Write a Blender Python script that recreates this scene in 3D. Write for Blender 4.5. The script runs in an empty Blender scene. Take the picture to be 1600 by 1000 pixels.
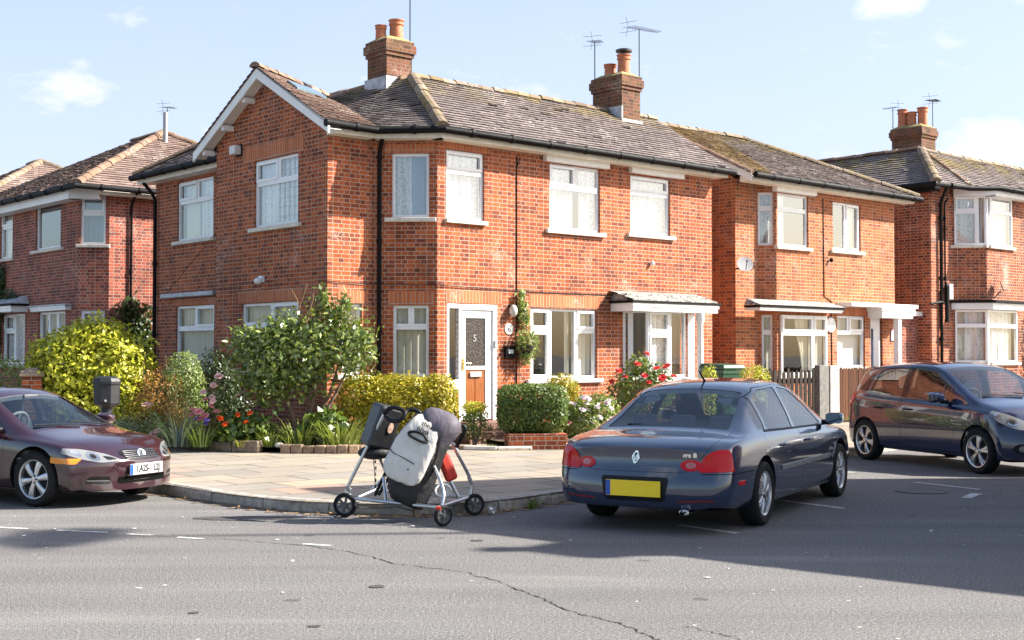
import bpy, bmesh, math, random
import numpy as np
from math import sin, cos, pi, radians, sqrt, atan2
from mathutils import Vector, Matrix
from mathutils.bvhtree import BVHTree
sc = bpy.context.scene
COL = sc.collection
# ------------------------------------------------------------------ camera
cam = bpy.data.cameras.new("camera"); camo = bpy.data.objects.new("camera", cam); COL.objects.link(camo)
cam.sensor_width = 36.0; cam.lens = 45.63; cam.clip_start = 0.1; cam.clip_end = 3000
camo.location = (0, 0, 1.58); camo.rotation_euler = (radians(90 + 1.553), 0, 0)
sc.camera = camo
# ------------------------------------------------------------------ sun and sky
SUN_H = Vector((0.998, 0.06)); SUN_EL = radians(36.5)
SUN_AZ = atan2(SUN_H.x, SUN_H.y)
sl = bpy.data.lights.new("sun", "SUN"); so = bpy.data.objects.new("sun", sl); COL.objects.link(so)
sl.energy = 5.0; sl.angle = radians(0.5); sl.color = (1.0, 0.94, 0.84)
sdir = Vector((sin(SUN_AZ) * cos(SUN_EL), cos(SUN_AZ) * cos(SUN_EL), sin(SUN_EL)))
so.rotation_euler = sdir.to_track_quat('Z', 'Y').to_euler()
wd = bpy.data.worlds.new("World"); sc.world = wd; wd.use_nodes = True
nt = wd.node_tree; nt.nodes.clear()
def wn(t, **k):
    n = nt.nodes.new(t)
    for a, b in k.items(): setattr(n, a, b)
    return n
sky = wn('ShaderNodeTexSky', sky_type='NISHITA', sun_disc=False, sun_elevation=SUN_EL, sun_rotation=SUN_AZ,
         altitude=20, air_density=1.0, dust_density=2.2, ozone_density=1.4)
bg = wn('ShaderNodeBackground'); bg.inputs[1].default_value = 0.09
wo = wn('ShaderNodeOutputWorld')
tcw = wn('ShaderNodeTexCoord')
def wmath(op, a, b=None):
    n = wn('ShaderNodeMath', operation=op)
    for i, q in enumerate((a, b)):
        if q is None: continue
        if hasattr(q, 'links'): nt.links.new(q, n.inputs[i])
        else: n.inputs[i].default_value = q
    return n.outputs[0]
# clouds: a few fair-weather clouds and thin veils, placed by sky direction
mpw = wn('ShaderNodeMapping'); mpw.inputs['Scale'].default_value = (9, 9, 20)
nt.links.new(tcw.outputs['Generated'], mpw.inputs[0])
noi = wn('ShaderNodeTexNoise'); noi.inputs['Scale'].default_value = 1.6; noi.inputs['Detail'].default_value = 7; noi.inputs['Roughness'].default_value = 0.62
nt.links.new(mpw.outputs[0], noi.inputs['Vector'])
cl_sum = None
for az, el, wid, amp in ((-18.3, 11.3, 2.7, .8), (16.3, 14.8, 1.5, .9), (20.6, 8.6, 2.6, 1.1), (21.0, 15.6, 2.4, .75), (-8, 11, 4.0, .25), (60, 25, 14, .9), (-70, 22, 16, .8), (150, 25, 18, .9), (-140, 30, 14, .8)):
    d = Vector((sin(radians(az)) * cos(radians(el)), cos(radians(az)) * cos(radians(el)), sin(radians(el))))
    dv = wn('ShaderNodeVectorMath', operation='SUBTRACT'); dv.inputs[1].default_value = d
    nt.links.new(tcw.outputs['Generated'], dv.inputs[0])
    sv = wn('ShaderNodeVectorMath', operation='MULTIPLY'); sv.inputs[1].default_value = (1, 1, 1.9); nt.links.new(dv.outputs[0], sv.inputs[0])
    ln = wn('ShaderNodeVectorMath', operation='LENGTH'); nt.links.new(sv.outputs[0], ln.inputs[0])
    q = wmath('DIVIDE', ln.outputs['Value'], sin(radians(wid)) * 1.3)
    q = wmath('MULTIPLY', wmath('MAXIMUM', wmath('SUBTRACT', 1.0, q), 0.0), amp)
    cl_sum = q if cl_sum is None else wmath('MAXIMUM', cl_sum, q)
cm = wmath('MULTIPLY', wmath('SUBTRACT', wmath('ADD', wmath('MULTIPLY', noi.outputs[0], 2.3), cl_sum), 1.42), 1.9)
sepw = wn('ShaderNodeSeparateXYZ'); nt.links.new(tcw.outputs['Generated'], sepw.inputs[0])
# thin bright haze low in the north, behind the houses
veil = wmath('MULTIPLY', wmath('MAXIMUM', wmath('SUBTRACT', 1.0, wmath('MULTIPLY', wmath('ABSOLUTE', sepw.outputs['Z']), 1.7)), 0.0), wmath('MAXIMUM', wmath('MULTIPLY', wmath('SUBTRACT', sepw.outputs['Y'], 0.35), 1.6), 0.0))
veil = wmath('MULTIPLY', veil, wmath('ADD', 0.85, wmath('MULTIPLY', noi.outputs[0], 0.25)))
cmx = wn('ShaderNodeClamp'); nt.links.new(cm, cmx.inputs[0]); cmx.inputs['Max'].default_value = 0.9
vcl = wn('ShaderNodeClamp'); nt.links.new(veil, vcl.inputs[0])
mixv = wn('ShaderNodeMixRGB'); nt.links.new(vcl.outputs[0], mixv.inputs[0]); nt.links.new(sky.outputs[0], mixv.inputs[1]); mixv.inputs[2].default_value = (3.2, 3.6, 4.7, 1)
mixw = wn('ShaderNodeMixRGB'); nt.links.new(cmx.outputs[0], mixw.inputs[0]); nt.links.new(mixv.outputs[0], mixw.inputs[1])
mixw.inputs[2].default_value = (4.5, 4.55, 4.6, 1)
nt.links.new(mixw.outputs[0], bg.inputs[0]); nt.links.new(bg.outputs[0], wo.inputs[0])
sc.view_settings.view_transform = 'Standard'; sc.view_settings.look = 'None'
sc.view_settings.exposure = 1.5; sc.view_settings.gamma = 1.0
sc.cycles.max_bounces = 7; sc.cycles.transparent_max_bounces = 16
# ------------------------------------------------------------------ helpers
def tag(o, label=None, cat=None, group=None, kind=None):
    if label: o['label'] = label
    if cat: o['category'] = cat
    if group: o['group'] = group
    if kind: o['kind'] = kind
    return o
def thing(name, label, cat, loc=(0, 0, 0), rz=0.0, group=None):
    o = bpy.data.objects.new(name, None); COL.objects.link(o); o.empty_display_size = .2
    o.location = loc; o.rotation_euler = (0, 0, rz)
    return tag(o, label, cat, group)
def copy_tree(o, parent=None):
    c = o.copy(); COL.objects.link(c)
    if parent is not None: c.parent = parent
    for ch in list(o.children): copy_tree(ch, c)
    return c
def frame(origin, ang):
    """x along the wall, y into the wall, z up; outward is -y"""
    return Matrix.Translation(Vector(origin)) @ Matrix.Rotation(ang, 4, 'Z')
class MB:
    def __init__(s): s.v = []; s.f = []; s.m = []; s.t = {}
    def add(s, vs, fs, mi=0, M=None, tint=None):
        b = len(s.v)
        for p in vs:
            p = Vector(p)
            s.v.append(M @ p if M is not None else p)
        for f in fs:
            if tint is not None: s.t[len(s.f)] = tint
            s.f.append([b + i for i in f]); s.m.append(mi)
    def quad(s, a, b, c, d, mi=0, M=None, tint=None): s.add([a, b, c, d], [(0, 1, 2, 3)], mi, M, tint)
    def box(s, x0, x1, y0, y1, z0, z1, mi=0, M=None, tint=None):
        s.add([(x0, y0, z0), (x1, y0, z0), (x1, y1, z0), (x0, y1, z0), (x0, y0, z1), (x1, y0, z1), (x1, y1, z1), (x0, y1, z1)],
              [(0, 3, 2, 1), (4, 5, 6, 7), (0, 1, 5, 4), (1, 2, 6, 5), (2, 3, 7, 6), (3, 0, 4, 7)], mi, M, tint)
    def prism(s, poly, z0, z1, mi=0, M=None, axis='z'):
        """poly CCW in (x,y); axis 'z' extrudes up; 'y' means poly is in (x,z)"""
        n = len(poly)
        if axis == 'z': lo = [(x, y, z0) for x, y in poly]; hi = [(x, y, z1) for x, y in poly]
        elif axis == 'y': lo = [(x, z1, y) for x, y in poly]; hi = [(x, z0, y) for x, y in poly]
        else: lo = [(z0, x, y) for x, y in poly]; hi = [(z1, x, y) for x, y in poly]
        s.add(lo + hi, [tuple(range(n - 1, -1, -1)), tuple(range(n, 2 * n))] + [(i, (i + 1) % n, n + (i + 1) % n, n + i) for i in range(n)], mi, M)
    def tube(s, path, r, n=8, mi=0, M=None, caps=True, closed=False):
        P = [Vector(p) for p in path]; R = r if hasattr(r, '__len__') else [r] * len(P)
        vs = []; fs = []; up = None
        for i, p in enumerate(P):
            if closed: d = P[(i + 1) % len(P)] - P[i - 1]
            else: d = (P[min(i + 1, len(P) - 1)] - P[max(i - 1, 0)])
            d.normalize()
            if up is None:
                up = Vector((0, 0, 1)) if abs(d.z) < .9 else Vector((1, 0, 0))
            a = d.cross(up)
            if a.length < 1e-5: a = d.orthogonal()
            a.normalize(); b = a.cross(d); b.normalize(); up = b
            for k in range(n):
                t = 2 * pi * k / n; vs.append(p + a * (cos(t) * R[i]) + b * (sin(t) * R[i]))
        L = len(P)
        for i in range(L if closed else L - 1):
            j = (i + 1) % L
            for k in range(n): fs.append((i * n + k, j * n + k, j * n + (k + 1) % n, i * n + (k + 1) % n))
        if caps and not closed:
            fs.append(tuple(range(n))); fs.append(tuple(range((L - 1) * n + n - 1, (L - 1) * n - 1, -1)))
        s.add(vs, fs, mi, M)
    def lathe(s, prof, n=24, mi=0, M=None, closed=False):
        """prof: list of (r,z) from bottom to top, outside on the right"""
        vs = []; fs = []; L = len(prof)
        for r, z in prof:
            for k in range(n):
                t = 2 * pi * k / n; vs.append((r * cos(t), r * sin(t), z))
        for i in range(L if closed else L - 1):
            j = (i + 1) % L
            for k in range(n): fs.append((i * n + k, i * n + (k + 1) % n, j * n + (k + 1) % n, j * n + k))
        if not closed:
            if prof[0][0] > 1e-4: fs.append(tuple(range(n - 1, -1, -1)))
            if prof[-1][0] > 1e-4: fs.append(tuple(range((L - 1) * n, L * n)))
        s.add(vs, fs, mi, M)
    def ball(s, c, r, nu=12, nv=8, mi=0, M=None, rot=None):
        r = r if hasattr(r, '__len__') else (r, r, r); vs = []; fs = []
        for i in range(nv + 1):
            a = pi * i / nv - pi / 2
            for k in range(nu):
                t = 2 * pi * k / nu; p = Vector((r[0] * cos(a) * cos(t), r[1] * cos(a) * sin(t), r[2] * sin(a)))
                if rot is not None: p = rot @ p
                vs.append(Vector(c) + p)
        for i in range(nv):
            for k in range(nu): fs.append((i * nu + k, i * nu + (k + 1) % nu, (i + 1) * nu + (k + 1) % nu, (i + 1) * nu + k))
        s.add(vs, fs, mi, M)
    def build(s, name, mats, parent=None, smooth=None, bevel=0, loc=None):
        me = bpy.data.meshes.new(name)
        me.from_pydata([tuple(p) for p in s.v], [], s.f)
        if not isinstance(mats, (list, tuple)): mats = [mats]
        for m in mats: me.materials.append(m)
        me.polygons.foreach_set('material_index', s.m)
        uv = me.uv_layers.new(name='UVMap'); me.update()
        co = np.empty(len(me.vertices) * 3, 'f'); me.vertices.foreach_get('co', co); co = co.reshape(-1, 3)
        li = np.empty(len(me.loops), 'i'); me.loops.foreach_get('vertex_index', li)
        nr = np.empty(len(me.polygons) * 3, 'f'); me.polygons.foreach_get('normal', nr); nr = nr.reshape(-1, 3)
        tot = np.empty(len(me.polygons), 'i'); me.polygons.foreach_get('loop_total', tot)
        N = np.repeat(nr, tot, axis=0)[:len(li)]; Pp = co[li]
        T = np.stack([-N[:, 1], N[:, 0], np.zeros(len(N))], 1); l = np.linalg.norm(T, axis=1)
        flat = l < .05; T[flat] = (1, 0, 0); l[flat] = 1; T /= l[:, None]
        Wv = np.cross(N, T); Wv[flat] = (0, 1, 0)
        uv.data.foreach_set('uv', np.stack([(Pp * T).sum(1), (Pp * Wv).sum(1)], 1).astype('f').ravel())
        if s.t:
            at = me.attributes.new('tint', 'FLOAT', 'FACE')
            at.data.foreach_set('value', [s.t.get(i, .5) for i in range(len(s.f))])
        if smooth is not None:
            me.polygons.foreach_set('use_smooth', [True] * len(me.polygons))
            me.set_sharp_from_angle(angle=radians(smooth))
        o = bpy.data.objects.new(name, me); COL.objects.link(o)
        if parent is not None: o.parent = parent
        if loc is not None: o.location = loc
        if bevel:
            bv = o.modifiers.new('bevel', 'BEVEL'); bv.width = bevel; bv.segments = 2; bv.limit_method = 'ANGLE'; bv.angle_limit = radians(40)
            bv.harden_normals = False
        return o
# ------------------------------------------------------------------ materials
MATS = {}
class NT:
    def __init__(s, name):
        s.mat = bpy.data.materials.new(name); s.mat.use_nodes = True; s.t = s.mat.node_tree; s.t.nodes.clear()
        s.out = s.n('ShaderNodeOutputMaterial')
    def n(s, t, **k):
        n = s.t.nodes.new(t)
        for a, b in k.items():
            if a == 'i':
                for q, w in b.items(): s.set(n.inputs[q], w)
            else: setattr(n, a, b)
        return n
    def set(s, sock, w):
        if hasattr(w, 'is_output'): s.t.links.new(w, sock)
        elif isinstance(w, (tuple, list)) and len(w) == 3 and sock.type == 'RGBA': sock.default_value = (*w, 1)
        else: sock.default_value = w
    def math(s, op, a, b=0., c=None):
        n = s.n('ShaderNodeMath', operation=op); s.set(n.inputs[0], a); s.set(n.inputs[1], b)
        if c is not None: s.set(n.inputs[2], c)
        return n.outputs[0]
    def mix(s, f, a, b, mode='MIX'):
        n = s.n('ShaderNodeMixRGB', blend_type=mode); s.set(n.inputs[0], f); s.set(n.inputs[1], a); s.set(n.inputs[2], b); return n.outputs[0]
    def noise(s, vec, scale, detail=4, rough=.55, dist=0.):
        n = s.n('ShaderNodeTexNoise'); s.set(n.inputs['Vector'], vec); n.inputs['Scale'].default_value = scale
        n.inputs['Detail'].default_value = detail; n.inputs['Roughness'].default_value = rough; n.inputs['Distortion'].default_value = dist
        return n.outputs[0]
    def ramp(s, f, a, b, lo=0., hi=1.):
        n = s.n('ShaderNodeMapRange'); s.set(n.inputs[0], f); n.inputs[1].default_value = a; n.inputs[2].default_value = b
        n.inputs[3].default_value = lo; n.inputs[4].default_value = hi; return n.outputs[0]
    def cramp(s, f, stops):
        n = s.n('ShaderNodeValToRGB'); s.set(n.inputs[0], f); e = n.color_ramp.elements
        while len(e) < len(stops): e.new(.5)
        for q, (p, c) in zip(e, stops): q.position = p; q.color = (*c, 1)
        return n.outputs[0]
    def bump(s, h, st=.3, d=.01, nrm=None):
        n = s.n('ShaderNodeBump'); n.inputs['Strength'].default_value = st; n.inputs['Distance'].default_value = d; s.set(n.inputs['Height'], h)
        if nrm is not None: s.set(n.inputs['Normal'], nrm)
        return n.outputs[0]
    def bsdf(s, col, rough=.6, nrm=None, metal=0., spec=.5, **k):
        n = s.n('ShaderNodeBsdfPrincipled'); s.set(n.inputs['Base Color'], col); s.set(n.inputs['Roughness'], rough); s.set(n.inputs['Metallic'], metal)
        n.inputs['Specular IOR Level'].default_value = spec
        if nrm is not None: s.set(n.inputs['Normal'], nrm)
        for a, b in k.items(): s.set(n.inputs[a.replace('_', ' ')], b)
        return n.outputs[0]
    def schlick(s, f0):
        lw = s.n('ShaderNodeLayerWeight'); lw.inputs[0].default_value = .5
        return s.math('ADD', f0, s.math('MULTIPLY', 1 - f0, s.math('POWER', lw.outputs['Facing'], 5.)))
    def done(s, sh): s.t.links.new(sh, s.out.inputs[0]); return s.mat
    def uv(s): return s.n('ShaderNodeUVMap', uv_map='UVMap').outputs[0]
    def obj(s): return s.n('ShaderNodeTexCoord').outputs['Object']
    def attr(s, a): return s.n('ShaderNodeAttribute', attribute_name=a).outputs['Fac']
def simple(name, col, rough=.5, metal=0., noise=.12, nscale=6, spec=.5, bump=0., **k):
    if name in MATS: return MATS[name]
    t = NT(name); ob = t.obj(); a = t.noise(ob, nscale, 5)
    c = t.mix(t.ramp(a, .3, .7), tuple(x * (1 - noise) for x in col), tuple(min(1, x * (1 + noise)) for x in col))
    nrm = t.bump(t.noise(ob, nscale * 8, 3), bump, .01) if bump else None
    r = t.ramp(t.noise(ob, nscale * 2.3, 3), .3, .7, max(0., rough - .06), min(1., rough + .06))
    MATS[name] = t.done(t.bsdf(c, r, nrm, metal, spec, **k)); return MATS[name]
def brick_mat(name, bright, dark, mortar, weather=.35, seed=0., bw=.175, rh=.071, soldier=False, moss=0.):
    t = NT(name); uv = t.uv()
    mp = t.n('ShaderNodeMapping'); t.set(mp.inputs[0], uv); mp.inputs['Location'].default_value = (seed, seed * .31, 0)
    base = mp.outputs[0]
    wob = t.n('ShaderNodeTexNoise'); t.set(wob.inputs['Vector'], base); wob.inputs['Scale'].default_value = 9; wob.inputs['Detail'].default_value = 3
    off = t.n('ShaderNodeVectorMath', operation='MULTIPLY_ADD'); t.set(off.inputs[0], wob.outputs['Color']); off.inputs[1].default_value = (.02, .014, 0); t.set(off.inputs[2], base)
    b = t.n('ShaderNodeTexBrick'); t.set(b.inputs['Vector'], off.outputs[0])
    b.inputs['Scale'].default_value = 1; b.inputs['Brick Width'].default_value = bw; b.inputs['Row Height'].default_value = rh
    b.inputs['Mortar Size'].default_value = .0066; b.inputs['Mortar Smooth'].default_value = .25; b.inputs['Bias'].default_value = 0
    b.offset = .0 if soldier else .5; b.offset_frequency = 2; b.squash = 1 if soldier else .62; b.squash_frequency = 2
    b.inputs['Color1'].default_value = (0, 0, 0, 1); b.inputs['Color2'].default_value = (1, 1, 1, 1); b.inputs['Mortar'].default_value = (.5, .5, .5, 1)
    rnd = b.outputs['Color']
    big = t.noise(base, .55, 5, .6); mid = t.noise(base, 2.3, 6, .65); fine = t.noise(base, 38, 4, .6)
    c = t.cramp(t.math('ADD', t.math('MULTIPLY', rnd, .72), t.math('MULTIPLY', fine, .3)),
                [(.05, dark), (.3, tuple(.45 * a + .55 * d for a, d in zip(bright, dark))), (.62, bright), (1., tuple(min(1, a * 1.16 + .015) for a in bright))])
    c = t.mix(t.ramp(t.noise(base, .32, 4, .6), .38, .62, 0., .38), c, t.mix(1., c, (.72, .66, .70), 'MULTIPLY'))
    # sooty patches and darker burnt bricks
    c = t.mix(t.ramp(t.math('ADD', mid, t.math('MULTIPLY', big, .6)), .78, 1.02, 0., weather * 1.25), c, tuple(d * .62 for d in dark))
    c = t.mix(t.math('MULTIPLY', t.math('GREATER_THAN', t.noise(rnd, 371, 0), .68), .35 * min(1, weather * 2)), c, tuple(d * .6 for d in dark))
    mo = t.mix(t.ramp(mid, .35, .7), mortar, tuple(m * .62 for m in mortar))
    c = t.mix(b.outputs['Fac'], c, mo)
    # pale lime bloom in patches
    ef = t.ramp(t.math('MULTIPLY', t.noise(base, 1.0, 7, .72, .4), t.ramp(fine, .3, .7, .7, 1.2)), .57, .71, 0., .6)
    c = t.mix(ef, c, (.62, .52, .46))
    if moss: c = t.mix(t.ramp(t.math('ADD', t.noise(base, 2.6, 6, .7), t.math('MULTIPLY', fine, .25)), .52, .76, 0., moss), c, (.20, .165, .035))
    h = t.math('ADD', t.math('MULTIPLY', t.math('SUBTRACT', 1., b.outputs['Fac']), 1.), t.math('MULTIPLY', fine, .35))
    MATS[name] = t.done(t.bsdf(c, .86, t.bump(h, .55, .012), 0, .25)); return MATS[name]
def leaf_mat(name, stops, trans=.3, rough=.42, spec=.45):
    t = NT(name); a = t.attr('tint'); g = t.noise(t.obj(), 2.2, 3)
    c = t.cramp(t.math('ADD', t.math('MULTIPLY', a, .8), t.math('MULTIPLY', g, .25)), stops)
    p = t.bsdf(c, rough, None, 0, spec)
    tr = t.n('ShaderNodeBsdfTranslucent'); t.set(tr.inputs[0], t.mix(.5, c, (.25, .32, .02)))
    mx = t.n('ShaderNodeMixShader'); mx.inputs[0].default_value = trans; t.set(mx.inputs[1], p); t.set(mx.inputs[2], tr.outputs[0])
    MATS[name] = t.done(mx.outputs[0]); return MATS[name]
def glass_mat(name, tint=(.97, .98, .98), refl=(.95, .97, 1.), f0=.10, wave=.004):
    t = NT(name)
    nrm = t.bump(t.noise(t.obj(), 1.7, 2), wave * 10, .02)
    gl = t.n('ShaderNodeBsdfGlossy'); t.set(gl.inputs[0], refl); gl.inputs['Roughness'].default_value = .015; t.set(gl.inputs['Normal'], nrm)
    tr = t.n('ShaderNodeBsdfTransparent'); t.set(tr.inputs[0], tint)
    mx = t.n('ShaderNodeMixShader'); t.set(mx.inputs[0], t.schlick(f0 + .04)); t.set(mx.inputs[1], tr.outputs[0]); t.set(mx.inputs[2], gl.outputs[0])
    MATS[name] = t.done(mx.outputs[0]); return MATS[name]
BRICK = brick_mat('red_brick', (.415, .098, .028), (.135, .036, .024), (.50, .375, .29), .5)
BRICK_2 = brick_mat('orange_brick', (.44, .125, .036), (.17, .05, .027), (.50, .375, .28), .3, 5.1)
BRICK_3 = brick_mat('mottled_brick', (.38, .095, .03), (.10, .03, .022), (.54, .41, .33), .75, 9.3)
BRICK_DARK = brick_mat('dark_red_brick', (.34, .085, .046), (.11, .034, .027), (.44, .345, .30), .55, 3.7)
BRICK_RUB = brick_mat('rubbed_brick', (.52, .16, .06), (.40, .115, .05), (.48, .38, .30), .12, 1.3, .072, .26, True)
BRICK_CH = brick_mat('chimney_brick', (.185, .060, .034), (.06, .030, .022), (.22, .175, .135), .6, 7.9, moss=.18)
UPVC = simple('white_upvc', (.82, .83, .84), .28, noise=.03, nscale=2)
CREAM = simple('cream_paint', (.74, .69, .58), .5, noise=.12, nscale=4)
WHITE = simple('white_paint', (.80, .79, .76), .45, noise=.06, nscale=4)
STONE = simple('cast_stone', (.66, .61, .53), .8, noise=.2, nscale=9, bump=.25)
BLACKP = simple('black_plastic', (.007, .007, .008), .6, noise=.3, spec=.15)
LEAD = simple('lead_sheet', (.42, .44, .47), .55, noise=.35, nscale=7, bump=.15)
GLASS = glass_mat('window_glass', f0=.18)
GLASS_D = glass_mat('ground_floor_glass', f0=.04)
LACE = None
def curtain_mat(name, col, holes=0.):
    t = NT(name); uv = t.uv()
    d = t.n('ShaderNodeBsdfDiffuse'); t.set(d.inputs[0], col)
    tr = t.n('ShaderNodeBsdfTranslucent'); t.set(tr.inputs[0], col)
    m = t.n('ShaderNodeMixShader'); m.inputs[0].default_value = .35; t.set(m.inputs[1], d.outputs[0]); t.set(m.inputs[2], tr.outputs[0])
    if holes:
        v = t.n('ShaderNodeTexVoronoi'); t.set(v.inputs[0], t.obj()); v.inputs['Scale'].default_value = 26
        wv = t.n('ShaderNodeTexNoise'); mpp = t.n('ShaderNodeMapping'); mpp.inputs['Scale'].default_value = (11, 11, .5); t.set(mpp.inputs[0], t.obj()); t.set(wv.inputs[0], mpp.outputs[0]); wv.inputs['Scale'].default_value = 1.; wv.inputs['Detail'].default_value = 3
        h = t.math('MULTIPLY', t.math('ADD', t.ramp(v.outputs[0], .3, .7, .25, 1.), 0.), t.ramp(wv.outputs[0], .38, .62, 0., holes))
        tp = t.n('ShaderNodeBsdfTransparent'); m2 = t.n('ShaderNodeMixShader'); t.set(m2.inputs[0], h); t.set(m2.inputs[1], m.outputs[0]); t.set(m2.inputs[2], tp.outputs[0]); m = m2
    MATS[name] = t.done(m.outputs[0]); return MATS[name]
LACE = curtain_mat('lace_curtain', (.95, .95, .95), .6)
CURT = curtain_mat('cream_curtain', (.84, .80, .66))
BLIND = curtain_mat('white_blind', (.80, .81, .78))
CURT_D = curtain_mat('brown_curtain', (.25, .19, .14))
CURT_B = curtain_mat('blue_curtain', (.30, .42, .58))
def tile_mat(name, stops, moss=.25, mlo=.75, top=None):
    t = NT(name); a = t.attr('tint'); ob = t.obj()
    c = t.cramp(t.math('ADD', t.math('MULTIPLY', a, .75), t.math('MULTIPLY', t.noise(ob, 14, 4), .3)), stops)
    c = t.mix(t.ramp(t.noise(ob, 1.1, 6, .65), .48, .72, 0., .35), c, tuple(1.1 * x for x in stops[0][1]))
    c = t.mix(t.ramp(t.noise(ob, 5.5, 7, .75), .62, .72, 0., .22), c, (.42, .38, .33))
    c = t.mix(t.ramp(t.math('MULTIPLY', t.noise(ob, 26, 4, .6), t.ramp(t.noise(ob, .9, 3), .4, .6)), .56, .60, 0., .8), c, (.62, .60, .54))
    if moss: c = t.mix(t.ramp(t.math('ADD', t.noise(ob, 1.6, 6, .7), t.math('MULTIPLY', t.noise(ob, 17, 4), .3)), mlo, mlo + .16, 0., moss), c, (.25, .195, .05))
    if top:
        z = t.n('ShaderNodeSeparateXYZ'); t.set(z.inputs[0], ob)
        c = t.mix(t.math('MULTIPLY', t.ramp(z.outputs[2], top[0], top[1]), t.ramp(t.math('ADD', t.noise(ob, 1.3, 6, .7), t.math('MULTIPLY', t.noise(ob, 15, 4), .25)), .58, .74, 0., .75)), c, (.27, .205, .045))
    MATS[name] = t.done(t.bsdf(c, .85, t.bump(t.noise(ob, 60, 3), .35, .01), 0, .3)); return MATS[name]
TILE = tile_mat('brown_clay_tile', [(0., (.115, .095, .092)), (.4, (.185, .152, .146)), (.75, (.235, .195, .187)), (1., (.31, .265, .25))], .3, .75, (6.15, 6.6))
TILE_R = tile_mat('reddish_clay_tile', [(0., (.10, .068, .06)), (.4, (.20, .138, .118)), (.75, (.28, .20, .17)), (1., (.36, .27, .23))])
TILE_M = tile_mat('mossy_clay_tile', [(0., (.07, .05, .03)), (.4, (.17, .115, .06)), (.75, (.25, .17, .07)), (1., (.34, .25, .10))], .85)
RIDGE = tile_mat('ridge_tile', [(0., (.13, .075, .055)), (.4, (.21, .13, .09)), (.75, (.28, .18, .125)), (1., (.36, .255, .18))], .4, .68)
RIDGE_M = tile_mat('mossy_ridge_tile', [(0., (.11, .08, .06)), (.4, (.19, .14, .10)), (.75, (.25, .19, .135)), (1., (.32, .26, .18))], .5, .64)
POT = simple('terracotta', (.46, .16, .075), .7, noise=.25, nscale=9)
FLAUNCH = simple('mossy_mortar', (.30, .25, .10), .95, noise=.55, nscale=12, bump=.6)
# ------------------------------------------------------------------ house building
PHI = atan2(.6614, .75)
RND = random.Random(7)
def wall(mb, A, B, z0, z1, ops=(), mi=0, rev=.11, top=None):
    """outer face from A to B (outside on the right hand of A->B) with openings (t0,t1,z0,z1)"""
    A = Vector((*A, 0)); B = Vector((*B, 0)); d = (B - A); L = d.length; d.normalize(); n = Vector((d.y, -d.x, 0))
    ts = sorted({0., L} | {q for o in ops for q in o[:2]}); zs = sorted({z0, z1} | {q for o in ops for q in o[2:4]})
    P = lambda t, z, dep=0.: A + d * t - n * dep + Vector((0, 0, z))
    for i in range(len(ts) - 1):
        for j in range(len(zs) - 1):
            tm = (ts[i] + ts[i + 1]) / 2; zm = (zs[j] + zs[j + 1]) / 2
            if any(o[0] < tm < o[1] and o[2] < zm < o[3] for o in ops): continue
            mb.quad(P(ts[i], zs[j]), P(ts[i + 1], zs[j]), P(ts[i + 1], zs[j + 1]), P(ts[i], zs[j + 1]), mi)
    for a, b, c, e in [o[:4] for o in ops]:
        r = rev
        mb.quad(P(a, c), P(a, e), P(a, e, r), P(a, c, r), mi); mb.quad(P(b, c, r), P(b, e, r), P(b, e), P(b, c), mi)
        mb.quad(P(a, e), P(b, e), P(b, e, r), P(a, e, r), mi); mb.quad(P(a, c, r), P(b, c, r), P(b, c), P(a, c), mi)
    if top:   # gable polygon: list of (t,z)
        mb.add([P(t, z) for t, z in top], [tuple(range(len(top)))], mi)
def soldier(parent, A, ang, t0, t1, z0, z1, name='brick_lintel'):
    m = MB(); m.box(t0, t1, -.004, .05, z0, z1, 0, frame((*A, 0), ang)); return m.build(name, BRICK_RUB, parent)
def lights_frame(mb, lights, M, fw=.05, dep=.07, y0=.045):
    """lights: (x0,x1,z0,z1,sash)"""
    for x0, x1, z0, z1, sash in lights:
        yf = y0
        mb.box(x0, x1, yf, yf + dep, z0, z0 + fw, 0, M); mb.box(x0, x1, yf, yf + dep, z1 - fw, z1, 0, M)
        mb.box(x0, x0 + fw, yf, yf + dep, z0 + fw, z1 - fw, 0, M); mb.box(x1 - fw, x1, yf, yf + dep, z0 + fw, z1 - fw, 0, M)
        if sash:
            a0, a1, b0, b1 = x0 + fw * .55, x1 - fw * .55, z0 + fw * .55, z1 - fw * .55; s = .052
            ya, yb = yf - .018, yf + .045
            mb.box(a0, a1, ya, yb, b0, b0 + s, 0, M); mb.box(a0, a1, ya, yb, b1 - s, b1, 0, M)
            mb.box(a0, a0 + s, ya, yb, b0 + s, b1 - s, 0, M); mb.box(a1 - s, a1, ya, yb, b0 + s, b1 - s, 0, M)
def wavy(mb, x0, x1, z0, z1, y, amp=.025, wl=.13, M=None, seed=0, gather=0):
    n = max(8, int((x1 - x0) / .022)); nz = 6; r = random.Random(seed); ph = r.random() * 6; vs = []; fs = []
    for j in range(nz + 1):
        q = j / nz; z = z0 + (z1 - z0) * q
        for i in range(n + 1):
            f = i / n; x = x0 + (x1 - x0) * f
            if gather:   # tied back towards one side
                k = (1 - q) ** .7 * .6; xe = x0 if gather < 0 else x1; x = x + (xe - x) * k * min(1, 1.5 * (1 - q) + .1)
            yy = y + amp * (.6 + .4 * q) * sin(2 * pi * (x1 - x0) * f / wl + ph + .8 * sin(f * 7 + ph)) + amp * .3 * sin(f * 31)
            vs.append((x, yy, z))
    for j in range(nz):
        for i in range(n): fs.append((j * (n + 1) + i, j * (n + 1) + i + 1, (j + 1) * (n + 1) + i + 1, (j + 1) * (n + 1) + i))
    mb.add(vs, fs, 0, M)
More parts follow.
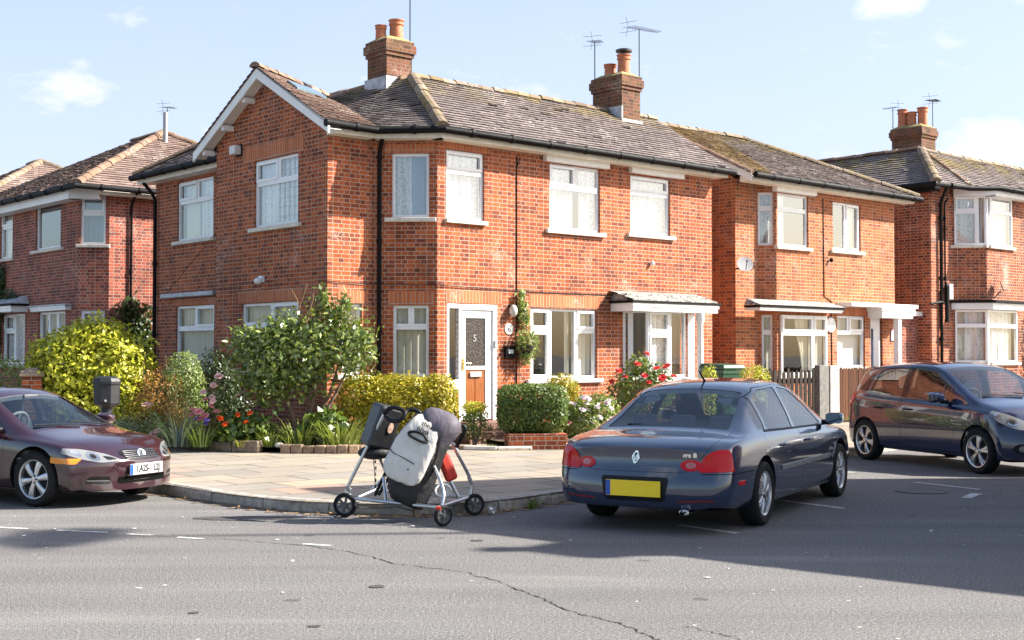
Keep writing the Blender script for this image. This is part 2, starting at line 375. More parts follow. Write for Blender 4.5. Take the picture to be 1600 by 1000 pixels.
def window(parent, A, ang, t0, t1, z0, z1, lights=None, sill=True, curtain='lace', glass=None, sillx=.11, y0=.045, name='window', sill_h=.075):
    """lights given in fractions (x0,x1,z0,z1,sash)"""
    M = frame((*A, 0), ang); W_, H_ = t1 - t0, z1 - z0
    lights = lights or [(0, 1, 0, .68, 0), (0, 1, .68, 1, 1)]
    LL = [(t0 + a * W_, t0 + b * W_, z0 + c * H_, z0 + e * H_, s) for a, b, c, e, s in lights]
    m = MB(); lights_frame(m, LL, M, y0=y0); w = m.build(name, UPVC, parent, bevel=.004)
    g = MB()
    for x0, x1, a, b, s in LL: g.quad((x0 + .045, y0 + .028, a + .045), (x1 - .045, y0 + .028, a + .045), (x1 - .045, y0 + .028, b - .045), (x0 + .045, y0 + .028, b - .045), 0, M)
    g.build('pane', glass or GLASS, w)
    if curtain:
        for k, it in enumerate(curtain if isinstance(curtain, list) else [(curtain, 0, 1, 0)]):
            kind, a, b, gat = it; c = MB()
            mat = dict(lace=LACE, cream=CURT, blind=BLIND, brown=CURT_D, blue=CURT_B)[kind]
            wavy(c, t0 + .03 + a * (W_ - .06), t0 + .03 + b * (W_ - .06), z0 + .03, z1 - .02, y0 + .11 + (.03 if kind != 'lace' else 0), .026 if kind != 'blind' else .002, .14, M, int(t0 * 100) + k, gat)
            c.build('curtain' if kind != 'blind' else 'blind', mat, w, smooth=60)
    if sill:
        s = MB(); s.box(t0 - sillx, t1 + sillx, -.07, .12, z0 - sill_h, z0 - .003, 0, M); s.build('sill', STONE if sill != 'w' else UPVC, w, bevel=.008)
    return w
def tile_patch(mb, P0, P1, P2, P3, gauge=.125, tw=.185, seed=1, mossedge=0.):
    """clay tiles over the (possibly triangular) patch: eave P0->P1, top P3->P2"""
    r = random.Random(seed); P = [Vector(p) for p in (P0, P1, P2, P3)]
    H_ = max((P[3] - P[0]).length, (P[2] - P[1]).length)
    mid = ((P[3] + P[2]) - (P[0] + P[1])) / 2; e = (P[1] - P[0]).normalized(); Hs = (mid - e * mid.dot(e)).length
    n = max(4, int(round(Hs / gauge)))
    nrm = (P[1] - P[0]).cross(P[3] - P[0]).normalized()
    def at(s, t): return P[0].lerp(P[3], t).lerp(P[1].lerp(P[2], t), s)
    for j in range(n):
        t0, t1 = j / n, min(1, (j + 1.18) / n); L = (at(1, t0) - at(0, t0)).length
        if L < .03: continue
        k = max(1, int(L / tw)); cuts = [0.] + [(i + (.5 if j % 2 else 0.) + r.uniform(-.06, .06)) / k for i in range(0 if j % 2 else 1, k)] + [1.]
        row = r.uniform(-.12, .12)
        for a, b in zip(cuts[:-1], cuts[1:]):
            gap = .004 / max(L, .2); a += gap; b -= gap
            lift = .029 + r.uniform(-.003, .006); tilt = r.uniform(-.003, .003); dz = r.uniform(-.005, .005) / Hs
            if r.random() < .02: lift += .012
            lo0 = at(a, t0 + dz) + nrm * (lift + tilt); lo1 = at(b, t0 + dz) + nrm * (lift - tilt)
            hi0 = at(a, t1) + nrm * .003; hi1 = at(b, t1) + nrm * .003
            b0 = lo0 - nrm * .013; b1 = lo1 - nrm * .013
            tn = min(1, max(0, r.gauss(.5, .17) + row * .5))
            mb.add([lo0, lo1, hi1, hi0, b0, b1], [(0, 1, 2, 3), (4, 5, 1, 0), (0, 3, 4), (1, 5, 2), (5, 4, 3, 2)], 0, None, tn)
    K = 6; vs = [at(i / K, j / K) - nrm * .02 for j in range(K + 1) for i in range(K + 1)]
    mb.add(vs, [(j * (K + 1) + i, j * (K + 1) + i + 1, (j + 1) * (K + 1) + i + 1, (j + 1) * (K + 1) + i) for j in range(K) for i in range(K)], 1, None, .1)
def ridge(mb, P, Q, seed=0, r0=.105, seg=.31):
    r = random.Random(seed); P = Vector(P); Q = Vector(Q); L = (Q - P).length; n = max(1, int(L / seg)); d = (Q - P).normalized()
    side = d.cross(Vector((0, 0, 1))).normalized(); up = side.cross(d).normalized()
    for i in range(n):
        a = P + d * (L * i / n); b = P + d * (L * (i + 1) / n - .008); j = up * r.uniform(-.008, .008) + side * r.uniform(-.008, .008)
        vs = []; K = 7
        for c, rr in ((a, r0 + .006), (b, r0 - .002)):
            for k in range(K):
                t = pi * (.06 + .88 * k / (K - 1)); vs.append(c + j + side * (cos(t) * rr) + up * (sin(t) * rr - .045))
        fs = [(k, K + k, K + k + 1, k + 1) for k in range(K - 1)] + [tuple(range(K)), tuple(range(2 * K - 1, K - 1, -1))]
        mb.add(vs, fs, 0, None, min(1, max(0, r.gauss(.5, .22))))
def gutter(parent, pts, name='gutter'):
    m = MB(); m.tube(pts, .066, 10)
    for a, b in zip(pts[:-1], pts[1:]):
        a = Vector(a); b = Vector(b); L = (b - a).length; d = (b - a).normalized()
        for i in range(1, int(L / .9) + 1):
            c = a + d * (i * .9 - .3); m.tube([c - d * .03, c + d * .03],   .077, 10)
    return m.build(name, BLACKP, parent, smooth=40)
def fascia(parent, pts, z0=5.11, z1=5.3, w=.16, mat=None, name='fascia'):
    m = MB()
    for a, b in zip(pts[:-1], pts[1:]):
        ax, ay = a; bx, by = b; L = math.hypot(bx - ax, by - ay); M = frame((ax, ay, 0), atan2(by - ay, bx - ax))
        m.box(-.01, L + .01, 0, w, z0, z1, 0, M)
    return m.build(name, mat or CREAM, parent)
def downpipe(parent, x, y, z0, z1, bend=None, r=.038):
    m = MB(); p = [(x, y, z0), (x, y, z1)]
    if bend: p += [(x + bend[0] * .25, y + bend[1] * .25, z1 + .12), (x + bend[0], y + bend[1], z1 + bend[2])]
    m.tube(p, r, 10)
    for z in np.arange(z0 + .4, z1, 1.5): m.tube([(x, y, z - .04), (x, y, z + .04)], r + .012, 10)
    return m.build('downpipe', BLACKP, parent, smooth=40)
def aerial(parent, x, y, z0, h, yaw, n=9, L=1.1, lean=0.):
    m = MB(); top = (x + lean, y, z0 + h); m.tube([(x, y, z0), top], .012, 6)
    c = Vector(top); d = Vector((cos(yaw), sin(yaw), .12)).normalized(); s = Vector((-sin(yaw), cos(yaw), 0))
    a = c - d * L * .35; m.tube([a, a + d * L], .008, 5)
    for i in range(n):
        q = a + d * (L * (i + .5) / n); w = .16 - .05 * i / n; m.tube([q - s * w + Vector((0, 0, .01)), q + s * w + Vector((0, 0, .01))], .004, 4)
    for k in (-1, 1): m.tube([a, a + Vector((0, 0, .2 * k)) - d * .06 + s * .02], .005, 4); m.tube([a + Vector((0, 0, .1 * k)) - s * .2, a + Vector((0, 0, .1 * k)) + s * .2], .004, 4)
    m.tube([(x, y, z0 + .1), (x + .06, y + .05, z0 + .1)], .016, 5)
    return m.build('aerial', simple('aerial_metal', (.09, .09, .095), .45, .8), parent)
def chimney(parent, u0, u1, v0, v1, zb, zt, pots, flash=True, corb=.30):
    m = MB(); zc = zt - corb
    m.box(u0, u1, v0, v1, zb, zc, 0)
    for i, (e, a, b) in enumerate(((.03, 0, .075), (.058, .075, .225), (.03, .225, .30))): m.box(u0 - e, u1 + e, v0 - e, v1 + e, zc + a * corb / .3 - (.001 if i else 0), zc + b * corb / .3, 0)
    c = m.build('chimney', [BRICK_CH], parent)
    f = MB(); n = 10
    vs = [(u0 - .02, v0 - .02, zt), (u1 + .02, v0 - .02, zt), (u1 + .02, v1 + .02, zt), (u0 - .02, v1 + .02, zt)]
    k = .12; vs += [(u0 + k, v0 + k, zt + .09), (u1 - k, v0 + k, zt + .09), (u1 - k, v1 - k, zt + .09), (u0 + k, v1 - k, zt + .09)]
    f.add(vs, [(0, 1, 5, 4), (1, 2, 6, 5), (2, 3, 7, 6), (3, 0, 4, 7), (4, 5, 6, 7)]); f.build('mortar_cap', FLAUNCH, c)
    for (pu, pv, r, h, cowl) in pots:
        p = MB(); z = zt + .06
        pr = [(r * .98, 0), (r * .92, h * .55), (r * .9, h * .72), (r * 1.05, h * .75), (r * 1.05, h * .82), (r * .95, h * .84), (r * .97, h * .93), (r * 1.1, h * .95), (r * 1.1, h), (r * .8, h), (r * .78, h * .5)]
        p.lathe(pr, 20, 0, Matrix.Translation((pu, pv, z)))
        if cowl: p.lathe([(r * .4, h * .9), (r * .45, h + .05), (r * 1.22, h + .06), (r * 1.24, h + .1), (r * .9, h + .12), (0.0, h + .13)], 20, 1, Matrix.Translation((pu, pv, z)))
        p.build('chimney_pot', [POT, simple('cowl_metal', (.06, .055, .05), .5, .4)], c, smooth=40)
    return c
def lead_flash(c, boxes):
    m = MB()
    for b in boxes: m.box(*b)
    m.build('lead_flashing', LEAD, c)
def canopy_slab(parent, A, ang, t0, t1, z, dep, th=.05, mat=None, roofmat=None, rise=.22, fas=.13, name='canopy'):
    M = frame((*A, 0), ang); m = MB()
    m.box(t0, t1, -dep, 0, z, z + th, 0, M)
    c = m.build(name, mat or BLACKP, parent)
    if roofmat:
        r = MB(); r.add([(t0, -dep - .02, z + th + .004), (t1, -dep - .02, z + th + .004), (t1 - .1, -.006, z + th + rise), (t0 + .1, -.006, z + th + rise), (t0, -.004, z + th + .004), (t1, -.004, z + th + .004)], [(0, 1, 2, 3), (0, 3, 4), (1, 5, 2)], 0, M)
        r.build('canopy_roof', roofmat, c)
    if fas:
        f = MB(); f.box(t0 + .05, t1 - .07, -dep + .04, 0, z - fas, z - .003, 0, M); f.box(t0 + .03, t1 - .05, -dep + .02, -dep + .04, z - fas * .45, z - .003, 0, M); f.build('fascia', UPVC, c)
    return c
# ================================================================== main house
HOUSE = thing('brick_house', 'red brick corner house with white door number 5, a front gable and two chimneys', 'house', (-1.258, 21.8, 0), PHI)
hm = MB()
zt = 5.32
wall(hm, (0, 0), (7.13, 0), 0, zt, [(.21, .47, 1.1, 2.45), (.47, 1.33, .45, 2.45), (.19, 1.04, 3.9, 5.08), (2.59, 3.89, 3.87, 5.08), (4.72, 5.86, 3.93, 5.06), (2.12, 3.8, 1.15, 2.43), (4.75, 5.9, 1.15, 2.5)])
wall(hm, (-.78, .76), (0, 0), 0, zt, [(.32, .95, 3.9, 4.99), (.34, .95, 1.22, 2.42)])
wall(hm, (-1.69, .76), (-.78, .76), 0, zt, [(.29, .69, 1.25, 2.44)])
wall(hm, (-1.69, 4.48), (-1.69, .76), 0, zt, [(1.36, 2.82, 3.83, 5.02), (.93, 2.84, 1.3, 2.5)], top=[(0, zt), (3.72, zt), (3.72, 5.47), (1.86, 6.5), (0, 5.47)])
wall(hm, (-1.03, 4.48), (-1.69, 4.48), 0, zt)
wall(hm, (-1.03, 8.3), (-1.03, 4.48), 0, zt, [(.95, 2.48, 3.91, 5.12), (.92, 2.54, 1.3, 2.58)])
for a, b in (((2.6, 8.3), (-1.03, 8.3)), ((2.6, 3.5), (2.6, 8.3)), ((7.13, 3.5), (2.6, 3.5)), ((7.13, 0), (7.13, 3.5))): wall(hm, a, b, 0, zt)
hm.build('wall', BRICK, HOUSE)
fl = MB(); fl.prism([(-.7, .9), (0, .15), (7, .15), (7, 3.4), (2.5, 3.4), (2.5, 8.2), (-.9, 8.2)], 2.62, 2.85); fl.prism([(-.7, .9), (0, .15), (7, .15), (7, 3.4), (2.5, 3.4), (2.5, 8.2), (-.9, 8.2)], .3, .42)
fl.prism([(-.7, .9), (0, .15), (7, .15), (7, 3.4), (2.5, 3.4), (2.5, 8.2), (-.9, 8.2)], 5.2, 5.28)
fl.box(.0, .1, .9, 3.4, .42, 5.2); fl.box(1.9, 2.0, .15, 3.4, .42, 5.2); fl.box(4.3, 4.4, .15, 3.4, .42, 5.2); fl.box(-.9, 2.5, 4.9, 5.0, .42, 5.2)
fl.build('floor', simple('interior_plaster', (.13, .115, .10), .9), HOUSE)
ZE = 5.37
roof = MB()
C_, Pp = (-.14, -.33, ZE), (-.92, .43, ZE); AP = (.8, 1.75, 6.68); VT = (.36, 3.94, 6.60)
tile_patch(roof, C_, (7.36, -.33, ZE), (7.36, 1.75, 6.68), AP, seed=3)
tile_patch(roof, Pp, C_, AP, VT, seed=4)
tile_patch(roof, (-1.36, 8.63, ZE), (-1.36, 4.3, ZE), (.8, 4.3, 6.69), (.8, 6.5, 6.69), seed=5)
roof.add([(7.36, -.33, ZE), (7.36, 3.83, ZE), (7.36, 1.75, 6.67)], [(0, 1, 2)], 1, None, .2)
for q in ([(7.36, 3.83, ZE), (.8, 3.83, ZE), (.8, 1.75, 6.68), (7.36, 1.75, 6.68)], [(2.93, 1.75, ZE), (2.93, 8.63, ZE), (.8, 6.5, 6.69), (.8, 1.75, 6.69)], [(2.93, 8.63, ZE), (-1.36, 8.63, ZE), (.8, 6.5, 6.69), (.8, 6.5, 6.69)]): tile_patch(roof, *q, gauge=.25, tw=.5, seed=9)
ro = roof.build('roof', [TILE, TILE], HOUSE)
gr = MB()
tile_patch(gr, (-1.97, .43, ZE), (-.92, .43, ZE), VT, (-1.97, 2.62, 6.60), seed=6)
tile_patch(gr, (-1.0, 4.85, 5.42), (-1.97, 4.85, 5.42), (-1.97, 2.62, 6.60), VT, seed=7)
gro = gr.build('gable_roof', [TILE_R, TILE_R], HOUSE)
rg = MB(); ridge(rg, (-1.99, 2.62, 6.63), VT, 1); ridge(rg, (.8, 4.0, 6.72), (.8, 6.5, 6.72), 2); ridge(rg, (-1.38, 8.63, ZE + .03), (.8, 6.5, 6.72), 3); ridge(rg, (.8, 2.0, 6.70), (.8, 4.1, 6.72), 8)
rg.build('ridge_tiles', [RIDGE], ro)
rg = MB(); ridge(rg, (-.17, -.37, ZE + .02), AP, 4, .125); ridge(rg, (.82, 1.75, 6.69), (7.36, 1.75, 6.69), 5)
rg.build('ridge_tiles', [RIDGE_M], ro)
# roof window on the gable slope
sk = MB(); g0 = Vector((-1.45, 2.42, 6.375)); g1 = Vector((-.55, 2.86, 6.385)); dn = Vector((.06, -.68, -.40))
sk.add([g0, g1, g1 + dn * .42, g0 + dn * .42] + [q + Vector((0, 0, .038)) for q in (g0, g1, g1 + dn * .42, g0 + dn * .42)], [(4, 7, 6, 5), (0, 1, 5, 4), (1, 2, 6, 5), (2, 3, 7, 6), (3, 0, 4, 7)])
sk.build('roof_window', simple('sky_window_glass', (.12, .17, .20), .12, spec=.5), HOUSE)
gutter(HOUSE, [(-1.97, .40, 5.33), (-.93, .40, 5.32), (-.15, -.37, 5.33), (7.42, -.37, 5.31)])
gutter(HOUSE, [(-1.40, 8.72, 5.32), (-1.40, 4.52, 5.33)])
fascia(HOUSE, [(-1.69, .50), (-.93, .50), (-.13, -.28), (7.3, -.28)], 5.20, 5.33, .28)
fascia(HOUSE, [(-1.31, 8.6), (-1.31, 4.5)], 5.19, 5.33, .28)
so_ = MB(); so_.box(-.05, 7.13, -.27, 0, 5.325, 5.345); so_.build('soffit', CREAM, HOUSE)
# bargeboards
bb = MB()
for (v0, z0, v1, z1) in ((.36, 5.33, 2.62, 6.60), (4.92, 5.36, 2.62, 6.60)):
    bb.add([(-1.95, v0, z0 - .17), (-1.95, v1, z1 - .20), (-1.95, v1, z1 - .02), (-1.95, v0, z0), (-1.915, v0, z0 - .17), (-1.915, v1, z1 - .20), (-1.915, v1, z1 - .02), (-1.915, v0, z0)],
           [(0, 1, 2, 3), (7, 6, 5, 4), (0, 4, 5, 1), (3, 2, 6, 7), (0, 3, 7, 4)])
    bb.add([(-1.91, v0, z0 - .10), (-1.69, v0, z0 - .10), (-1.69, v1, z1 - .13), (-1.91, v1, z1 - .13)], [(0, 1, 2, 3)])
bb.build('bargeboard', WHITE, HOUSE)
for v in (3.15, 3.9, 4.6):
    z = 6.6 - (v - 2.62) * .53 - .22; b = MB(); b.box(-1.9, -1.69, v - .045, v + .045, z - .04, z + .05); b.build('purlin_end', WHITE, HOUSE)
# verge of roof at the far end
fascia(HOUSE, [(7.3, -.28), (7.3, 1.0)], 5.2, 5.36, .03, WHITE, 'verge_board')
# chimneys
c1 = chimney(HOUSE, .5, 1.08, 2.15, 2.76, 6.2, 7.42, [(.66, 2.56, .105, .27, 0), (.9, 2.4, .135, .38, 0)])
lead_flash(c1, [(.46, .497, 2.12, 2.8, 6.3, 6.72), (.46, 1.1, 2.11, 2.147, 6.4, 6.72)])
aerial(c1, 1.16, 2.32, 7.0, 1.5, .4, 4, .5)
c2 = chimney(HOUSE, 5.9, 6.45, 1.35, 2.2, 6.0, 7.4, [(6.14, 1.92, .13, .26, 0), (6.2, 1.58, .14, .42, 1)])
lead_flash(c2, [(5.86, 6.48, 1.31, 1.347, 6.2, 6.47), (5.865, 5.897, 1.32, 2.1, 6.4, 6.74)])
aerial(c2, 6.5, 1.42, 7.1, 1.35, .25, 11, 1.35); aerial(c2, 5.86, 2.1, 7.1, 1.1, .5, 5, .5)
# windows, R side
r0 = (0, 0)
TOP1 = [(0, 1, 0, .70, 0), (0, 1, .70, 1, 1)]
TWO_TOP = [(0, 1, 0, .66, 0), (0, .53, .66, 1, 1), (.53, 1, .66, 1, 0)]
window(HOUSE, r0, 0, .19, 1.04, 3.9, 5.08, TOP1, sillx=.03, curtain='lace')
window(HOUSE, r0, 0, 2.59, 3.89, 3.87, 5.08, TWO_TOP, curtain=[('lace', 0, .55, 0), ('lace', .70, 1, 0)])
window(HOUSE, r0, 0, 4.72, 5.86, 3.93, 5.06, [(0, 1, 0, .72, 0), (0, 1, .72, 1, 1)])
for a, b in ((2.43, 4.06), (4.67, 6.19)):
    m = MB(); m.box(a, b, -.10, .02, 5.09, 5.205); m.build('fascia_box', WHITE, HOUSE, bevel=.01)
window(HOUSE, r0, 0, 2.12, 3.8, 1.15, 2.43, [(0, .30, 0, .69, 1), (0, .30, .69, 1, 1), (.30, .70, 0, 1, 0), (.70, 1, 0, .69, 0), (.70, 1, .69, 1, 1)], sill='w', glass=GLASS_D, curtain=[('cream', .72, 1, 0), ('cream', .0, .12, 0), ('cream', .6, .68, 0)])
soldier(HOUSE, r0, 0, .19, 1.46, 2.47, 2.68); soldier(HOUSE, r0, 0, 2.08, 3.86, 2.45, 2.67)
soldier(HOUSE, r0, 0, .12, 1.1, 5.085, 5.20, 'brick_lintel')
# chamfer windows
ch = (-.78, .76); ca = atan2(-.76, .78)
window(HOUSE, ch, ca, .32, .95, 3.9, 4.99, [(0, 1, 0, 1, 0)], sillx=.12, curtain=[('blue', .45, 1, 0), ('lace', 0, .5, 0)])
window(HOUSE, ch, ca, .34, .95, 1.22, 2.42, [(0, 1, 0, .70, 0), (0, .5, .70, 1, 0), (.5, 1, .70, 1, 0)], glass=GLASS_D, curtain='cream', sill='w')
soldier(HOUSE, ch, ca, .26, 1.04, 2.43, 2.66); soldier(HOUSE, ch, ca, .2, 1.05, 4.995, 5.14)
window(HOUSE, (-1.69, .76), 0, .29, .69, 1.25, 2.44, [(0, 1, 0, 1, 0)], glass=GLASS_D, curtain='cream', sill='w')
soldier(HOUSE, (-1.69, .76), 0, .2, .8, 2.45, 2.66)
# gable and wing windows
ga = (-1.69, 4.48); gang = -pi / 2
gw = window(HOUSE, ga, gang, 1.36, 2.82, 3.83, 5.02, TWO_TOP, curtain='lace')
m = MB(); gf = frame((*ga, 0), gang)
for x in np.linspace(2.12, 2.76, 5): m.box(x - .004, x + .004, .068, .074, 3.9, 4.96, 0, gf)
for z in np.arange(3.98, 4.95, .16): m.box(2.08, 2.77, .0685, .0735, z - .004, z + .004, 0, gf)
m.build('leading', simple('lead_came', (.45, .46, .48), .5), gw)
window(HOUSE, ga, gang, .93, 2.84, 1.3, 2.5, [(0, .52, 0, .68, 0), (0, .52, .68, 1, 0), (.52, 1, 0, .68, 0), (.52, 1, .68, 1, 1)], glass=GLASS_D, curtain='cream')
soldier(HOUSE, ga, gang, 1.0, 3.0, 5.03, 5.3); soldier(HOUSE, ga, gang, .8, 2.98, 2.51, 2.72)
wa = (-1.03, 8.3)
window(HOUSE, wa, gang, .95, 2.48, 3.91, 5.12, TWO_TOP, curtain=[('cream', .05, .45, 0), ('lace', .5, 1, 0)])
window(HOUSE, wa, gang, .92, 2.54, 1.3, 2.58, [(0, 1, 0, .64, 0), (0, .5, .64, 1, 0), (.5, 1, .64, 1, 1)], glass=GLASS_D, curtain='cream')
soldier(HOUSE, wa, gang, .8, 2.64, 2.59, 2.72)
m = MB(); m.box(.53, 2.75, -.16, 0, 2.75, 2.84, 0, frame((*wa, 0), gang)); m.build('lead_canopy', LEAD, HOUSE, bevel=.02)
# front door
M0 = frame((0, 0, 0), 0)
m = MB()
for b in ((.47, .52, 0.0, .09, .45, 2.45), (1.24, 1.33, 0.0, .09, .45, 2.45), (.52, 1.24, 0.0, .09, 2.36, 2.45), (.21, .26, 0.0, .09, 1.1, 2.45), (.26, .47, 0.0, .09, 2.38, 2.45), (.26, .47, 0.0, .09, 1.1, 1.16), (.18, .47, -.07, -.002, 1.0, 1.10)): m.box(*b, 0, M0)
fd = m.build('door_frame', UPVC, HOUSE, bevel=.005)
m = MB(); m.quad((.26, .05, 1.16), (.47, .05, 1.16), (.47, .05, 2.38), (.26, .05, 2.38), 0, M0); m.build('sidelight', GLASS_D, fd)
m = MB()
for b in ((.52, .64, .03, .075, .47, 2.36), (1.09, 1.24, .03, .075, .47, 2.36), (.64, 1.09, .03, .075, 2.22, 2.36), (.64, 1.09, .03, .075, 1.33, 1.39), (.64, 1.09, .03, .075, .47, .62)): m.box(*b, 0, M0)
dr = m.build('front_door', UPVC, HOUSE, bevel=.004)
WOODP = None
t = NT('varnished_wood'); ob = t.obj(); mp = t.n('ShaderNodeMapping'); t.set(mp.inputs[0], ob); mp.inputs['Scale'].default_value = (22, 22, 1.6)
g_ = t.noise(mp.outputs[0], 2.2, 6, .6, .6)
WOODP = t.done(t.bsdf(t.cramp(g_, [(.25, (.15, .045, .014)), (.5, (.27, .085, .022)), (.8, (.36, .13, .036))]), .35, t.bump(g_, .2, .004)))
m = MB(); m.box(.64, .86, .045, .07, .62, 1.33, 0, M0); m.box(.87, 1.09, .045, .07, .62, 1.33, 0, M0); m.build('wood_panel', WOODP, dr, bevel=.006)
t = NT('leaded_glass'); uv = t.uv(); v = t.n('ShaderNodeTexVoronoi', feature='DISTANCE_TO_EDGE'); t.set(v.inputs[0], uv); v.inputs['Scale'].default_value = 24
LEADG = t.done(t.bsdf(t.mix(t.ramp(v.outputs[0], .02, .06), (.10, .09, .085), (.024, .016, .014)), .12, t.bump(v.outputs[0], .5, .01), 0, .6))
m = MB(); m.box(.64, 1.09, .052, .062, 1.39, 2.22, 0, M0); m.build('door_glass', LEADG, dr)
def text_mesh(name, body, size, M, mat, parent, ext=.004, align='CENTER', sx=1.0, bold=0.):
    cu = bpy.data.curves.new(name, 'FONT'); cu.body = body; cu.size = size; cu.extrude = ext; cu.align_x = align; cu.align_y = 'CENTER'; cu.resolution_u = 3; cu.offset = bold
    to = bpy.data.objects.new(name, cu); me = bpy.data.meshes.new_from_object(to); bpy.data.objects.remove(to)
    me.transform(M @ Matrix.Diagonal((sx, 1, 1, 1))); me.materials.clear(); me.materials.append(mat)
    o = bpy.data.objects.new(name, me); COL.objects.link(o)
    if parent is not None: o.parent = parent
    return o
RX = Matrix.Rotation(pi / 2, 4, 'X')
text_mesh('door_number', '5', .17, frame((.86, .046, 1.87), 0) @ RX, simple('silver_paint', (.34, .34, .33), .35), dr)
m = MB(); m.box(.74, .99, .012, .045, 1.205, 1.285, 0, M0); m.build('letter_plate', simple('pale_metal', (.62, .63, .62), .3, .6), dr, bevel=.006)
BRASS = simple('brass', (.62, .43, .14), .28, 1.0)
m = MB(); m.box(.555, .595, .01, .03, 1.32, 1.52, 0, M0); m.tube([(.575, .01, 1.44), (.575, -.04, 1.44), (.70, -.045, 1.44)], .011, 8); m.build('handle', BRASS, dr, smooth=40)
m = MB(); m.box(1.265, 1.315, -.03, .0, 1.72, 1.84, 0, M0); m.build('door_entry_box', simple('grey_plastic', (.45, .45, .46), .4), fd, bevel=.004)
m = MB(); m.box(.1, 1.6, -.75, 0, .0, .30); m.box(.35, 1.45, -.36, 0, .30, .45); m.build('doorstep', simple('red_tile_step', (.16, .085, .06), .75, noise=.4, nscale=10, bump=.3), HOUSE, bevel=.012)
# bay window of the second home
m = MB(); bx0, bx1, bd = 4.50, 5.92, .34
BAYP = [(bx0, 0), (bx0 + bd, -bd), (bx1 - .02, -bd), (bx1 + .0, 0)]
m.prism([(bx0, -.004), (bx0 + bd, -bd), (bx1, -bd), (bx1, -.004)], .1, 1.08)
m.build('bay_wall', BRICK, HOUSE)
ba = atan2(-bd, bd); bl = bd * sqrt(2)
bw = window(HOUSE, (bx0, 0), ba, 0, bl, 1.15, 2.44, [(0, .30, 0, 1, 0), (.30, 1, 0, 1, 0)], sill=False, glass=GLASS_D, curtain='brown', y0=0, name='bay_window')
window(HOUSE, (bx0 + bd, -bd), 0, 0, bx1 - bx0 - bd, 1.15, 2.44, [(0, .57, 0, .66, 1), (0, .57, .66, 1, 1), (.57, 1, 0, 1, 0)], sill=False, glass=GLASS_D, curtain=[('lace', 0, .55, 0), ('brown', .8, 1, 0)], y0=0, name='bay_window')
m = MB(); m.prism([(bx0 - .08, -.004), (bx0 + bd - .02, -bd - .1), (bx1 + .12, -bd - .1), (bx1 + .12, -.004)], 1.07, 1.148); m.build('bay_sill', UPVC, HOUSE, bevel=.01)
SLATE = simple('painted_slates', (.27, .265, .25), .8, noise=.7, nscale=14, bump=.6)
cn = canopy_slab(HOUSE, r0, 0, 4.12, 6.68, 2.56, .62, .045, BLACKP, None, 0, .15)
m = MB(); r_ = random.Random(5)
for j in range(3):
    x = 4.12
    while x < 6.5:
        w_ = r_.uniform(.16, .34); y0 = -.63 + j * .2; z0 = 2.605 + j * .062
        m.add([(x, y0, z0 + .02 + r_.uniform(0, .012)), (min(6.55, x + w_ - .01), y0, z0 + .02 + r_.uniform(0, .012)), (min(6.55, x + w_ - .01), y0 + .22, z0 + .075), (x, y0 + .22, z0 + .075), (x, y0, z0), (min(6.55, x + w_ - .01), y0, z0)], [(0, 1, 2, 3), (4, 5, 1, 0)])
        x += w_
m.build('canopy_slates', SLATE, cn)
m = MB(); m.box(4.2, 6.45, -.4, -.002, 2.60, 2.74); m.build('canopy_upstand', SLATE, cn)
m = MB(); m.lathe([(.085, .12), (.085, .3), (.065, .33), (.062, 1.5), (.055, 2.2), (.085, 2.26), (.085, 2.4)], 18, 0, Matrix.Translation((6.17, -.5, 0))); m.build('porch_column', WHITE, HOUSE, smooth=40)
m = MB(); m.box(6.36, 6.56, -.02, .0, .3, 2.4); m.build('porch_post', UPVC, HOUSE)
# pipes, cables and fittings
downpipe(HOUSE, -.72, .66, .1, 4.95, (-.06, -.16, .25))
downpipe(HOUSE, -1.10, 8.20, .1, 4.85, (-.22, .1, .35)); 
m = MB(); m.tube([(-1.75, .9, 2.8), (-1.73, .74, 2.79), (-.79, .73, 2.78), (-.02, -.03, 2.76), (2.2, -.015, 2.71), (4.3, -.015, 2.72), (4.6, -.015, 2.70)], .007, 5); m.tube([(1.78, -.012, 5.12), (1.78, -.012, 2.72), (1.78, -.012, 1.0)], .009, 5); m.tube([(1.86, -.02, 5.1), (1.8, -.02, 5.0), (1.79, -.02, 4.95)], .008, 5)
m.tube([(-1.66, 8.3 - 3.83, 3.9), (-1.1, 8.3 - .35, 2.7)], .006, 4); m.build('cable', BLACKP, HOUSE)
# security light, camera, bell box
g2 = frame((-1.69, .76, 0), gang)
m = MB(); m.box(-2.98, -2.78, -.16, -.03, 5.20, 5.36, 0, g2); m.box(-2.99, -2.77, -.03, -.006, 5.17, 5.39, 1, g2); m.build('security_light', [simple('pale_grey_plastic', (.62, .62, .60), .4), BLACKP], HOUSE, bevel=.008)
m = MB(); m.ball((-2.04, -.10, 2.88), (.07, .07, .06), 14, 8, 0, g2); m.box(-2.10, -1.98, -.06, -.004, 2.86, 2.97, 0, g2); m.build('security_camera', UPVC, HOUSE, smooth=50)
m = MB(); m.ball((1.63, -.09, 2.36), (.075, .08, .11), 14, 8, 0); m.box(1.60, 1.67, -.06, -.004, 2.38, 2.47, 1); m.build('wall_lantern', [simple('lantern_glass', (.55, .52, .48), .15), BLACKP], HOUSE, smooth=50)
m = MB(); m.lathe([(.0, -.02), (.098, -.02), (.098, 0.), (.085, .004), (0, .004)], 24, 0, Matrix.Translation((1.60, -.012, 2.04)) @ RX); m.build('number_plaque', simple('plaque_white', (.68, .68, .66), .4), HOUSE, smooth=40)
text_mesh('plaque_number', '6', .15, frame((1.60, -.018, 2.04), 0) @ RX, simple('navy_paint', (.03, .04, .07), .4), HOUSE)
m = MB(); m.box(1.48, 1.70, -.07, -.004, 1.52, 1.74); bx = m.build('black_notice_box', BLACKP, HOUSE, bevel=.01)
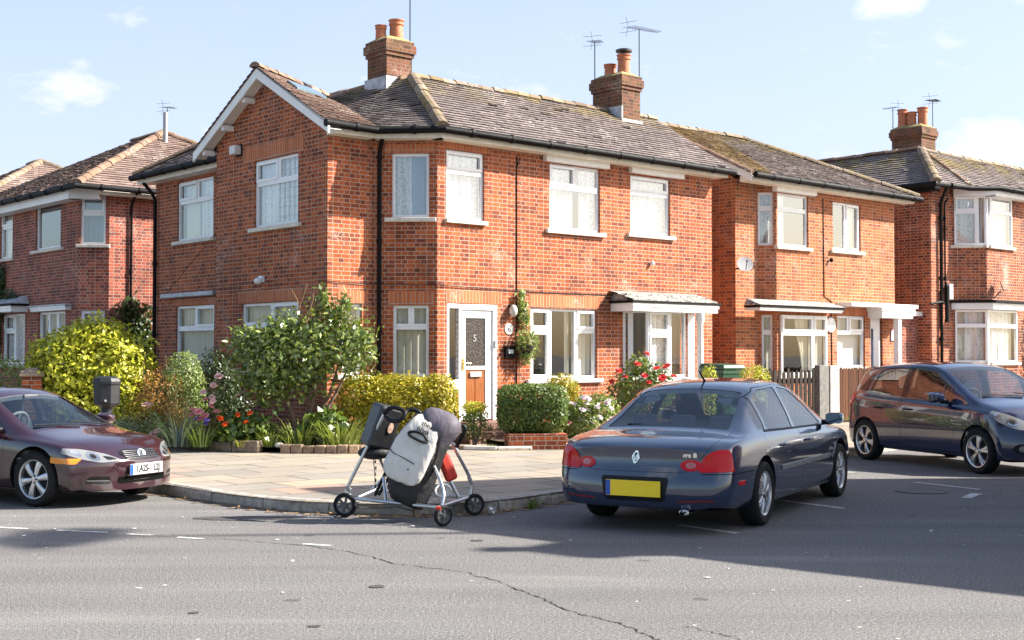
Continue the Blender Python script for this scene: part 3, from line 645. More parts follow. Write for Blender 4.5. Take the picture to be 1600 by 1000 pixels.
m = MB(); m.box(1.53, 1.65, -.076, -.0705, 1.61, 1.68); m.build('notice_label', simple('pale_label', (.5, .56, .56), .4), bx)
m = MB(); m.ball((5.28, -.05, 3.37), (.04, .05, .05), 10, 6); m.build('pir_sensor', UPVC, HOUSE, smooth=50)
# ================================================================== the other houses
O2 = Vector((-1.258, 21.8, 0)); DR = Vector((cos(PHI), sin(PHI), 0)); DL = Vector((-sin(PHI), cos(PHI), 0))
def W_(u, v, z=0): return O2 + DR * u + DL * v + Vector((0, 0, z))
def chwin(parent, A, B, t0, t1, z0, z1, lights=None, **k):
    return window(parent, A, atan2(B[1] - A[1], B[0] - A[0]), t0, t1, z0, z1, lights, **k)
# ---------------- left neighbour
HL = thing('brick_house', 'dark red brick house on the far left with a hipped roof, behind the golden bush', 'house', W_(-1.4, 11.0), PHI)
m = MB(); zt = 5.34
wall(m, (0, 7), (0, .4), 0, zt, [(1.72, 2.57, 4.02, 5.24), (4.08, 5.58, 4.1, 5.25), (1.95, 3.45, 1.35, 2.6), (4.3, 5.9, 1.35, 2.6)])
wall(m, (0, .4), (.55, 0), 0, zt, [(.05, .60, 4.1, 5.24), (.06, .60, 1.35, 2.6)])
wall(m, (.55, 0), (7.0, 0), 0, zt); wall(m, (7, 0), (7, 7), 0, zt); wall(m, (7, 7), (0, 7), 0, zt)
m.build('wall', BRICK_DARK, HL)
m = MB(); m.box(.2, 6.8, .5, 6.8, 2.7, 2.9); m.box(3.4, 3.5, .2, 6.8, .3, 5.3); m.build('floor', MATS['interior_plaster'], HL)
rf = MB(); e = .36
a = (-e, -e, 5.38); b = (7.4, -e, 5.38); ap = (3.7, 3.72, 7.48); al = (3.7, 9.0, 7.48)
tile_patch(rf, (-e, 9.2, 5.38), a, ap, (3.7, 5.6, 7.48), seed=11, gauge=.16); tile_patch(rf, a, b, ap, ap, seed=12, gauge=.16)
tile_patch(rf, b, (7.4, 9.2, 5.38), (3.7, 5.6, 7.48), ap, seed=13, gauge=.3, tw=.6); tile_patch(rf, (7.4, 9.2, 5.38), (-e, 9.2, 5.38), (3.7, 5.6, 7.48), (3.7, 5.6, 7.48), seed=13, gauge=.3, tw=.6)
r1 = rf.build('roof', [TILE_R, TILE_R], HL)
rg = MB(); ridge(rg, (-e - .03, -e - .03, 5.41), (ap[0], ap[1], 7.52), 21, .12); ridge(rg, (7.4, -e, 5.41), (ap[0], ap[1], 7.52), 22); ridge(rg, (3.7, 3.72, 7.51), (3.7, 5.6, 7.51), 23)
rg.build('ridge_tiles', [RIDGE], r1)
gutter(HL, [(-.42, 7.2, 5.33), (-.42, -.42, 5.33), (7.4, -.42, 5.33)])
fascia(HL, [(-.32, 7.2), (-.32, .2), (.2, -.2)], 5.1, 5.33, .3, WHITE); fascia(HL, [(.2, -.3), (7.2, -.3)], 5.2, 5.33, .28)
hl0 = (0, 7); window(HL, hl0, gang, 1.72, 2.57, 4.02, 5.24, [(0, 1, 0, .66, 0), (0, 1, .66, 1, 1)], curtain='cream')
window(HL, hl0, gang, 4.08, 5.58, 4.1, 5.25, [(0, 1, 0, 1, 0)], curtain=None, sillx=.2)
chwin(HL, (0, .4), (.55, 0), .05, .60, 4.1, 5.24, [(0, 1, 0, .62, 0), (0, 1, .62, 1, 1)], curtain='blue', sillx=.1)
window(HL, hl0, gang, 1.95, 3.45, 1.35, 2.6, [(0, .5, 0, .66, 0), (0, .5, .66, 1, 1), (.5, 1, 0, 1, 0)], curtain='lace', glass=GLASS_D)
window(HL, hl0, gang, 4.3, 5.9, 1.35, 2.6, [(0, .34, 0, 1, 0), (.34, .67, 0, 1, 0), (.67, 1, 0, 1, 0)], curtain='cream', glass=GLASS_D)
chwin(HL, (0, .4), (.55, 0), .06, .60, 1.35, 2.6, [(0, 1, 0, .66, 0), (0, 1, .66, 1, 1)], curtain='lace', glass=GLASS_D)
canopy_slab(HL, hl0, gang, 1.6, 3.7, 2.78, .45, .05, BLACKP, LEAD, .2, .14, 'lead_canopy')
canopy_slab(HL, hl0, gang, 4.1, 6.3, 2.72, .18, .04, LEAD, None, 0, .1)
downpipe(HL, 1.06, -.05, .1, 5.0, (0, -.3, .3), .03)
aerial(HL, 3.75, 3.6, 7.4, .75, .6, 5, .6)
m = MB(); m.tube([(3.4, 3.0, 6.6), (3.4, 3.0, 7.9)], .06, 10); m.build('vent_pipe', simple('grey_pipe', (.30, .31, .33), .5), HL, smooth=40)
# ---------------- farther left house
H5 = thing('brick_house', 'farthest left brick house, only its hipped tiled roof showing beside the next one', 'house', W_(-1.0, 20.0), PHI)
m = MB(); 
for a_, b_ in (((0, 8), (0, 0)), ((0, 0), (7, 0)), ((7, 0), (7, 8)), ((7, 8), (0, 8))): wall(m, a_, b_, 0, 5.6, [(1.0, 2.4, 3.9, 5.1), (4.5, 6.2, 3.9, 5.1)] if a_ == (0, 8) else [])
m.build('wall', BRICK_DARK, H5); rf = MB(); q = [(-.4, -.4, 5.62), (7.4, -.4, 5.62), (7.4, 8.4, 5.62), (-.4, 8.4, 5.62)]; t1, t2 = (3.5, 3.6, 7.75), (3.5, 4.6, 7.75)
tile_patch(rf, q[3], q[0], t1, t2, seed=31, gauge=.18); tile_patch(rf, q[0], q[1], t1, t1, seed=32, gauge=.18); tile_patch(rf, q[1], q[2], t2, t1, seed=33, gauge=.4, tw=.6); tile_patch(rf, q[2], q[3], t2, t2, seed=33, gauge=.4, tw=.6)
r1 = rf.build('roof', [TILE_R, TILE_R], H5); rg = MB(); ridge(rg, q[0], t1, 34, .13); ridge(rg, q[1], t1, 35, .13); ridge(rg, t1, t2, 36, .13); rg.build('ridge_tiles', [RIDGE_M], r1)
window(H5, (0, 8), gang, 1.0, 2.4, 3.9, 5.1); window(H5, (0, 8), gang, 4.5, 6.2, 3.9, 5.1); gutter(H5, [(-.46, 8, 5.58), (-.46, -.46, 5.58), (7, -.46, 5.58)])
# ---------------- right neighbour (behind the picket fence)
H2 = thing('brick_house', 'sunlit red brick house with satellite dish and mossy roof, behind the wooden fences', 'house', W_(8.26, 0), PHI)
m = MB(); zt = 5.34
wall(m, (0, .3), (.72, .3), 0, zt); wall(m, (.72, .3), (1.02, 0), 0, zt, [(.03, .36, 3.95, 5.1), (.10, .34, 1.2, 2.45)])
wall(m, (1.02, 0), (5.6, 0), 0, zt, [(.04, 1.16, 3.95, 5.1), (2.08, 3.18, 3.97, 5.06), (.1, 1.77, 1.15, 2.45), (2.22, 3.33, 1.3, 2.48), (3.55, 4.05, .4, 2.45)])
wall(m, (0, 6), (0, .3), 0, zt); wall(m, (5.6, 0), (5.6, 6), 0, zt); wall(m, (5.6, 6), (0, 6), 0, zt)
m.add([(0, .3, zt), (0, 5.2, zt), (0, 5.0, 5.6), (0, 2.67, 6.62)], [(0, 3, 2, 1)], 0)
m.build('wall', BRICK_2, H2)
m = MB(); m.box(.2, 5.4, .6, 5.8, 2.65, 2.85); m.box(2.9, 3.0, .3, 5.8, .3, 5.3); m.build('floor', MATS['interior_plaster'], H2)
rf = MB(); e0, e1 = (-.22, -.34, 5.38), (6.1, -.34, 5.36); t1, t2 = (-.22, 2.67, 6.82), (3.2, 2.67, 6.82); b0, b1 = (-.22, 5.7, 5.38), (6.1, 5.7, 5.36)
tile_patch(rf, e0, e1, t2, t1, seed=41); tile_patch(rf, e1, b1, t2, t2, seed=42); tile_patch(rf, b1, b0, t1, t2, seed=43, gauge=.3, tw=.5)
r1 = rf.build('roof', [TILE, TILE], H2)
ms = MB(); tile_patch(ms, (-.22, -.35, 5.395), (.55, -.35, 5.395), (1.9, 2.66, 6.835), (-.22, 2.66, 6.835), seed=44); ms.build('mossy_tiles', [TILE_M, TILE_M], r1)
rg = MB(); ridge(rg, (-.2, 2.67, 6.85), (3.2, 2.67, 6.85), 45); ridge(rg, (3.2, 2.67, 6.85), (6.14, -.36, 5.40), 46); rg.build('ridge_tiles', [RIDGE_M], r1)
vg = MB(); ridge(vg, (-.24, -.36, 5.39), (-.24, 2.67, 6.84), 47, .085, .13); vg.build('verge_tiles', [RIDGE], r1)
m = MB(); m.add([(-.26, -.34, 5.2), (-.26, 2.67, 6.64), (-.26, 2.67, 6.8), (-.26, -.34, 5.36), (-.235, -.34, 5.2), (-.235, 2.67, 6.64), (-.235, 2.67, 6.8), (-.235, -.34, 5.36)], [(3, 2, 1, 0), (4, 5, 6, 7), (0, 1, 5, 4), (2, 3, 7, 6), (0, 4, 7, 3)]); m.build('bargeboard', WHITE, H2)
gutter(H2, [(-.2, -.40, 5.33), (6.16, -.40, 5.31)]); fascia(H2, [(-.2, -.30), (6.0, -.30)], 5.21, 5.33, .3)
P1 = [(0, 1, 0, .70, 0), (0, 1, .70, 1, 0)]
chwin(H2, (.72, .3), (1.02, 0), .03, .36, 3.95, 5.1, P1, sillx=.04, sill=False)
window(H2, (1.02, 0), 0, .04, 1.16, 3.95, 5.1, P1, sillx=.08, curtain=[('lace', 0, .35, 0)])
window(H2, (1.02, 0), 0, 2.08, 3.18, 3.97, 5.06, [(0, .5, 0, 1, 0), (.5, 1, 0, 1, 1)], curtain=[('cream', .72, 1, 0)])
m = MB(); m.box(.9, 2.35, -.12, .02, 5.11, 5.215); m.build('fascia_box', WHITE, H2, bevel=.01)
window(H2, (1.02, 0), 0, .1, 1.77, 1.15, 2.45, [(0, .68, 0, .70, 0), (0, .68, .70, 1, 1), (.68, 1, 0, .70, 0), (.68, 1, .70, 1, 1)], glass=GLASS_D, curtain=[('cream', .38, .66, 1), ('cream', .7, 1, 0)], y0=-.05, name='bay_window')
chwin(H2, (.72, .3), (1.02, 0), .10, .34, 1.2, 2.45, P1, sill=False, curtain='cream')
window(H2, (1.02, 0), 0, 2.22, 3.33, 1.3, 2.48, [(0, 1, 0, .68, 0), (0, .45, .68, 1, 0), (.45, 1, .68, 1, 1)], curtain='blind', glass=GLASS_D)
canopy_slab(H2, (0, 0), 0, -.1, 2.95, 2.58, .42, .05, BLACKP, SLATE, .14, .06)
m = MB(); m.box(3.2, 5.95, -.42, -.002, 2.68, 2.77); m.build('canopy', WHITE, H2, bevel=.01)
m = MB(); m.box(4.45, 5.75, -.40, -.002, 2.44, 2.675); m.box(4.4, 5.8, -.43, -.002, 2.60, 2.68); m.build('canopy_fascia', UPVC, H2, bevel=.01)
soldier(H2, (1.02, 0), 0, 2.16, 3.42, 2.49, 2.67)
m = MB(); m.box(4.62, 5.02, .04, .09, .4, 2.45); d2 = m.build('front_door', UPVC, H2)
m = MB(); m.box(4.66, 4.72, .02, .038, 1.3, 2.2); m.tube([(4.72, .03, 1.3), (4.85, -.02, 1.3)], .015, 6); m.build('handle', simple('dark_blue_strip', (.02, .03, .08), .3), d2)
m = MB(); m.box(5.18, 5.32, -.36, -.22, .3, 2.44); m.build('porch_column', UPVC, H2, bevel=.01)
m = MB(); m.lathe([(0, 0), (.17, 0), (.17, .03), (.14, .045), (0, .04)], 24, 0, Matrix.Translation((2.97, -.004, 2.26)) @ RX); m.build('wall_plaque', simple('plaque_face', (.72, .72, .70), .4), H2, smooth=40)
m = MB(); m.box(5.4, 5.58, -.03, -.004, 1.92, 2.18); np_ = m.build('number_plaque', simple('blue_grey_plate', (.42, .46, .55), .4), H2, bevel=.006)
m = MB(); m.tube([(2.72, -.012, 5.1), (2.74, -.012, 2.9), (3.0, -.012, 2.8), (3.02, -.012, 1.0)], .01, 5); m.build('cable', BLACKP, H2); m = MB(); m.tube([(-.012, 2.0, 5.0), (-.012, 1.2, 3.6), (-.012, 1.0, 1.9)], .018, 5); m.build('cable', simple('cable_grey', (.30, .29, .28), .5), H2)
m = MB(); D = Matrix.Translation((.02, .06, 3.50)) @ Matrix.Rotation(radians(-40), 4, 'Z') @ Matrix.Rotation(radians(68), 4, 'X')
pr = [(0, 0)] + [(r_, .35 * r_ * r_) for r_ in (.05, .10, .14, .17)] + [(.172, .35 * .029 - .006), (.1, -.004), (0, -.008)]
m.lathe(pr, 24, 0, D); m.tube([D @ Vector((0, -.15, .02)), D @ Vector((0, -.04, .20))], .008, 5, 1); m.ball(D @ Vector((0, -.03, .21)), .022, 8, 6, 1); m.tube([(.03, .295, 3.42), (.03, .15, 3.40), (.02, .07, 3.48)], .018, 6, 1)
m.build('satellite_dish', [simple('dish_grey', (.50, .50, .50), .5), BLACKP], H2, smooth=50)
m = MB(); m.ball((2.95, -.06, 3.72), (.04, .05, .05), 10, 6); m.build('pir_sensor', BLACKP, H2)
# ---------------- far right house
H3 = thing('brick_house', 'red brick house on the right with three chimney pots, above the parked hatchback', 'house', W_(15.5, 0), PHI)
m = MB(); zt = 5.78; s = .6
wall(m, (0, 0), (1.0, 0), 0, zt); wall(m, (1.0, 0), (1 + s, -s), 0, zt, [(.05, s * sqrt(2), 4.36, 5.6), (.05, s * sqrt(2), 1.4, 2.72)])
wall(m, (1 + s, -s), (8.5, -s), 0, zt, [(0., 1.28, 4.36, 5.6), (2.15, 3.4, 4.3, 5.55), (0., 1.5, 1.4, 2.72), (3.0, 4.4, 1.4, 2.7)])
wall(m, (0, 7), (0, 0), 0, zt); wall(m, (8.5, -s), (8.5, 7), 0, zt); wall(m, (8.5, 7), (0, 7), 0, zt); m.build('wall', BRICK_3, H3)
m = MB(); m.box(.2, 8.3, .2, 6.8, 2.95, 3.1); m.box(4.0, 4.1, -.3, 6.8, .3, 5.6); m.build('floor', MATS['interior_plaster'], H3)
rf = MB(); ap = (1.35, 1.05, 6.95); ar = (9, 1.2, 6.95)
tile_patch(rf, (-.32, 8, 5.82), (-.32, -.33, 5.82), ap, (1.35, 6.3, 6.95), seed=51); tile_patch(rf, (-.32, -.33, 5.82), (1.0, -.45, 5.8), (1.6, .85, 6.7), ap, seed=52)
tile_patch(rf, (1.0, -.45, 5.8), (9, -s - .35, 5.78), (9, 1.2, 6.95), (1.6, 1.1, 6.95), seed=53); tile_patch(rf, (9, 3.3, 5.8), (1.35, 3.3, 5.8), ap, ar, seed=54, gauge=.3, tw=.5)
r1 = rf.build('roof', [TILE, TILE], H3)
rg = MB(); ridge(rg, (-.36, -.37, 5.84), ap, 55, .13); ridge(rg, (1.4, 1.2, 6.97), ar, 56); rg.build('ridge_tiles', [RIDGE_M], r1)
rg = MB(); ridge(rg, (1.35, 1.1, 6.98), (1.35, 6.3, 6.98), 58); ridge(rg, (1.05, -.45, 5.85), (1.6, 1.0, 6.85), 57, .09, .16); rg.build('hip_tiles', [RIDGE], r1)
gutter(H3, [(-.38, 6, 5.76), (-.38, -.40, 5.76), (1.0, -.5, 5.75), (1 + s, -s - .4, 5.75), (9, -s - .42, 5.74)])
fascia(H3, [(-.28, 5), (-.28, -.28)], 5.62, 5.76, .25, BLACKP); fascia(H3, [(.9, -.12), (1 + s - .12, -s - .32), (8.8, -s - .32)], 5.58, 5.76, .3, WHITE)
L3 = [(0, 1, 0, .70, 0), (0, 1, .70, 1, 0)]
chwin(H3, (1, 0), (1 + s, -s), .05, s * sqrt(2), 4.36, 5.6, [(0, .7, 0, .68, 0), (0, .7, .68, 1, 1), (.7, 1, 0, 1, 0)], y0=-.02)
window(H3, (1 + s, -s), 0, 0, 1.28, 4.36, 5.6, [(0, .16, 0, 1, 0), (.16, 1, 0, .7, 0), (.16, 1, .7, 1, 0)], y0=-.02, curtain='blind')
window(H3, (1 + s, -s), 0, 2.15, 3.4, 4.3, 5.55, L3, sill=True)
TB = dict(glass=GLASS_D, y0=-.02)
chwin(H3, (1, 0), (1 + s, -s), .05, s * sqrt(2), 1.4, 2.72, L3, curtain=[('cream', .05, .95, -1), ('lace', .3, 1, 0)], **TB)
window(H3, (1 + s, -s), 0, 0, 1.5, 1.4, 2.72, L3, curtain=[('cream', .05, .95, 1), ('lace', 0, .8, 0)], **TB)
window(H3, (1 + s, -s), 0, 3.0, 4.4, 1.4, 2.7, L3, curtain='cream')
m = MB(); m.prism([(.82, -.004), (.9, -.1), (1 + s - .12, -s - .3), (3.3, -s - .3), (3.3, -.004)], 2.9, 2.96); cc = m.build('canopy', BLACKP, H3)
m = MB(); m.prism([(.9, -.01), (.95, -.1), (1 + s - .1, -s - .22), (3.2, -s - .22), (3.2, -.01)], 2.73, 2.898); m.build('fascia', UPVC, cc, bevel=.015)
c3 = chimney(H3, 2.1, 2.8, 1.5, 2.4, 6.2, 7.72, [(2.35, 2.22, .13, .5, 0), (2.40, 1.97, .13, .40, 0), (2.5, 1.7, .14, .5, 0)])
lead_flash(c3, [(2.06, 2.097, 1.46, 2.45, 6.4, 6.78), (2.07, 2.83, 1.46, 1.497, 6.5, 7.0)])
aerial(c3, 2.1, 2.36, 7.7, .62, 1.0, 3, .9); aerial(c3, 2.84, 1.6, 7.4, 1.1, .35, 10, 1.1)
downpipe(H3, .36, -.06, .1, 5.35, (-.2, -.3, .4)); downpipe(H3, .58, -.04, 3.1, 5.3, (0, -.1, .2), .022)
m = MB(); m.box(.66, .82, -.12, -.004, 2.98, 3.36); m.build('meter_box', UPVC, H3, bevel=.008)
m = MB(); m.tube([(-.1, -.03, 2.85), (.3, -.10, 2.9), (.52, -.08, 2.85), (.55, -.08, 3.4)], .03, 8); m.tube([(.55, -.1, 3.3), (.55, -.1, 2.4)], .055, 8); m.build('black_pipework', BLACKP, H3, smooth=40)
m = MB(); D = Matrix.Translation((2.0, -s - .18, 3.32)) @ Matrix.Rotation(radians(30), 4, 'Z') @ Matrix.Rotation(radians(70), 4, 'X'); m.lathe(pr, 20, 0, D @ Matrix.Diagonal((.75, .95, 1, 1))); m.tube([(2.0, -s, 3.05), (2.0, -s - .15, 3.2)], .015, 6); m.build('satellite_dish', BLACKP, H3, smooth=50)
m = MB(); m.box(-1.7, .0, .25, .4, 2.55, 2.66); m.build('side_gate_beam', WHITE, H3)
m = MB(); wall(m, (-1.75, .4), (-.01, .4), 0, 2.55); m.build('side_wall', BRICK_DARK, H3)
# ---------------- house at the right edge
H4 = thing('brick_house', 'house at the far right edge of which only a bit of tiled roof shows', 'house', W_(27.0, 6.0), PHI)
m = MB()
for a_, b_ in (((0, 6), (0, 0)), ((0, 0), (9, 0)), ((9, 0), (9, 6)), ((9, 6), (0, 6))): wall(m, a_, b_, 0, 6.3, [(1.0, 2.4, 3.9, 5.1)])
m.build('wall', BRICK, H4); rf = MB(); q = [(-.4, -.4, 6.3), (9.4, -.4, 6.3), (9.4, 6.4, 6.3), (-.4, 6.4, 6.3)]; t1, t2 = (2.0, 3.0, 8.2), (7, 3.0, 8.2)
for i, (x, y, z, w) in enumerate(((q[0], q[1], t2, t1), (q[1], q[2], t2, t2), (q[2], q[3], t1, t2), (q[3], q[0], t1, t1))): tile_patch(rf, x, y, z, w, seed=61 + i, gauge=.22, tw=.3)
r1 = rf.build('roof', [TILE, TILE], H4); rg = MB(); ridge(rg, q[0], t1, 65, .13); ridge(rg, q[3], t1, 66, .13); ridge(rg, t1, t2, 67, .13); rg.build('ridge_tiles', [RIDGE], r1)
for A_, an in (((0, 6), gang), ((0, 0), 0)): window(H4, A_, an, 1.0, 2.4, 3.9, 5.1)
# ---------------- house across the side road (off to the right, it throws the shade on the road)
HO = thing('brick_house', 'brick house across the side road that shades the parked cars', 'house', (11.6, 12.2, 0), atan2(.64, -.77) - pi)
m = MB(); zt = 5.3
for a_, b_ in (((-4, -2.9), (4.2, -2.9)), ((4.2, -2.9), (4.2, 2.9)), ((4.2, 2.9), (-4, 2.9)), ((-4, 2.9), (-4, -2.9))):
    wall(m, a_, b_, 0, zt, [(.9, 2.2, 1.0, 2.4), (3.6, 5.0, 1.0, 2.4), (.9, 2.2, 3.6, 4.9), (3.6, 5.0, 3.6, 4.9)], top=[(0, zt), (5.8, zt), (2.9, 7.8)] if abs(a_[0] - b_[0]) < .1 else None)
m.build('wall', BRICK, HO)
for A_, an in (((-4, -2.9), 0), ((4.2, -2.9), pi / 2), ((4.2, 2.9), pi), ((-4, 2.9), -pi / 2)):
    for o in [(.9, 2.2, 1.0, 2.4), (3.6, 5.0, 1.0, 2.4), (.9, 2.2, 3.6, 4.9), (3.6, 5.0, 3.6, 4.9)]: window(HO, A_, an, *o, TWO_TOP, curtain='lace')
rf = MB(); tile_patch(rf, (-4.3, -3.2, 5.25), (4.5, -3.2, 5.25), (4.5, 0, 8.0), (-4.3, 0, 8.0), seed=71, gauge=.2, tw=.3); tile_patch(rf, (4.5, 3.2, 5.25), (-4.3, 3.2, 5.25), (-4.3, 0, 8.0), (4.5, 0, 8.0), seed=72, gauge=.2, tw=.3)
rf.build('roof', [TILE_R, TILE_R], HO); chimney(HO, 1.0, 1.6, -.3, .4, 7.4, 9.0, [(1.3, 0, .13, .4, 0)])
# ================================================================== ground, road, pavement
def asphalt():
    t = NT('asphalt'); ob = t.obj(); f = t.noise(ob, 48, 3, .75); g = t.noise(ob, 95, 2, .7); b = t.noise(ob, .35, 5, .6); mdm = t.noise(ob, 2.6, 6, .65)
    c = t.cramp(t.math('ADD', t.math('MULTIPLY', f, .6), t.math('MULTIPLY', g, .4)), [(.36, (.024, .023, .023)), (.45, (.126, .119, .117)), (.56, (.208, .195, .192)), (.66, (.49, .465, .45))])
    c = t.mix(t.ramp(b, .35, .65, 0, .3), c, (.14, .13, .128)); c = t.mix(t.ramp(mdm, .58, .75, 0, .4), c, (.10, .096, .097))
    c = t.mix(t.ramp(t.noise(ob, .9, 4, .6), .45, .6, 0, .22), c, t.mix(1., c, (.86, 1.0, .94), 'MULTIPLY'))
    mpr = t.n('ShaderNodeMapping'); t.set(mpr.inputs[0], ob); mpr.inputs['Rotation'].default_value = (0, 0, radians(20)); mpr.inputs['Scale'].default_value = (.22, 1.5, 1)
    trk = t.noise(mpr.outputs[0], 1.0, 4, .55)
    c = t.mix(t.ramp(trk, .46, .64, 0., .38), c, t.mix(1., c, (.66, .65, .66), 'MULTIPLY')); c = t.mix(t.ramp(trk, .30, .42, .22, 0.), c, (.34, .32, .31))
    v = t.n('ShaderNodeTexVoronoi'); t.set(v.inputs[0], ob); v.inputs['Scale'].default_value = 1.1; v.inputs['Randomness'].default_value = 1
    v2 = t.n('ShaderNodeTexVoronoi'); t.set(v2.inputs[0], ob); v2.inputs['Scale'].default_value = 3.1
    c = t.mix(t.math('MULTIPLY', t.math('LESS_THAN', v2.outputs[0], .045), .7), c, (.5, .48, .45))
    c = t.mix(t.math('MULTIPLY', t.math('LESS_THAN', t.math('ADD', v.outputs[0], t.math('MULTIPLY', f, .05)), .085), .55), c, (.05, .047, .047))
    return t.done(t.bsdf(c, .88, t.bump(t.math('ADD', f, g), .6, .012), 0, .25))
ASPH = asphalt()
RD = MB(); n = 1
RD.quad((-900, -500, 0), (900, -500, 0), (900, 1500, 0), (-900, 1500, 0)); road = RD.build('road', ASPH); tag(road, kind='structure')
def crom(P, n=10):
    P = [Vector((*p, 0)) if len(p) == 2 else Vector(p) for p in P]; out = []
    for i in range(len(P) - 1):
        a, b, c, d = P[max(i - 1, 0)], P[i], P[i + 1], P[min(i + 2, len(P) - 1)]
        for k in range(n):
            t_ = k / n; out.append(.5 * ((2 * b) + (c - a) * t_ + (2 * a - 5 * b + 4 * c - d) * t_ ** 2 + (3 * b - a - 3 * c + d) * t_ ** 3))
    return out + [P[-1]]
KERB = [(-60, 72), (-20, 32.2), (-8.0, 19.0), (-4.12, 14.96), (-3.0, 13.75), (-2.26, 13.15), (-1.64, 12.9), (-1.0, 12.80), (-.38, 12.97), (.05, 13.35), (.55, 13.98), (1.6, 15.35), (3.0, 17.2), (5.45, 20.5), (9.5, 25.3), (20, 36), (60, 72)]
KP = crom(KERB, 8)
def slab_mat():
    t = NT('paving_slabs'); ob = t.obj(); mp = t.n('ShaderNodeMapping'); t.set(mp.inputs[0], ob); mp.inputs['Rotation'].default_value = (0, 0, radians(-38)); mp.inputs['Location'].default_value = (.3, .1, 0)
    wv = t.n('ShaderNodeTexNoise'); t.set(wv.inputs[0], ob); wv.inputs['Scale'].default_value = 1.5
    o2 = t.n('ShaderNodeVectorMath', operation='MULTIPLY_ADD'); t.set(o2.inputs[0], wv.outputs['Color']); o2.inputs[1].default_value = (.11, .11, 0); t.set(o2.inputs[2], mp.outputs[0])
    b = t.n('ShaderNodeTexBrick'); t.set(b.inputs['Vector'], o2.outputs[0]); b.inputs['Scale'].default_value = 1; b.inputs['Brick Width'].default_value = .92; b.inputs['Row Height'].default_value = .62; b.inputs['Mortar Size'].default_value = .016; b.inputs['Mortar Smooth'].default_value = .3; b.offset = .42; b.inputs['Bias'].default_value = 0
    b.inputs['Color1'].default_value = (0, 0, 0, 1); b.inputs['Color2'].default_value = (1, 1, 1, 1); b.inputs['Mortar'].default_value = (.5, .5, .5, 1)
    f = t.noise(ob, 70, 4, .7); l = t.noise(ob, 1.3, 6, .65)
    c = t.cramp(b.outputs['Color'], [(0., (.235, .215, .19)), (.3, (.35, .30, .235)), (.5, (.275, .25, .22)), (.72, (.39, .315, .23)), (.86, (.30, .275, .245)), (.95, (.38, .245, .185)), (1., (.34, .315, .275))])
    c = t.mix(t.ramp(f, .3, .7, 0, .5), c, t.mix(1., c, (.72, .72, .72), 'MULTIPLY')); c = t.mix(t.ramp(l, .5, .72, 0, .6), c, (.19, .165, .135)); v5 = t.n('ShaderNodeTexVoronoi'); t.set(v5.inputs[0], ob); v5.inputs['Scale'].default_value = 2.6; c = t.mix(t.math('MULTIPLY', t.math('LESS_THAN', t.math('ADD', v5.outputs[0], t.math('MULTIPLY', f, .05)), .075), .5), c, (.12, .11, .10))
    c = t.mix(t.math('MULTIPLY', b.outputs['Fac'], t.ramp(l, .38, .55, .35, 1.)), c, (.075, .064, .045))
    return t.done(t.bsdf(c, .85, t.bump(t.math('SUBTRACT', t.math('MULTIPLY', f, .4), b.outputs['Fac']), .5, .008), 0, .25))
pv = MB(); vs = [(p.x, p.y, .118) for p in KP]; far = [(60, 400, .118), (-60, 400, .118)]
pv.add(vs + far, [tuple(range(len(vs) + 2))]); pvo = pv.build('pavement', slab_mat()); tag(pvo, kind='structure')
KST = simple('kerb_granite', (.34, .31, .275), .85, noise=.35, nscale=14, bump=.5)
kb = MB(); r_ = random.Random(12); acc = 0; P = crom([p for p in KERB if -21 < p[0] < 21], 40); st = [P[0]]
for a, b in zip(P[:-1], P[1:]):
    acc += (b - a).length
    if acc > r_.uniform(.82, .95): st.append(b); acc = 0
for a, b in zip(st[:-1], st[1:]):
    d = (b - a).normalized(); nn = Vector((-d.y, d.x, 0)); g = d * .009; dz = r_.uniform(-.006, .006); a2, b2 = a + g, b - g; dy = nn * r_.uniform(-.006, .006)
    prof = [(-.002, -.1), (0.0, .075), (.012, .108), (.035, .124), (.145, .124), (.15, -.1)]
    vs = [q + dy + nn * x + Vector((0, 0, z + (dz if z > 0 else 0))) for q in (a2, b2) for x, z in prof]; k = len(prof)
    kb.add(vs, [(i, k + i, k + i + 1, i + 1) for i in range(k - 1)] + [tuple(range(k)), tuple(range(2 * k - 1, k - 1, -1))])
tag(kb.build('kerb', KST, bevel=.006), kind='structure')
# dirt collected in the gutter line along the kerb
DIRT = simple('gutter_dirt', (.17, .125, .085), .95, noise=.5, nscale=9, bump=.5)
gd = MB(); q = [p for p in crom(KERB, 30) if -6 < p.x < 3]; vs = []
for i, p in enumerate(q):
    d = (q[min(i + 1, len(q) - 1)] - q[max(i - 1, 0)]).normalized(); nn = Vector((-d.y, d.x, 0)); w = .10 + .07 * sin(i * .7) + r_.uniform(-.03, .05)
    vs += [p + nn * .02 + Vector((0, 0, .012)), p - nn * w + Vector((0, 0, .004))]
gd.add(vs, [(2 * i, 2 * i + 1, 2 * i + 3, 2 * i + 2) for i in range(len(q) - 1)]); tag(gd.build('gutter_dirt', DIRT), kind='structure')
# worn road markings, crack, repairs
PAINTW = None
t = NT('worn_road_paint'); ob = t.obj(); f = t.noise(ob, 45, 4, .7)
PAINTW = t.done(t.bsdf(t.mix(t.ramp(f, .48, .60), (.66, .66, .64), (.15, .14, .14)), .8, None, 0, .3))
def strip(name, a, b, w, mat, z=.004):
    a = Vector((*a, 0)); b = Vector((*b, 0)); d = (b - a).normalized(); nn = Vector((-d.y, d.x, 0)) * w / 2; n = max(2, int((b - a).length / .06)); m = MB(); r = random.Random(int(abs(a.x * 100)))
    vs = []
    for i in range(n + 1):
        p = a.lerp(b, i / n); vs += [p + nn * r.uniform(.8, 1.1) + Vector((0, 0, z)), p - nn * r.uniform(.8, 1.1) + Vector((0, 0, z))]
    m.add(vs, [(2 * i, 2 * i + 1, 2 * i + 3, 2 * i + 2) for i in range(n)]); tag(m.build(name, mat), kind='structure')
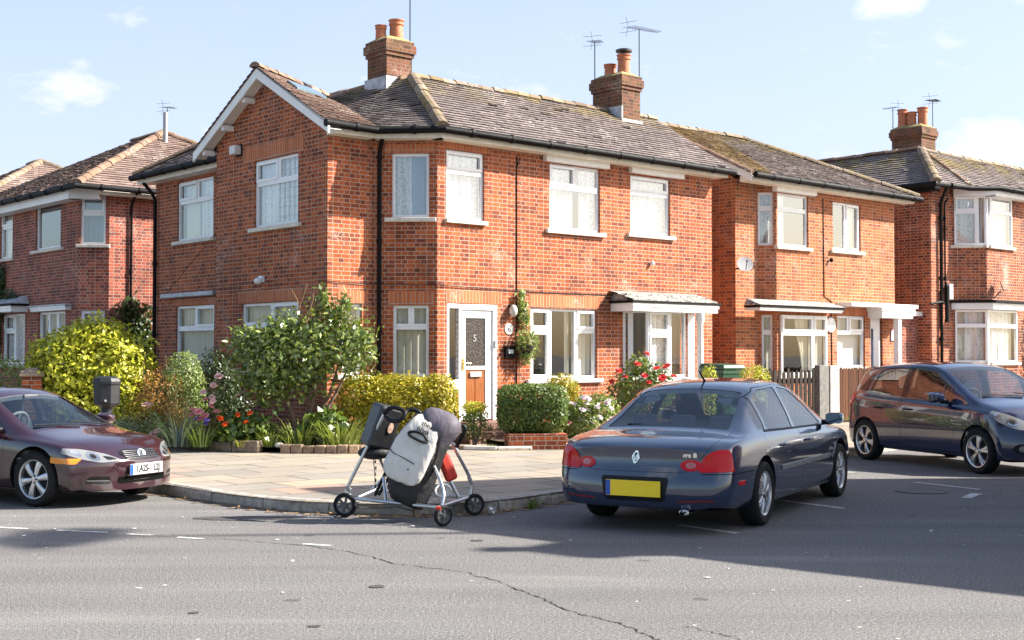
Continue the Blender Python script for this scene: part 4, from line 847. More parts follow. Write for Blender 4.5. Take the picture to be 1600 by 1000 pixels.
strip('road_marking', (1.55, 12.1), (2.0, 11.55), .085, PAINTW); strip('road_marking', (2.85, 14.25), (3.42, 13.42), .085, PAINTW); strip('road_marking', (5.02, 14.4), (5.3, 14.85), .12, PAINTW)
strip('road_marking', (4.0, 18.2), (4.6, 17.5), .07, PAINTW); strip('road_marking', (5.0, 16.2), (5.5, 15.3), .07, PAINTW)
for a, b in (((-4.9, 12.0), (-4.4, 11.85)), ((-4.1, 11.75), (-3.6, 11.6)), ((-3.4, 11.5), (-3.15, 11.42)), ((-2.9, 11.3), (-2.65, 11.2)), ((-1.75, 10.9), (-1.5, 10.8))): strip('road_marking', a, b, .06, PAINTW)
CRK = simple('crack_dark', (.022, .020, .020), .95)
def crack(pts, w, seed):
    r = random.Random(seed); Q = crom(pts, 26); m = MB(); vs = []; off = 0
    for i, p in enumerate(Q):
        d = (Q[min(i + 1, len(Q) - 1)] - Q[max(i - 1, 0)]).normalized(); nn = Vector((-d.y, d.x, 0)); off = off * .8 + r.uniform(-.018, .018); ww = w * r.uniform(.15, 1.1)
        vs += [p + nn * (off + ww * .75) + Vector((0, 0, .004)), p + nn * (off - ww) + Vector((0, 0, .004))]
    m.add(vs, [(2 * i, 2 * i + 1, 2 * i + 3, 2 * i + 2) for i in range(len(Q) - 1)]); tag(m.build('road_crack', CRK), kind='structure')
crack([(-2.5, 11.2), (-1.6, 10.7), (-.9, 9.95), (-.2, 9.3), (.25, 8.35), (.7, 7.5), (.95, 6.9)], .009, 2); crack([(-4.9, 11.95), (-3.4, 11.45), (-2.5, 11.2)], .004, 3); crack([(1.0, 7.6), (1.3, 7.2), (1.35, 6.6)], .006, 5)
crack([(3.6, 15.2), (4.4, 15.6), (5.2, 15.5), (5.6, 14.9), (5.1, 14.4)], .008, 6)
def blotch(name, c, rx, ry, mat, seed, z=.005, n=34):
    r = random.Random(seed); m = MB(); ph = [r.uniform(0, 6) for _ in range(5)]; vs = [(c[0], c[1], z)]
    for i in range(n):
        a = 2 * pi * i / n; k = 1 + sum(.12 / (j + 1) * sin((j + 2) * a + ph[j]) for j in range(5)) + r.uniform(-.05, .05); vs.append((c[0] + rx * k * cos(a), c[1] + ry * k * sin(a), z))
    m.add(vs, [(0, i + 1, (i + 1) % n + 1) for i in range(n)]); tag(m.build(name, mat), kind='structure')
PATCH = simple('tar_patch', (.062, .058, .058), .8, noise=.4, nscale=30, bump=.5)
for i, (x, y, rx, ry) in enumerate(((-.92, 8.9, .06, .05), (-1.15, 7.6, .035, .03), (-1.95, 8.0, .035, .025), (-.3, 11.1, .05, .05), (-2.62, 12.6, .42, .16), (.35, 7.1, .04, .03))): blotch('tar_patch', (x, y), rx, ry, PATCH, i)
LIT = simple('litter_white', (.75, .75, .74), .7)
LF = simple('dead_leaf', (.30, .17, .05), .8)
m = MB(); m2 = MB(); r_ = random.Random(44)
for i in range(45):
    x = r_.uniform(-5, 5); y = r_.uniform(8.5, 15)
    s_ = r_.uniform(.006, .022); a = r_.random() * 6; m.add([(x + s_ * cos(a + k * pi / 2) * (1.6 if k % 2 else .8), y + s_ * sin(a + k * pi / 2) * (1.6 if k % 2 else .8), .006 + r_.random() * .006) for k in range(4)], [(0, 1, 2, 3)])
tag(m.build('litter_flecks', LIT), kind='stuff')
for i in range(140):
    p = r_.choice(q); d = r_.uniform(.02, .22); s_ = r_.uniform(.012, .03); a = r_.random() * 6; x, y = p.x - d * .4, p.y - d
    m2.add([(x + s_ * cos(a + k * pi / 2) * (1.5 if k % 2 else .7), y + s_ * sin(a + k * pi / 2) * (1.5 if k % 2 else .7), .012 + r_.random() * .02) for k in range(4)], [(0, 1, 2, 3)])
tag(m2.build('fallen_leaves', LF), kind='stuff')
# soil of the front gardens
SOIL = simple('garden_soil', (.075, .048, .032), .95, noise=.5, nscale=16, bump=.8)
m = MB(); m.add([(x, y, .20) for x, y in [(-6.2, 21.9), (-5.3, 20.75), (-4.48, 19.85), (-3.9, 19.55), (-3.3, 19.45), (-2.29, 19.45), (-1.75, 19.9), (-1.45, 20.9), (-1.2, 21.9), (-2.3, 22.0), (-3.1, 21.3), (-8.3, 28), (-9, 27.8), (-10.5, 27.0), (-9, 24.5)]], [tuple(range(15))])
tag(m.build('garden_soil', SOIL), kind='structure')
m = MB(); m.add([(x, y, .19) for x, y in [(-.1, 20.7), (.5, 20.2), (1.5, 20.9), (2.6, 22.0), (4.2, 24.0), (5.6, 26.2), (4.2, 26.4), (-.6, 22.1)]], [tuple(range(8))])
tag(m.build('garden_soil', SOIL), kind='structure')
# ================================================================== plants
def px2w(px, d): return ((px - 800) / 2028. * d)
NPR = np.random.default_rng(5)
def leaf_mesh(name, P, N, size, mat, parent, aspect=.5, seed=0, up=.25, rnd=.6, fold=.12, droop=0.):
    r = np.random.default_rng(seed); n = len(P)
    N = N / np.maximum(np.linalg.norm(N, axis=1, keepdims=True), 1e-6)
    N = N + r.normal(0, rnd, (n, 3)); N[:, 2] += up; N /= np.linalg.norm(N, axis=1, keepdims=True)
    T = r.normal(0, 1, (n, 3)); T[:, 2] -= droop; T -= (T * N).sum(1, keepdims=True) * N; T /= np.maximum(np.linalg.norm(T, axis=1, keepdims=True), 1e-6)
    S = np.cross(N, T); L = size * r.uniform(.6, 1.35, (n, 1)); Wd = L * aspect * r.uniform(.8, 1.2, (n, 1)) * .5
    a = P; c = P + T * L; m_ = P + T * L * .48 - N * L * fold
    V = np.stack([a, m_ + S * Wd + N * L * fold, c, m_ - S * Wd + N * L * fold], 1).reshape(-1, 3)
    me = bpy.data.meshes.new(name); me.vertices.add(4 * n); me.vertices.foreach_set('co', V.astype('f').ravel())
    me.loops.add(4 * n); me.loops.foreach_set('vertex_index', np.arange(4 * n, dtype='i')); me.polygons.add(n)
    me.polygons.foreach_set('loop_start', np.arange(0, 4 * n, 4, dtype='i')); me.polygons.foreach_set('loop_total', np.full(n, 4, 'i'))
    me.update(); me.validate()
    at = me.attributes.new('tint', 'FLOAT', 'FACE'); at.data.foreach_set('value', np.clip(r.normal(.5, .22, n), 0, 1).astype('f'))
    me.materials.append(mat); o = bpy.data.objects.new(name, me); COL.objects.link(o)
    if parent is not None: o.parent = parent
    return o
def blob_pts(blobs, n, seed, box=2., shell=.35, lump=.14, cut=None):
    """points in the outer shell of ellipsoids (box exponent >2 squares them), with lumps and gaps"""
    r = np.random.default_rng(seed); vol = np.array([(b[3] * b[4] + b[4] * b[5] + b[3] * b[5]) for b in blobs]); k = r.choice(len(blobs), int(n * 1.25), p=vol / vol.sum())
    B = np.array(blobs)[k]; d = r.normal(0, 1, (len(k), 3)); d /= np.linalg.norm(d, axis=1, keepdims=True)
    if box > 2: d = d / ((np.abs(d) ** box).sum(1, keepdims=True) ** (1 / box))
    s = np.array([seed * 1.7, seed * .9, seed * 2.3]); f = d * 3.1 + B[:, :3] * 1.3 + s
    l = np.sin(f[:, 0] * 1.9 + np.sin(f[:, 1] * 1.3)) * np.sin(f[:, 1] * 2.1 + 1.1) + .6 * np.sin(f[:, 2] * 4.3 + f[:, 0] * 3.1) * np.sin(f[:, 1] * 3.7)
    rad = (1 - shell * r.random(len(k)) ** 1.6) * (1 + lump * l)
    p = B[:, :3] + d * B[:, 3:] * rad[:, None]; nn = d / B[:, 3:]
    # thin out inside other blobs
    keep = np.ones(len(k), bool)
    for i, b in enumerate(blobs):
        q = ((p - np.array(b[:3])) / np.array(b[3:])); ins = ((np.abs(q) ** box).sum(1) < .30) & (k != i); keep &= ~ins
    if cut is not None: keep &= p[:, 2] > cut
    p, nn = p[keep][:n], nn[keep][:n]
    return p, nn
BARK = simple('shrub_bark', (.16, .105, .07), .9, noise=.4, nscale=14, bump=.6)
LG_GOLD = leaf_mat('golden_leaf', [(0., (.07, .11, .008)), (.3, (.28, .31, .018)), (.6, (.56, .54, .04)), (1., (.74, .70, .14))], .32)
LG_GOLD2 = leaf_mat('golden_hedge_leaf', [(0., (.06, .075, .006)), (.35, (.24, .22, .012)), (.65, (.46, .37, .02)), (1., (.60, .48, .05))], .3)
LG_MID = leaf_mat('mid_green_leaf', [(0., (.02, .045, .010)), (.35, (.07, .125, .02)), (.65, (.155, .22, .045)), (1., (.33, .38, .13))], .28, .30, .7)
LG_DARK = leaf_mat('dark_green_leaf', [(0., (.010, .022, .008)), (.5, (.030, .055, .016)), (1., (.075, .11, .035))], .2, .4)
LG_BOX = leaf_mat('box_leaf', [(0., (.022, .05, .012)), (.4, (.07, .12, .024)), (.75, (.15, .21, .05)), (1., (.26, .31, .10))], .25, .4)
LG_LIGHT = leaf_mat('light_green_leaf', [(0., (.07, .12, .025)), (.5, (.21, .28, .07)), (1., (.42, .47, .19))], .3)
LG_BROWN = leaf_mat('bronze_leaf', [(0., (.16, .07, .016)), (.5, (.44, .20, .05)), (1., (.62, .36, .11))], .25)
LG_GREY = leaf_mat('grey_green_leaf', [(0., (.06, .10, .06)), (.5, (.18, .24, .17)), (1., (.36, .42, .32))], .2)
LG_STRAW = leaf_mat('straw_leaf', [(0., (.25, .20, .07)), (.5, (.48, .40, .15)), (1., (.66, .58, .28))], .3)
LG_STRAP = leaf_mat('strap_leaf', [(0., (.06, .10, .015)), (.5, (.24, .30, .06)), (1., (.52, .54, .24))], .35)
def shrub(name, label, cat, loc, blobs, n, leaf, mat, box=2., shell=.4, aspect=.5, seed=1, stems=6, stem_h=None, group=None, lump=.14, twigs=0, core=True, **k):
    t = thing(name, label, cat, (*loc[:2], loc[2] if len(loc) > 2 else .2), 0, group)
    p, nn = blob_pts(blobs, n, seed, box, shell, lump, .02); leaf_mesh('foliage', p, nn, leaf, mat, t, aspect, seed, **k)
    m = MB(); r = random.Random(seed)
    top = max(b[2] for b in blobs)
    for i in range(stems):
        b = r.choice(blobs); a = r.random() * 6.28; q = Vector((b[0] + b[3] * .45 * cos(a), b[1] + b[4] * .45 * sin(a), b[2] + b[5] * r.uniform(-.1, .5))); s = Vector((q.x * .15, q.y * .15, -.03))
        mid_ = s.lerp(q, .5) + Vector((r.uniform(-.06, .06), r.uniform(-.06, .06), .05)); m.tube([s, mid_, q], [.022, .015, .006], 6)
    for i in range(twigs):
        b = r.choice(blobs); a = r.random() * 6.28; q = Vector((b[0] + b[3] * .7 * cos(a), b[1] + b[4] * .7 * sin(a), b[2] + b[5] * .7)); m.tube([q, q + Vector((r.uniform(-.15, .15), r.uniform(-.15, .15), r.uniform(.2, .4)))], [.008, .003], 5)
    if stems: m.build('stem', BARK, t, smooth=50)
    return t
def flower_mesh(name, col, r, n=11, seed=0):
    m = MB(); rr = random.Random(seed)
    for ring, (k, tilt, s) in enumerate(((n, .25, 1.), (n - 3, .8, .8), (5, 1.25, .55))):
        for i in range(k):
            a = 2 * pi * i / k + ring * .3 + rr.uniform(-.1, .1); d = Vector((cos(a) * cos(tilt), sin(a) * cos(tilt), sin(tilt))); sd = Vector((-sin(a), cos(a), 0)); up = d.cross(sd) * -1
            L = r * s * rr.uniform(.85, 1.15); w = L * .42
            m.add([d * L * .1, d * L * .6 + sd * w, d * L + sd * w * .5 + up * L * .1, d * L - sd * w * .5 + up * L * .1, d * L * .6 - sd * w], [(0, 1, 2, 3, 4)])
    t = NT(name + '_petal'); tr = t.n('ShaderNodeBsdfTranslucent'); c = t.mix(t.ramp(t.noise(t.obj(), 40, 2), .3, .7), tuple(x * .8 for x in col), tuple(min(1, x * 1.15) for x in col))
    t.set(tr.inputs[0], c); mx = t.n('ShaderNodeMixShader'); mx.inputs[0].default_value = .35; t.set(mx.inputs[1], t.bsdf(c, .55, spec=.3)); t.set(mx.inputs[2], tr.outputs[0]); mat = t.done(mx.outputs[0])
    o = m.build(name, mat, None); me = o.data; bpy.data.objects.remove(o); return me
def flowers(parent, me, pts, seed=0, smin=.8, smax=1.2, tilt=.9):
    r = random.Random(seed)
    for p in pts:
        o = bpy.data.objects.new('flower', me); COL.objects.link(o); o.parent = parent; o.location = p; o.rotation_euler = (r.uniform(.2, tilt), r.uniform(-.5, .5), r.uniform(-.6, .6)); s = r.uniform(smin, smax); o.scale = (s, s, s)
def blades(name, label, cat, loc, n, L, w, mat, seed=1, spread=.25, bend=.7, group=None, upright=.6, segs=5):
    t = thing(name, label, cat, (*loc, .2) if len(loc) == 2 else loc, 0, group); r = random.Random(seed); m = MB()
    for i in range(n):
        a = r.random() * 6.283; rad = spread * r.random() ** .5 * .5; l = L * r.uniform(.6, 1.15); d = Vector((cos(a), sin(a), 0)); s = Vector((-sin(a), cos(a), 0)); p = Vector((cos(a) * rad, sin(a) * rad, 0)); th = radians(90) * (upright + (1 - upright) * r.random()); vs = []
        bd = bend * r.uniform(.5, 1.4)
        for j in range(segs + 1):
            q = j / segs; ww = w * (1 - q ** 2.2) * .5 + .0006; vs += [p + s * ww, p - s * ww]; th2 = th - bd * q * 1.5; p = p + (d * cos(th2) + Vector((0, 0, 1)) * sin(th2)) * (l / segs)
            if p.z < .01: p.z = .01
        m.add(vs, [(2 * j, 2 * j + 1, 2 * j + 3, 2 * j + 2) for j in range(segs)], 0, None, min(1, max(0, r.gauss(.5, .25))))
    m.build('leaves', mat, t, smooth=80); return t
# --- left garden
shrub('golden_bush', 'large golden-leaved bush behind the grey bollard and the maroon car', 'bush', (px2w(147, 21.3), 21.3, .15), [(0, 0, 1.15, .92, .7, .80), (-.35, .05, 1.30, .62, .55, .62), (.35, -.05, 1.15, .62, .55, .66), (.1, -.1, .7, .8, .6, .6), (-.75, .1, 1.35, .35, .4, .42), (.05, 0, 1.72, .5, .45, .34)], 14000, .092, LG_GOLD, aspect=.52, seed=3, stems=9, lump=.2, twigs=6, shell=.5)
shrub('clipped_hedge', 'low green hedge at the left edge, beside the brick gate pier', 'hedge', (px2w(8, 22), 22, .1), [(-.3, 0, .95, .75, .4, .5), (-1.2, .5, .95, .7, .5, .5)], 6500, .06, LG_LIGHT, box=4, seed=4, stems=3, lump=.07)
shrub('bronze_shrub', 'orange-brown feathery shrub beside the golden bush', 'bush', (px2w(250, 20.6), 20.6), [(0, 0, .68, .40, .35, .48), (-.15, 0, .45, .36, .3, .36), (.22, -.1, .40, .30, .3, .32)], 5500, .055, LG_BROWN, aspect=.35, seed=5, lump=.22, twigs=8)
shrub('olive_shrub', 'small yellow-green shrub at the foot of the bronze shrub', 'bush', (px2w(226, 20.3), 20.3), [(0, 0, .36, .30, .25, .38)], 1100, .05, LG_GOLD2, aspect=.35, seed=6, lump=.2, stems=3)
shrub('round_bush', 'round light green clipped bush left of a darker one', 'bush', (px2w(287, 20.7), 20.7), [(0, 0, .85, .36, .36, .60), (.05, 0, .5, .36, .33, .45)], 7000, .045, LG_LIGHT, seed=7, lump=.08)
shrub('round_bush', 'round dark green bush in the shade below the gable window', 'bush', (px2w(338, 21.2), 21.2), [(0, 0, .85, .43, .4, .64), (.1, 0, .45, .5, .4, .45)], 7000, .05, LG_DARK, seed=8, lump=.1)
shrub('lavender_clump', 'low grey-green lavender clump behind the bollard', 'plant', (px2w(205, 20.2), 20.2), [(0, 0, .16, .36, .28, .26)], 1500, .085, LG_GREY, aspect=.14, seed=9, stems=0, up=.6, rnd=.7)
blades('ornamental_grass', 'grey-green grass clump arching over the edging at the left of the bed', 'grass clump', (px2w(280, 19.75), 19.75), 150, .62, .018, LG_GREY, 11, .5, .8)
blades('straw_grass', 'tuft of dry straw-coloured grass stalks behind the grey-green clump', 'grass clump', (px2w(287, 20.1), 20.1), 70, .85, .012, LG_STRAW, 12, .35, .25, upright=.8)
blades('ornamental_grass', 'narrow upright green grass tuft between bollard and bronze shrub', 'grass clump', (px2w(196, 20.45), 20.45), 45, .62, .018, LG_STRAP, 17, .25, .35, upright=.75)
PINK = flower_mesh('pink_rose', (.85, .36, .38), .068, seed=1); PALE = flower_mesh('pale_rose', (.86, .58, .54), .062, seed=2); RED = flower_mesh('red_rose', (.72, .07, .065), .07, seed=3); POPPY = flower_mesh('orange_poppy', (.80, .12, .02), .052, seed=4); PURP = flower_mesh('purple_iris', (.22, .16, .55), .05, seed=5); WHT = flower_mesh('white_blossom', (.80, .72, .76), .045, seed=6)
t_ = shrub('rose_bush', 'pink-flowered rose bush in front of the round bushes', 'rose bush', (px2w(326, 19.85), 19.85), [(0, 0, .36, .26, .2, .30), (.05, 0, .6, .17, .15, .25)], 420, .06, LG_MID, seed=13, stems=7)
flowers(t_, PINK, [(-.20, -.15, .55), (-.1, -.2, .52), (-.08, -.2, .42), (.0, -.2, .45), (.08, -.18, .60), (.16, -.15, .52), (-.02, -.1, .70), (-.22, -.1, .47)], 1); flowers(t_, PALE, [(-.05, -.12, .82), (.1, -.1, .92), (.08, -.1, .74), (.18, -.1, 1.05), (.1, -.14, .68), (.48, -.1, .77)], 2)
m = MB(); [m.tube([(.02, 0, .5), p], .004, 4) for p in ((.18, -.1, 1.05), (.1, -.1, .92), (.48, -.1, .76))]; m.build('stem', BARK, t_)
t_ = shrub('rose_bush', 'small pale pink rose bush low beside the bronze shrub', 'rose bush', (px2w(240, 20.0), 20.0), [(0, 0, .3, .2, .15, .24)], 300, .06, LG_MID, seed=14, stems=4); flowers(t_, PALE, [(-.08, -.12, .62), (0, -.12, .6), (.03, -.1, .1), (.1, -.14, .22), (.05, -.14, .17), (.0, -.14, .13)], 3)
t_ = blades('iris_plant', 'purple irises with upright green leaves at the front of the bed', 'flower', (px2w(316, 19.62), 19.62), 60, .42, .02, LG_MID, 15, .3, .5); flowers(t_, PURP, [(-.08, -.02, .42), (.08, -.03, .40), (.06, 0, .35)], 4)
t_ = shrub('poppy_plant', 'leafy plant with red and orange poppies left of the big camellia', 'flower', (px2w(378, 19.85), 19.85), [(-.1, 0, .22, .28, .25, .22), (.2, 0, .22, .28, .25, .22), (.05, .1, .3, .3, .2, .2)], 900, .11, LG_MID, aspect=.7, seed=16, stems=3); flowers(t_, POPPY, [(-.28, -.2, .42), (-.2, -.22, .34), (-.02, -.18, .48), (.16, -.15, .50), (.12, -.22, .36)], 5)
tw = [(.30, 0, 2.2, .12, .12, .26), (.62, 0, 2.15, .1, .1, .22), (-.95, 0, 1.72, .15, .12, .16)]
# big camellia
CP = Vector((px2w(474, 20.1), 20.1, .2)); t_ = thing('camellia_shrub', 'tall glossy green shrub on bare trunks in front of the gable window', 'shrub', CP)
bl = [(-.05, 0, 1.42, .85, .5, .52), (-.60, -.05, 1.30, .52, .42, .52), (.50, 0, 1.48, .62, .42, .46), (-.50, -.1, .98, .50, .38, .40), (.0, 0, 1.05, .4, .3, .3), (.15, 0, 1.72, .55, .4, .38), (.85, .05, 1.50, .30, .3, .42), (-.85, 0, 1.58, .28, .3, .28), (-.35, -.1, 1.70, .4, .35, .3), (.5, .05, 1.95, .24, .22, .25)]
LG_CAM = leaf_mat('glossy_camellia_leaf', [(0., (.022, .05, .010)), (.35, (.085, .14, .022)), (.65, (.20, .26, .06)), (1., (.44, .48, .20))], .28, .26, .8)
p, nn = blob_pts(bl + tw, 7600, 21, 2., .8, .40); leaf_mesh('foliage', p, nn, .095, LG_CAM, t_, .48, 21, up=.15, rnd=.7)
m = MB(); r_ = random.Random(8)
for i, (x0, y0, x1, y1) in enumerate(((.0, 0, .35, .02), (.06, .05, .55, .1), (-.05, 0, -.35, -.05), (.1, -.05, .75, 0), (.02, .08, .15, .15))):
    q = [(x0, y0, -.05), (x0 + (x1 - x0) * .25, y0, .35), (x0 + (x1 - x0) * .6 + r_.uniform(-.06, .06), y1, .8), (x1, y1, 1.3)]; m.tube([Vector(a) for a in q], [.042, .034, .024, .012], 8)
m.build('trunk', BARK, t_, smooth=50)
m = MB()
for i in range(20):
    x = r_.uniform(-.1, .75); z = r_.uniform(1.7, 2.05); q = Vector((x, r_.uniform(-.2, .2), z)); e_ = q + Vector((r_.uniform(-.25, .25), r_.uniform(-.1, .1), r_.uniform(.2, .5))); m.tube([q, q.lerp(e_, .5) + Vector((.02, 0, .02)), e_], [.008, .006, .003], 5)
m.build('twig', simple('bare_twig', (.30, .19, .10), .85), t_)

# strap plants, hostas
STG = 'strap-leaved clumps along the front bed'
blades('strap_leaf_plant', 'striped strap-leaved clump at the front of the bed, below the camellia trunks', 'plant', (px2w(470, 19.75), 19.75), 130, .50, .024, LG_STRAP, 25, .45, .75, STG); blades('strap_leaf_plant', 'biggest striped strap-leaved clump, just left of the trolley', 'plant', (px2w(532, 19.75), 19.75), 170, .55, .026, LG_STRAP, 26, .6, .75, STG)
blades('strap_leaf_plant', 'small pale strap-leaved tuft between poppies and the striped clumps', 'plant', (px2w(425, 19.7), 19.7), 70, .32, .016, LG_STRAP, 27, .3, .8, STG); blades('yellow_grass', 'tiny yellow-green grass tuft at the edge below the poppies', 'grass clump', (px2w(379, 19.62), 19.62), 80, .16, .012, LG_GOLD, 28, .25, .6)
shrub('leafy_plant', 'broad-leaved bright green plant between camellia and golden hedge', 'plant', (px2w(500, 19.95), 19.95), [(0, 0, .25, .28, .22, .25), (.2, 0, .35, .2, .2, .2)], 330, .15, LG_MID, aspect=.65, seed=29, stems=2)
shrub('ground_cover_plant', 'low dark ground-cover plant in the bed behind the poppies', 'plant', (px2w(425, 20.3), 20.3), [(0, 0, .12, .5, .3, .2), (.5, .1, .1, .4, .3, .16)], 1000, .07, LG_DARK, seed=30, stems=0)
t_ = shrub('golden_hedge', 'long clipped golden hedge in front of the ground-floor corner window', 'hedge', (px2w(620, 20.55), 20.55), [(-.52, 0, .52, .46, .40, .54), (.05, .02, .53, .55, .42, .54), (.62, .05, .52, .34, .40, .54)], 17000, .055, LG_GOLD2, box=3.4, seed=31, lump=.06, aspect=.55)
tag(t_); shrub('red_stemmed_shrub', 'thin reddish twiggy shrub at the left end of the golden hedge', 'bush', (px2w(524, 20.3), 20.3), [(0, 0, .5, .16, .15, .45)], 380, .05, LG_BROWN, seed=32, stems=8)
m = MB(); rt = thing('iron_railing', 'low black iron railing in front of the golden hedge', 'railing', (px2w(656, 19.95), 19.95, .2), .12)
for i in range(16): m.tube([(i * .036, 0, 0), (i * .036, 0, .50 + .02 * (i % 2))], .006, 5)
m.tube([(0, 0, .1), (.54, 0, .1)], .006, 5); m.tube([(0, 0, .42), (.54, 0, .42)], .006, 5); m.build('rail_panel', BLACKP, rt)
shrub('door_plant', 'yellow-topped leafy plant left of the front doorstep', 'plant', (px2w(742, 20.55), 20.55), [(0, 0, .42, .21, .2, .14), (0, 0, .25, .20, .2, .25)], 900, .055, LG_LIGHT, seed=33, stems=4)
shrub('golden_dome_plant', 'small golden dome of flowers above the leafy plant at the door', 'plant', (px2w(741, 20.45), 20.45), [(0, 0, .56, .20, .18, .10)], 900, .035, LG_GOLD, seed=34, stems=3)
# --- right garden
shrub('clipped_box_hedge', 'square clipped green box hedge on a brick planter right of the door', 'hedge', (px2w(832, 20.6), 20.6, .2), [(0, 0, .54, .54, .42, .37)], 15000, .045, LG_BOX, box=6, seed=35, lump=.03, aspect=.6, shell=.3)
pl = thing('brick_planter', 'low brick planter wall under the square box hedge', 'planter', (px2w(832, 20.5), 20.5, .12), .1); m = MB(); m.box(-.42, .5, -.38, .3, 0, .24); m.build('brick_wall', BRICK, pl, bevel=.008)
shrub('golden_mound', 'rounded golden shrub behind the square hedge, below the front window', 'bush', (px2w(877, 22.0), 22.0), [(0, 0, .72, .34, .3, .35), (.0, 0, .45, .25, .25, .35)], 5000, .045, LG_GOLD2, seed=36, lump=.08); shrub('small_shrub', 'small yellow-green shrub peeping over the square hedge', 'bush', (px2w(828, 21.6), 21.6), [(0, 0, .72, .18, .18, .22), (0, 0, .35, .15, .15, .3)], 800, .045, LG_LIGHT, seed=37)
t_ = shrub('flowering_shrub', 'pale green shrub with white and lilac blossoms beside the dark blue saloon', 'bush', (px2w(915, 20.9), 20.9), [(0, 0, .35, .40, .35, .36), (.25, .1, .5, .28, .25, .26), (-.15, 0, .3, .3, .3, .3)], 3600, .06, LG_LIGHT, aspect=.6, seed=38, lump=.12); r_ = random.Random(2); flowers(t_, WHT, [(r_.uniform(-.3, .4), -.25 + r_.uniform(-.08, .05), r_.uniform(.3, .72)) for _ in range(22)], 6); flowers(t_, PINK, [(-.36, -.3, .33), (-.3, -.33, .3), (-.4, -.28, .28)], 7)
t_ = shrub('rose_bush', 'tall bush with red roses in front of the bay window', 'rose bush', (px2w(1000, 23.0), 23.0), [(0, 0, .7, .5, .4, .55), (-.3, 0, .55, .35, .3, .5), (.35, 0, .85, .32, .3, .4), (-.05, 0, 1.2, .22, .2, .2)], 3300, .07, LG_MID, seed=39, lump=.2, stems=8); r_ = random.Random(3); flowers(t_, RED, [(-.40, -.32, 1.10), (-.30, -.36, 1.0), (.04, -.38, 1.02), (.12, -.36, .90), (.26, -.32, 1.14), (.44, -.3, 1.18), (.56, -.26, 1.0), (-.08, -.33, 1.22), (-.52, -.25, .92), (.36, -.35, .98), (.10, -.25, 1.40)], 8, .75, 1.2)
for px, d, s, lab in ((1108, 24.5, .17, 'small yellow-green dome bush left of the green wheelie bin'), (1179, 24.8, .30, 'yellow-green dome bush right of the green wheelie bin')): shrub('dome_bush', lab, 'bush', (px2w(px, d), d), [(0, 0, .95, s * .98, s, .26), (0, 0, .5, s * .8, s * .8, .5)], int(9000 * s), .04, LG_GOLD, seed=px, lump=.05, stems=4)
# climbers
def climber(name, label, origin, ang, blobs, n, leaf, mat, seed, cat='climber', stems=()):
    t = thing(name, label, cat, origin, ang); p, nn = blob_pts(blobs, n, seed, 2, .8, .3); nn[:, 1] -= 2; leaf_mesh('foliage', p, nn, leaf, mat, t, .75, seed, up=.1, rnd=.6)
    m = MB(); [m.tube([Vector(q) for q in s], .008, 5) for s in stems]
    if stems: m.build('stem', BARK, t)
    return t
climber('wall_climber', 'green climber with pale flowers growing up the cable right of the door', W_(1.86, -.05, 0), PHI, [(-.02, -.04, 2.45, .09, .08, .26), (.03, -.05, 2.25, .12, .09, .22), (-.04, -.04, 2.65, .08, .06, .1)], 520, .055, LG_LIGHT, 41, stems=[[(-.06, 0, 1.0), (-.05, 0, 1.9), (0, 0, 2.6)]])
hb = thing('hanging_basket', 'bushy hanging basket on the wall between door and front window', 'hanging basket', W_(1.88, -.16, 1.75), PHI); p, nn = blob_pts([(0, 0, .1, .24, .17, .2), (.05, 0, -.05, .18, .14, .2), (-.02, 0, -.2, .1, .1, .16)], 1000, 42, 2, .6, .2); leaf_mesh('foliage', p, nn, .055, LG_LIGHT, hb, .6, 42)
m = MB(); m.lathe([(.02, -.16), (.10, -.12), (.15, -.03), (.16, .0), (.15, .0)], 14); m.tube([(0, .15, .3), (0, .0, .34), (0, 0, .05)], .006, 5); m.build('basket', simple('dark_wire_basket', (.05, .04, .03), .8), hb)
climber('ivy', 'dark ivy climbing the corner between the two left houses', W_(-.25, 10.96, 0), PHI, [(.0, -.1, 1.0, .55, .12, 1.0), (.15, -.1, 2.1, .45, .1, .7), (-.1, -.1, 2.6, .3, .08, .35), (.6, -.15, 1.6, .4, .15, .8)], 3000, .10, LG_DARK, 43)
climber('ivy', 'dark ivy on the wall at the left edge of the picture', W_(-1.45, 16.2, 0), PHI - pi / 2, [(.0, -.05, 2.9, .55, .1, .5), (.1, -.05, 3.5, .35, .08, .4), (.9, -.05, 2.9, .5, .08, .25), (-.3, -.05, 2.2, .5, .1, .9)], 2200, .10, LG_DARK, 44)
climber('ivy', 'dark ivy at the right edge of the picture beside the bay window', W_(19.2, -.68, 0), PHI, [(.2, -.05, 1.6, .35, .15, 1.6)], 1200, .10, LG_DARK, 45)
# weeds at the kerb and path
WG = 'weeds in the cracks'
for i, (x, y, z, lab) in enumerate(((.20, 13.45, .0, 'little green weed at the kerb behind the saloon'), (-.35, 20.1, .12, 'weed tuft in the path below the doorstep'), (.35, 20.25, .12, 'weed tuft at the foot of the brick planter'))): blades('weed', lab, 'weed', (x, y, z), 26, .16, .014, LG_MID, 60 + i, .15, .8, WG)
